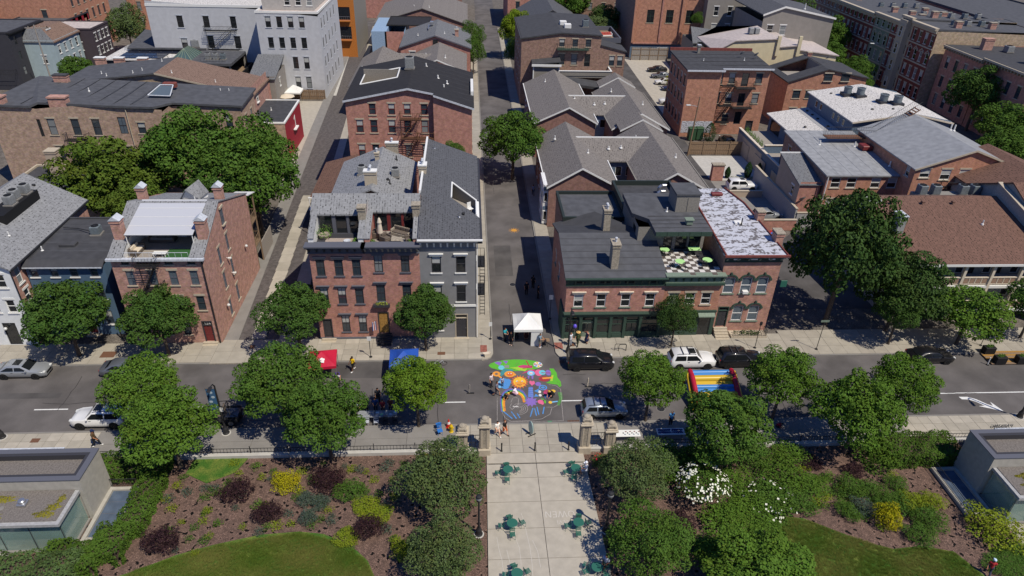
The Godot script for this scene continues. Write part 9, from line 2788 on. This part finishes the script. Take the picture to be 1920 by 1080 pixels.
	for s in [-0.5,0.5]:
		var ring:=[]
		for k in 17:ring.append(V(s+cos(k*TAU/16)*0.33,0.02,sin(k*TAU/16)*0.33))
		part(bk, "wheel",S().path(ring,0.02,4),M.tyre)
	part(bk, "frame",S().path([V(-0.5,0.03,0),V(-0.15,0.03,-0.4),V(0.35,0.03,-0.4),V(0.0,0.03,0.02),V(-0.15,0.03,-0.4)],0.022,5).path([V(0.5,0.03,0),V(0.33,0.03,-0.5),V(0.45,0.05,-0.56)],0.022,5).path([V(-0.5,0.03,0),V(0,0.03,0.02)],0.02,5),M.zinc)
	part(bk, "saddle",S().bevel(V(-0.2,0.05,-0.5),V(0.28,0.1,0.08),0.03),M.black)
	bistro_set(3.05,-41.2, "nearest the gate on the hydrant side",[0.3,1.7,3.2,4.6])
	bistro_set(8.75,-41.2, "nearest the gate where someone sits",[1.9,3.3,4.4,0.0])
	bistro_set(3.1,-35.7, "on the chalk lines of the walk",[0.3,1.8,3.1,4.7])
	bistro_set(8.2,-35.6, "beside the chalk name",[0.2,1.4,3.2,4.6])
	bistro_set(3.2,-31.3, "farthest from the gate over the chalk lines",[0.4,1.8,3.0,5.0])
	bistro_set(9.0,-31.6, "farthest from the gate beside the shady tree",[0.3,2.6,3.3,5.6])
	inflatable()
	var pk:=thing("parklet", "timber parklet deck at the kerb beside the dark sign post", "deck",V(58.2,0,-56.1))
	for k in 8:part(pk, "board",S().box(V(0,0.14,-1.0+k*0.28),V(7.0,0.06,0.26)),M.timber if k % 2 else M.timber_gold)
	for p in [[55.5,-57.0,0],[55.6,-55.3,1],[58.0,-55.3,2],[60.4,-55.3,3]]:
		var o:=thing("black_planter", "square black planter %s" % ["by the pale sign post", "at the street corner of the parklet", "along the street edge of the parklet", "at the far street edge of the parklet"][p[2]], "planter",V(p[0],0.17,p[1]),0.0, "black planters of the parklet")
		part(o, "box",S().bevel(V(0,0.4,0),V(1.2,0.8,0.7),0.04),M.black)
		part(o, "foliage",tuft(1.0,0.35,0.5,120,0.12,33),leaf_mat("pot_green",Color(0.10,0.19,0.035)),place(0,0.78,0))
	var dl:=thing("delineator", "white delineator post before the parklet", "post",V(54.3,0,-55.1))
	part(dl, "post",S().tube(Vector3.ZERO,V(0,0.95,0),0.05,0.05,8),M.white)
	part(dl, "base",S().lathe(Vector3.ZERO,[[0.18,0.0],[0.14,0.06],[0.05,0.08]],10),M.black)
	for k in 2:
		var o:=thing("wheeled_bin", "large green wheeled bin beside the brick block, %s" % ["nearer the alley", "nearer the evergreen"][k], "bin",V(41.6+k*1.5,0,-123.6-k*0.2))
		part(o, "body",S().bevel(V(0,1.2,0),V(1.3,2.1,1.2),0.06),plain("bin_green",Color(0.035,0.085,0.04),0.6))
		part(o, "lid",S().bevel(V(0,2.32,0),V(1.4,0.16,1.3),0.05),M.bin_green)
	var up:=thing("utility_pole", "leaning timber utility pole with a street light by the pale court", "utility pole",V(38.8,0,-115.6))
	part(up, "pole",S().tube(V(0,-0.1,0),V(0.5,10.5,0),0.16,0.11,8),M.timber)
	part(up, "arm",S().tube(V(0.42,8.8,0),V(-1.0,9.1,0.2),0.04,0.04,5),M.steel)
	part(up, "lamp_head",S().bevel(V(-1.35,9.1,0.25),V(0.8,0.2,0.36),0.07),M.lamp_glass)
	var sl:=thing("street_light", "grey cobra head street light over the far right street", "street lamp",V(97.6,0,-163))
	part(sl, "pole",S().tube(V(0,-0.1,0),V(0,9,0),0.12,0.08,8),M.steel)
	part(sl, "arm",S().path([V(0,8.9,0),V(-1.5,9.5,0),V(-3.0,9.6,0)],0.05,6),M.steel)
	part(sl, "lamp_head",S().bevel(V(-3.4,9.58,0),V(1.1,0.2,0.4),0.07),M.lamp_glass)
	var us:=thing("beach_umbrella", "small red yellow and blue umbrella in the yard behind the silver roof", "umbrella",V(41.3,0,-81.4))
	part(us, "pole",S().tube(V(0,-0.1,0),V(0,2.3,0),0.03,0.03,6),M.white)
	for k in 6:
		var a:=k*TAU/6
		part(us, "segment",S().flat([V(0,2.45,0),V(cos(a)*1.1,2.05,sin(a)*1.1),V(cos(a+TAU/6)*1.1,2.05,sin(a+TAU/6)*1.1)],UP),[M.cone_red,M.hydrant_yellow,M.chair_blue][k % 3])

func inflatable():
	var o:=thing("inflatable_slide", "red yellow and blue inflatable slide set up on the street", "inflatable",V(23.4,0,-50.5))
	var ye:=plain("vinyl_yellow",Color(0.58,0.38,0.025),0.35)
	var rd:=plain("vinyl_red",Color(0.40,0.014,0.035),0.35)
	var bl:=plain("vinyl_blue",Color(0.05,0.22,0.55),0.35)
	var q:=[V(0,1.85,-1.75),V(0,1.75,-0.95),V(0,1.4,-0.1),V(0,1.1,0.75),V(0,0.65,1.7)]
	for k in 5:
		var r:float=[0.24,0.34,0.24,0.34,0.28][k]
		var s:=S()
		s.tube(q[k]+V(-1.95,0,0),q[k]+V(1.95,0,0),r,r,14)
		if k<4:s.box((q[k]+q[k+1])*0.5-UP*0.1,V(3.9,0.3,0.8),Basis(Vector3.RIGHT,0.42))
		part(o, "band",s,ye if k % 2 else bl)
	for s in [-1,1]:
		var rail:=S()
		var p:=[V(s*2.05,2.0,-1.8),V(s*2.05,1.95,-0.95),V(s*2.05,1.6,-0.05),V(s*2.05,1.2,0.8),V(s*2.05,0.6,1.95)]
		for k in 4:rail.tube(p[k],p[k+1],0.26,0.26,12).ball(p[k+1],Vector3.ONE*0.26,6,12)
		rail.ball(p[0],Vector3.ONE*0.26,6,12)
		part(o, "side_rail",rail,rd)
		part(o, "leg",S().tube(V(s*2.34,1.9,-1.75),V(s*2.4,0.2,-2.2),0.17,0.2,12),ye)
		part(o, "leg",S().tube(V(s*2.34,1.9,-1.6),V(s*2.4,0.25,1.9),0.17,0.2,12),ye)
	part(o, "base",S().bevel(V(0,0.22,0),V(4.3,0.44,4.2),0.16),bl)

# ---------------------------------------------------------------- people: a field of tapered bones meshed as surface nets

func nets(bones:Array,cell:float,soft:float)->ArrayMesh:
	var lo:=Vector3.ONE*1e9
	var hi:=-lo
	for b in bones:
		var r:float=maxf(b[2],b[3])+cell*2.5
		lo=lo.min(b[0]-Vector3.ONE*r).min(b[1]-Vector3.ONE*r)
		hi=hi.max(b[0]+Vector3.ONE*r).max(b[1]+Vector3.ONE*r)
	var n:=Vector3i(((hi-lo)/cell).ceil())+Vector3i.ONE
	var f:=PackedFloat32Array()
	f.resize(n.x*n.y*n.z)
	f.fill(0.3)
	for b in bones:
		var a:Vector3=b[0]
		var d:Vector3=b[1]-a
		var dd:=maxf(d.length_squared(),1e-6)
		var r:float=maxf(b[2],b[3])+cell*2.4
		var p0:=Vector3i(((a.min(b[1])-Vector3.ONE*r-lo)/cell).floor()).max(Vector3i.ZERO)
		var p1:=Vector3i(((a.max(b[1])+Vector3.ONE*r-lo)/cell).ceil()).min(n-Vector3i.ONE)
		for z in range(p0.z,p1.z+1):
			for y in range(p0.y,p1.y+1):
				for x in range(p0.x,p1.x+1):
					var w:=lo+V(x,y,z)*cell-a
					var t:=clampf(w.dot(d)/dd,0.0,1.0)
					var v:=(w-d*t).length()-lerpf(b[2],b[3],t)
					var i:=(z*n.y+y)*n.x+x
					var h:=maxf(soft-absf(f[i]-v),0.0)/soft
					f[i]=minf(f[i],v)-h*h*soft*0.25
	var at:={}
	var vs:=PackedVector3Array()
	var ns:=PackedVector3Array()
	var sx:=1
	var sy:=n.x
	var sz:=n.x*n.y
	for z in n.z-1:
		for y in n.y-1:
			for x in n.x-1:
				var i:=z*sz+y*sy+x
				var m:=0
				for k in 8:
					if f[i+(k & 1)+(sy if k & 2 else 0)+(sz if k & 4 else 0)]<0.0:m |= 1 << k
				if m==0 or m==255:continue
				var s:=Vector3.ZERO
				var c:=0
				for k in 8:
					for e in [1,2,4]:
						if k & e:continue
						var j:int=k | e
						if ((m >> k) & 1)==((m >> j) & 1): continue
						var va:=f[i+(k & 1)+(sy if k & 2 else 0)+(sz if k & 4 else 0)]
						var vb:=f[i+(j & 1)+(sy if j & 2 else 0)+(sz if j & 4 else 0)]
						s+=V(k & 1,(k >> 1) & 1,(k >> 2) & 1).lerp(V(j & 1,(j >> 1) & 1,(j >> 2) & 1),va/(va-vb))
						c+=1
				at[i]=vs.size()
				vs.append(lo+(V(x,y,z)+s/c)*cell)
				ns.append(V(f[i+1]-f[i]+f[i+1+sy+sz]-f[i+sy+sz],f[i+sy]-f[i]+f[i+1+sy+sz]-f[i+1+sz],f[i+sz]-f[i]+f[i+1+sy+sz]-f[i+1+sy]).normalized())
	var o:=S()
	for i in at:
		for q in [[sx,sy,sz],[sy,sz,sx],[sz,sx,sy]]:
			if (f[i]<0.0)==(f[i+q[0]]<0.0): continue
			var k:=[i,i-q[1],i-q[1]-q[2],i-q[2]]
			if not (at.has(k[1]) and at.has(k[2]) and at.has(k[3])): continue
			if f[i]>=0.0:k.reverse()
			var g:=[at[k[0]],at[k[1]],at[k[2]],at[k[3]]]
			o.tri_n(vs[g[0]],vs[g[1]],vs[g[2]],ns[g[0]],ns[g[1]],ns[g[2]])
			o.tri_n(vs[g[0]],vs[g[2]],vs[g[3]],ns[g[0]],ns[g[2]],ns[g[3]])
	return o.done()

# joints of a pose, facing +z, 1.74 m tall when upright
func joints(pose:String)->Dictionary:
	var j:={"pel": V(0,0.95,0), "wai": V(0,1.1,0), "che": V(0,1.33,0), "nec": V(0,1.48,0), "hea": V(0,1.62,0.02)}
	for s in [-1,1]:
		var k:="l" if s>0 else "r"
		j["sh"+k]=V(s*0.19,1.4,0)
		j["el"+k]=V(s*0.25,1.13,-0.02)
		j["wr"+k]=V(s*0.25,0.89,0.08)
		j["hi"+k]=V(s*0.095,0.92,0)
		j["kn"+k]=V(s*0.11,0.5,0.02)
		j["an"+k]=V(s*0.11,0.09,0)
	match pose:
		"walk":
			j.knl=V(0.1,0.52,0.2)
			j.anl=V(0.1,0.1,0.3)
			j.knr=V(-0.1,0.5,-0.04)
			j.anr=V(-0.1,0.15,-0.34)
			j.wrr=V(-0.23,0.98,0.26)
			j.elr=V(-0.25,1.14,0.08)
			j.wrl=V(0.25,0.9,-0.16)
		"reach":
			j.elr=V(-0.26,1.18,0.14)
			j.wrr=V(-0.16,1.16,0.38)
			j.ell=V(0.26,1.16,0.12)
			j.wrl=V(0.14,1.12,0.36)
		"raise":
			j.elr=V(-0.3,1.42,0.2)
			j.wrr=V(-0.1,1.6,0.22)
		"sit":
			for q in ["pel", "wai", "che", "nec", "hea", "shl", "shr", "hil", "hir"]: j[q]=j[q]-V(0,0.4,0)
			for s in [-1,1]:
				var k:="l" if s>0 else "r"
				j["kn"+k]=V(s*0.13,0.52,0.44)
				j["an"+k]=V(s*0.13,0.09,0.42)
				j["el"+k]=V(s*0.25,0.76,0.08)
				j["wr"+k]=V(s*0.14,0.76,0.34)
		"crouch":
			j.merge({"pel": V(0,0.34,-0.1), "wai": V(0,0.48,-0.02), "che": V(0,0.66,0.14), "nec": V(0,0.76,0.26), "hea": V(0,0.84,0.38)},true)
			for s in [-1,1]:
				var k:="l" if s>0 else "r"
				j["sh"+k]=V(s*0.18,0.7,0.18)
				j["hi"+k]=V(s*0.1,0.33,-0.1)
				j["kn"+k]=V(s*0.17,0.42,0.3)
				j["an"+k]=V(s*0.13,0.09,0.02)
				j["el"+k]=V(s*0.24,0.44,0.34)
				j["wr"+k]=V(s*0.12,0.2,0.48)
	return j

func body_parts(pose:String)->Dictionary:
	if cache.has("body"+pose): return cache["body"+pose]
	var j:=joints(pose)
	var up:Vector3=(j.hea-j.nec).normalized()
	var legs:=[]
	var arms:=[]
	var sleeve:=[]
	var feet:=[]
	var hands:=S()
	for k in ["l", "r"]:
		legs+=[[j["hi"+k],j["kn"+k],0.088,0.06],[j["kn"+k],j["an"+k],0.058,0.04]]
		arms+=[[j["sh"+k],j["el"+k],0.05,0.04],[j["el"+k],j["wr"+k],0.038,0.028]]
		sleeve.append([j["sh"+k],j["sh"+k].lerp(j["el"+k],0.7),0.068,0.06])
		var fwd:=V(0,0,1)
		feet.append([j["an"+k]+V(0,-0.04,-0.04),j["an"+k]+V(0,-0.05,0.14),0.045,0.038])
		var w:Vector3=j["wr"+k]
		var d:Vector3=(w-j["el"+k]).normalized()
		var side:=d.cross(V(0,0,1) if absf(d.z)<0.8 else UP).normalized()
		var palm:=d.cross(side)
		arms.append([w,w+d*0.07,0.03,0.034])
		for i in 4:
			var b:=w+d*0.085+side*(i-1.5)*0.019
			var m:Vector3=b+d*[0.036,0.042,0.04,0.032][i]+palm*0.008
			hands.tube(b,m,0.0095,0.009,5).tube(m,m+(d+palm*0.7).normalized()*[0.03,0.036,0.034,0.026][i],0.009,0.007,5)
		var th:=w+d*0.03+side*0.03
		hands.tube(th,th+(d+side).normalized()*0.04,0.011,0.01,5).tube(th+(d+side).normalized()*0.04,th+(d*1.6+side).normalized()*0.075,0.01,0.008,5)
	var head:=[[j.hea-up*0.02,j.hea+up*0.05,0.082,0.096],[j.hea-up*0.07+V(0,0,0.035),j.hea,0.05,0.08],[j.hea+V(0,0,0.1)-up*0.01,j.hea+V(0,0,0.115)-up*0.035,0.012,0.018],[j.hea+V(0.085,0,0),j.hea+V(0.09,0.03,0),0.018,0.02],[j.hea+V(-0.085,0,0),j.hea+V(-0.09,0.03,0),0.018,0.02]]
	var trunk:=[[j.pel,j.wai,0.125,0.115],[j.wai,j.che,0.115,0.13],[j.shl,j.shr,0.07,0.07],[j.che,j.nec,0.11,0.055],[j.nec,j.hea,0.052,0.055]]
	var skin:=nets(trunk+legs+arms+head+feet,0.028,0.05)
	var r:={"skin": skin, "hands": hands.done()}
	r.shirt=nets([[j.pel,j.wai,0.152,0.14],[j.wai,j.che,0.14,0.155],[j.shl,j.shr,0.088,0.088],[j.che,j.nec-up*0.05,0.13,0.075]]+sleeve,0.032,0.05)
	var tr:=[[j.hil,j.hir,0.14,0.14]]
	var sh:=[[j.hil,j.hir,0.145,0.145]]
	for k in ["l", "r"]:
		tr+=[[j["hi"+k],j["kn"+k],0.108,0.078],[j["kn"+k],j["an"+k],0.076,0.062]]
		sh.append([j["hi"+k],j["hi"+k].lerp(j["kn"+k],0.85),0.112,0.098])
	r.trousers=nets(tr,0.032,0.04)
	r.shorts=nets(sh,0.032,0.04)
	r.dress=nets([[j.che,j.pel,0.15,0.17],[j.pel,j.knl.lerp(j.knr,0.5),0.17,0.25]]+sleeve,0.034,0.06)
	for q in feet:q[2]+=0.014; q[3]+=0.014
	r.shoes=nets(feet,0.026,0.02)
	r.hair=nets([[j.hea+up*0.055-V(0,0,0.012),j.hea+up*0.07-V(0,0,0.015),0.104,0.1],[j.hea-V(0,0.0,0.04),j.hea-up*0.06-V(0,0,0.055),0.085,0.06]],0.026,0.03)
	r.hat=S().lathe(Vector3.ZERO,[[0.24,0.0],[0.235,0.02],[0.12,0.03],[0.115,0.1],[0.08,0.13],[0.0,0.14]],14).done()
	r.cap=S().lathe(Vector3.ZERO,[[0.125,-0.03],[0.122,0.04],[0.09,0.1],[0.0,0.12]],12).bevel(V(0,-0.015,0.15),V(0.16,0.02,0.13),0.008).done()
	r.top=j.hea+up*0.075
	r.eyes=S().ball(j.hea+V(0.034,0,0.0)+V(0,0.015,0.088),V(0.014,0.01,0.01),4,6).ball(j.hea+V(-0.034,0.015,0.088),V(0.014,0.01,0.01),4,6).done()
	cache["body"+pose]=r
	return r

func person(label:String,x:float,y:float,z:float,turn:float,pose:String,size:float,look:Array,group:="")->Node3D:
	var b:=body_parts(pose)
	var o:=thing("person",label, "person",V(x,y,z),turn,group)
	o.scale=Vector3.ONE*size
	var c:=func(h:String)->StandardMaterial3D:return plain("cloth_"+h,Color(h).srgb_to_linear(),0.85)
	var sk:StandardMaterial3D=c.call(look[4] if look.size()>4 else "c08a6a")
	var body:=part(o, "body",b.skin,sk)
	part(body, "hands",b.hands,sk)
	part(body, "eyes",b.eyes,M.black)
	if look[1]=="dress":
		part(o, "dress",b.dress,c.call(look[0]))
	else:
		part(o, "shirt",b.shirt,c.call(look[0]))
		part(o, "shorts" if look[1].ends_with("s") else "trousers",b.shorts if look[1].ends_with("s") else b.trousers,c.call(look[1].trim_suffix("s")))
	part(o, "shoes",b.shoes,c.call(look[3] if look.size()>3 else "2a2a2c"))
	part(o, "hair",b.hair,c.call(look[2]))
	if look.size()>5:part(o,look[5],b[look[5]],c.call(look[6]),Transform3D(Basis(),b.top))
	return o

func people():
	person("person in a yellow shirt and black shorts walking along the kerb",-11.7,0.0,-55.7,-0.6, "walk",1.0,["e0b818", "18181as", "241a14", "e8e8e8", "6a452f"])
	person("person in a teal shirt standing at the white canopy edge",3.7,0,-60.4,0.9, "reach",0.98,["2a9aa8", "20222a", "2a1c14"])
	person("person in black with a pink bag by the canopy leg",4.35,0,-59.7,-0.7, "stand",0.96,["1c1a1e", "26242a", "4a3020", "c8a898"])
	person("person in dark clothes standing inside the white canopy",5.0,0,-60.8,0.2, "stand",0.98,["20222a", "1a1a1e", "241a14"])
	person("person in a dark red skirt inside the white canopy",6.0,0,-60.6,0.0, "stand",0.95,["3a1a20", "dress", "1a1210"])
	person("person in a grey blue shirt at the small paper table",7.35,0,-59.2,1.2, "reach",1.02,["7a90a0", "8a8478s", "2a2420", "e0e0e0"])
	person("person in a pale top by the street lamp behind the minivan",10.6,0.145,-59.2,0.6, "stand",0.98,["c8ccd4", "9aa0ac", "6a5040"])
	person("person in a straw hat with a teal backpack",11.4,0.145,-59.3,-0.5, "walk",1.0,["4a5a3a", "3a4030", "3a2a20", "2a2a2c", "c08a6a", "hat", "d8b070"])
	person("person in a long navy dress by the shopfront",12.4,0.145,-59.6,-1.0, "raise",0.97,["20284a", "dress", "3a2418", "2a2a2c", "d0947a"])
	person("person in a white top standing by the chalk cloud",2.0,0,-52.8,0.9, "stand",0.97,["d8c8c8", "30303a", "1c1614"])
	person("person in grey leaning over the chalk rainbow",2.5,0,-51.5,1.2, "walk",1.0,["70707c", "50525cs", "3a2c22"])
	person("child crouching inside the chalk rainbow in brown",3.5,0,-51.1,-0.6, "crouch",0.85,["6a5248", "4a4a54", "5a3a24"])
	person("child in white crouching on top of the chalk rainbow",4.35,0,-51.5,-2.2, "crouch",0.9,["ecdce4", "d0a8b8", "2a1a14"])
	person("person in black crouching over the chalk flowers",7.8,0,-51.2,-0.9, "crouch",1.05,["1c1a1c", "1c1a1c", "c8a030", "2a2a2c", "d8a088"])
	person("small child beside the blue chalk cloud",3.1,0,-52.9,0.4, "stand",0.62,["a0a8c0", "383a48", "2a1c14"])
	person("person in white walking past the gate pier",2.35,0.145,-45.9,0.5, "walk",0.97,["ece8e0", "d8b8a4s", "2a1c14", "e8e8e8", "e0ac90"])
	person("person in a black top and rust skirt walking at the gate",3.0,0.145,-46.0,0.8, "walk",0.99,["1a1a1c", "b05a30s", "7a4a30", "1c1c1e", "e0ac90"])
	person("person in a brown shirt with a navy cap walking by the pavilion",-32.1,0.145,-45.6,1.7, "walk",1.05,["5a4630", "1c2026", "201814", "d8d8d8", "b07a5a", "cap", "1c2a50"])
	person("person in white with a cap sitting at the table near the gate",9.62,0.12,-41.2,-1.55, "sit",1.0,["e4e8f0", "dcdce0s", "2a2420", "b0a090", "d0947a", "cap", "e8ecf4"])
	person("person in pale grey sitting in the shade of the park tree",9.75,0.12,-32.1,-0.7, "sit",1.0,["aab0c4", "5a3028", "1a1412"])
	person("person in a red shirt and pale cap on the path by the right lawn",37.9,0.0,-30.5,2.6, "walk",0.95,["a02c30", "3a4050", "2a2420", "2a2a2c", "c08a6a", "cap", "c8e0f0"])
	var g:="people at the activity tables"
	for p in [[-10.3,-49.5, "white", "d8e4f0"],[-9.6,-49.4, "green", "2c5a38"],[-8.8,-49.6, "blue", "24447c"],[-8.1,-49.3, "red", "8c2c34"],[-7.4,-49.5, "brown", "5a3428"]]:
		person("person in %s standing behind the activity tables" % p[2],p[0],0,p[1],0.1, "reach",0.92 if p[2]!="white" else 0.7,[p[3], "26282e", "1c1614"],g)
	person("person in dark clothes standing back from the activity tables",-8.7,0,-50.8,0.2, "stand",1.0,["2a2c34", "1c1e24", "141010"],g)
	person("person in purple bending by the red canopy",-13.2,0,-54.4,0.7, "crouch",1.1,["4a3a8a", "d8d8e0", "30221a"])
	person("person in a blue and white shirt behind the blue table",18.3,0.0,-46.9,0.2, "stand",1.0,["5aa0d8", "20242c", "a89080"])
	person("person in a grey cap standing before the inflatable",24.6,0,-48.2,3.0, "stand",1.0,["2a2a30", "26262c", "2a2420", "2a2a2c", "b07a5a", "cap", "8a929c"])
	person("small child in red under the street tree",28.2,0,-46.3,0.9, "crouch",0.8,["a02838", "2a2430", "1c1412"])
	for p in [[6.7,-69.8,0.3, "nearest the kerb"],[7.6,-71.2,2.6, "in the middle of the group"],[8.0,-68.9,1.6, "closest to the white canopy"]]: person("person in dark clothes in the shaded cross street, "+p[3],p[0],0,p[1],p[2], "stand",1.0,["1c1e26", "16161a", "141010"], "people in the shaded cross street")
	person("person in pale clothes walking up the shaded cross street pavement",9.8,0.145,-98,PI, "walk",1.0,["8a8ea0", "3a3c48", "2a2420"])
	var b:=thing("balloon", "violet blue balloon floating beside the street lamp", "balloon",V(10.9,2.6,-59.0))
	part(b, "envelope",S().ball(V(0,0.2,0),V(0.2,0.25,0.2),8,12),plain("balloon",Color(0.14,0.10,0.62),0.25))
	part(b, "string",S().tube(V(0,-1.5,0),V(0,-0.04,0),0.006,0.006,4),M.white)
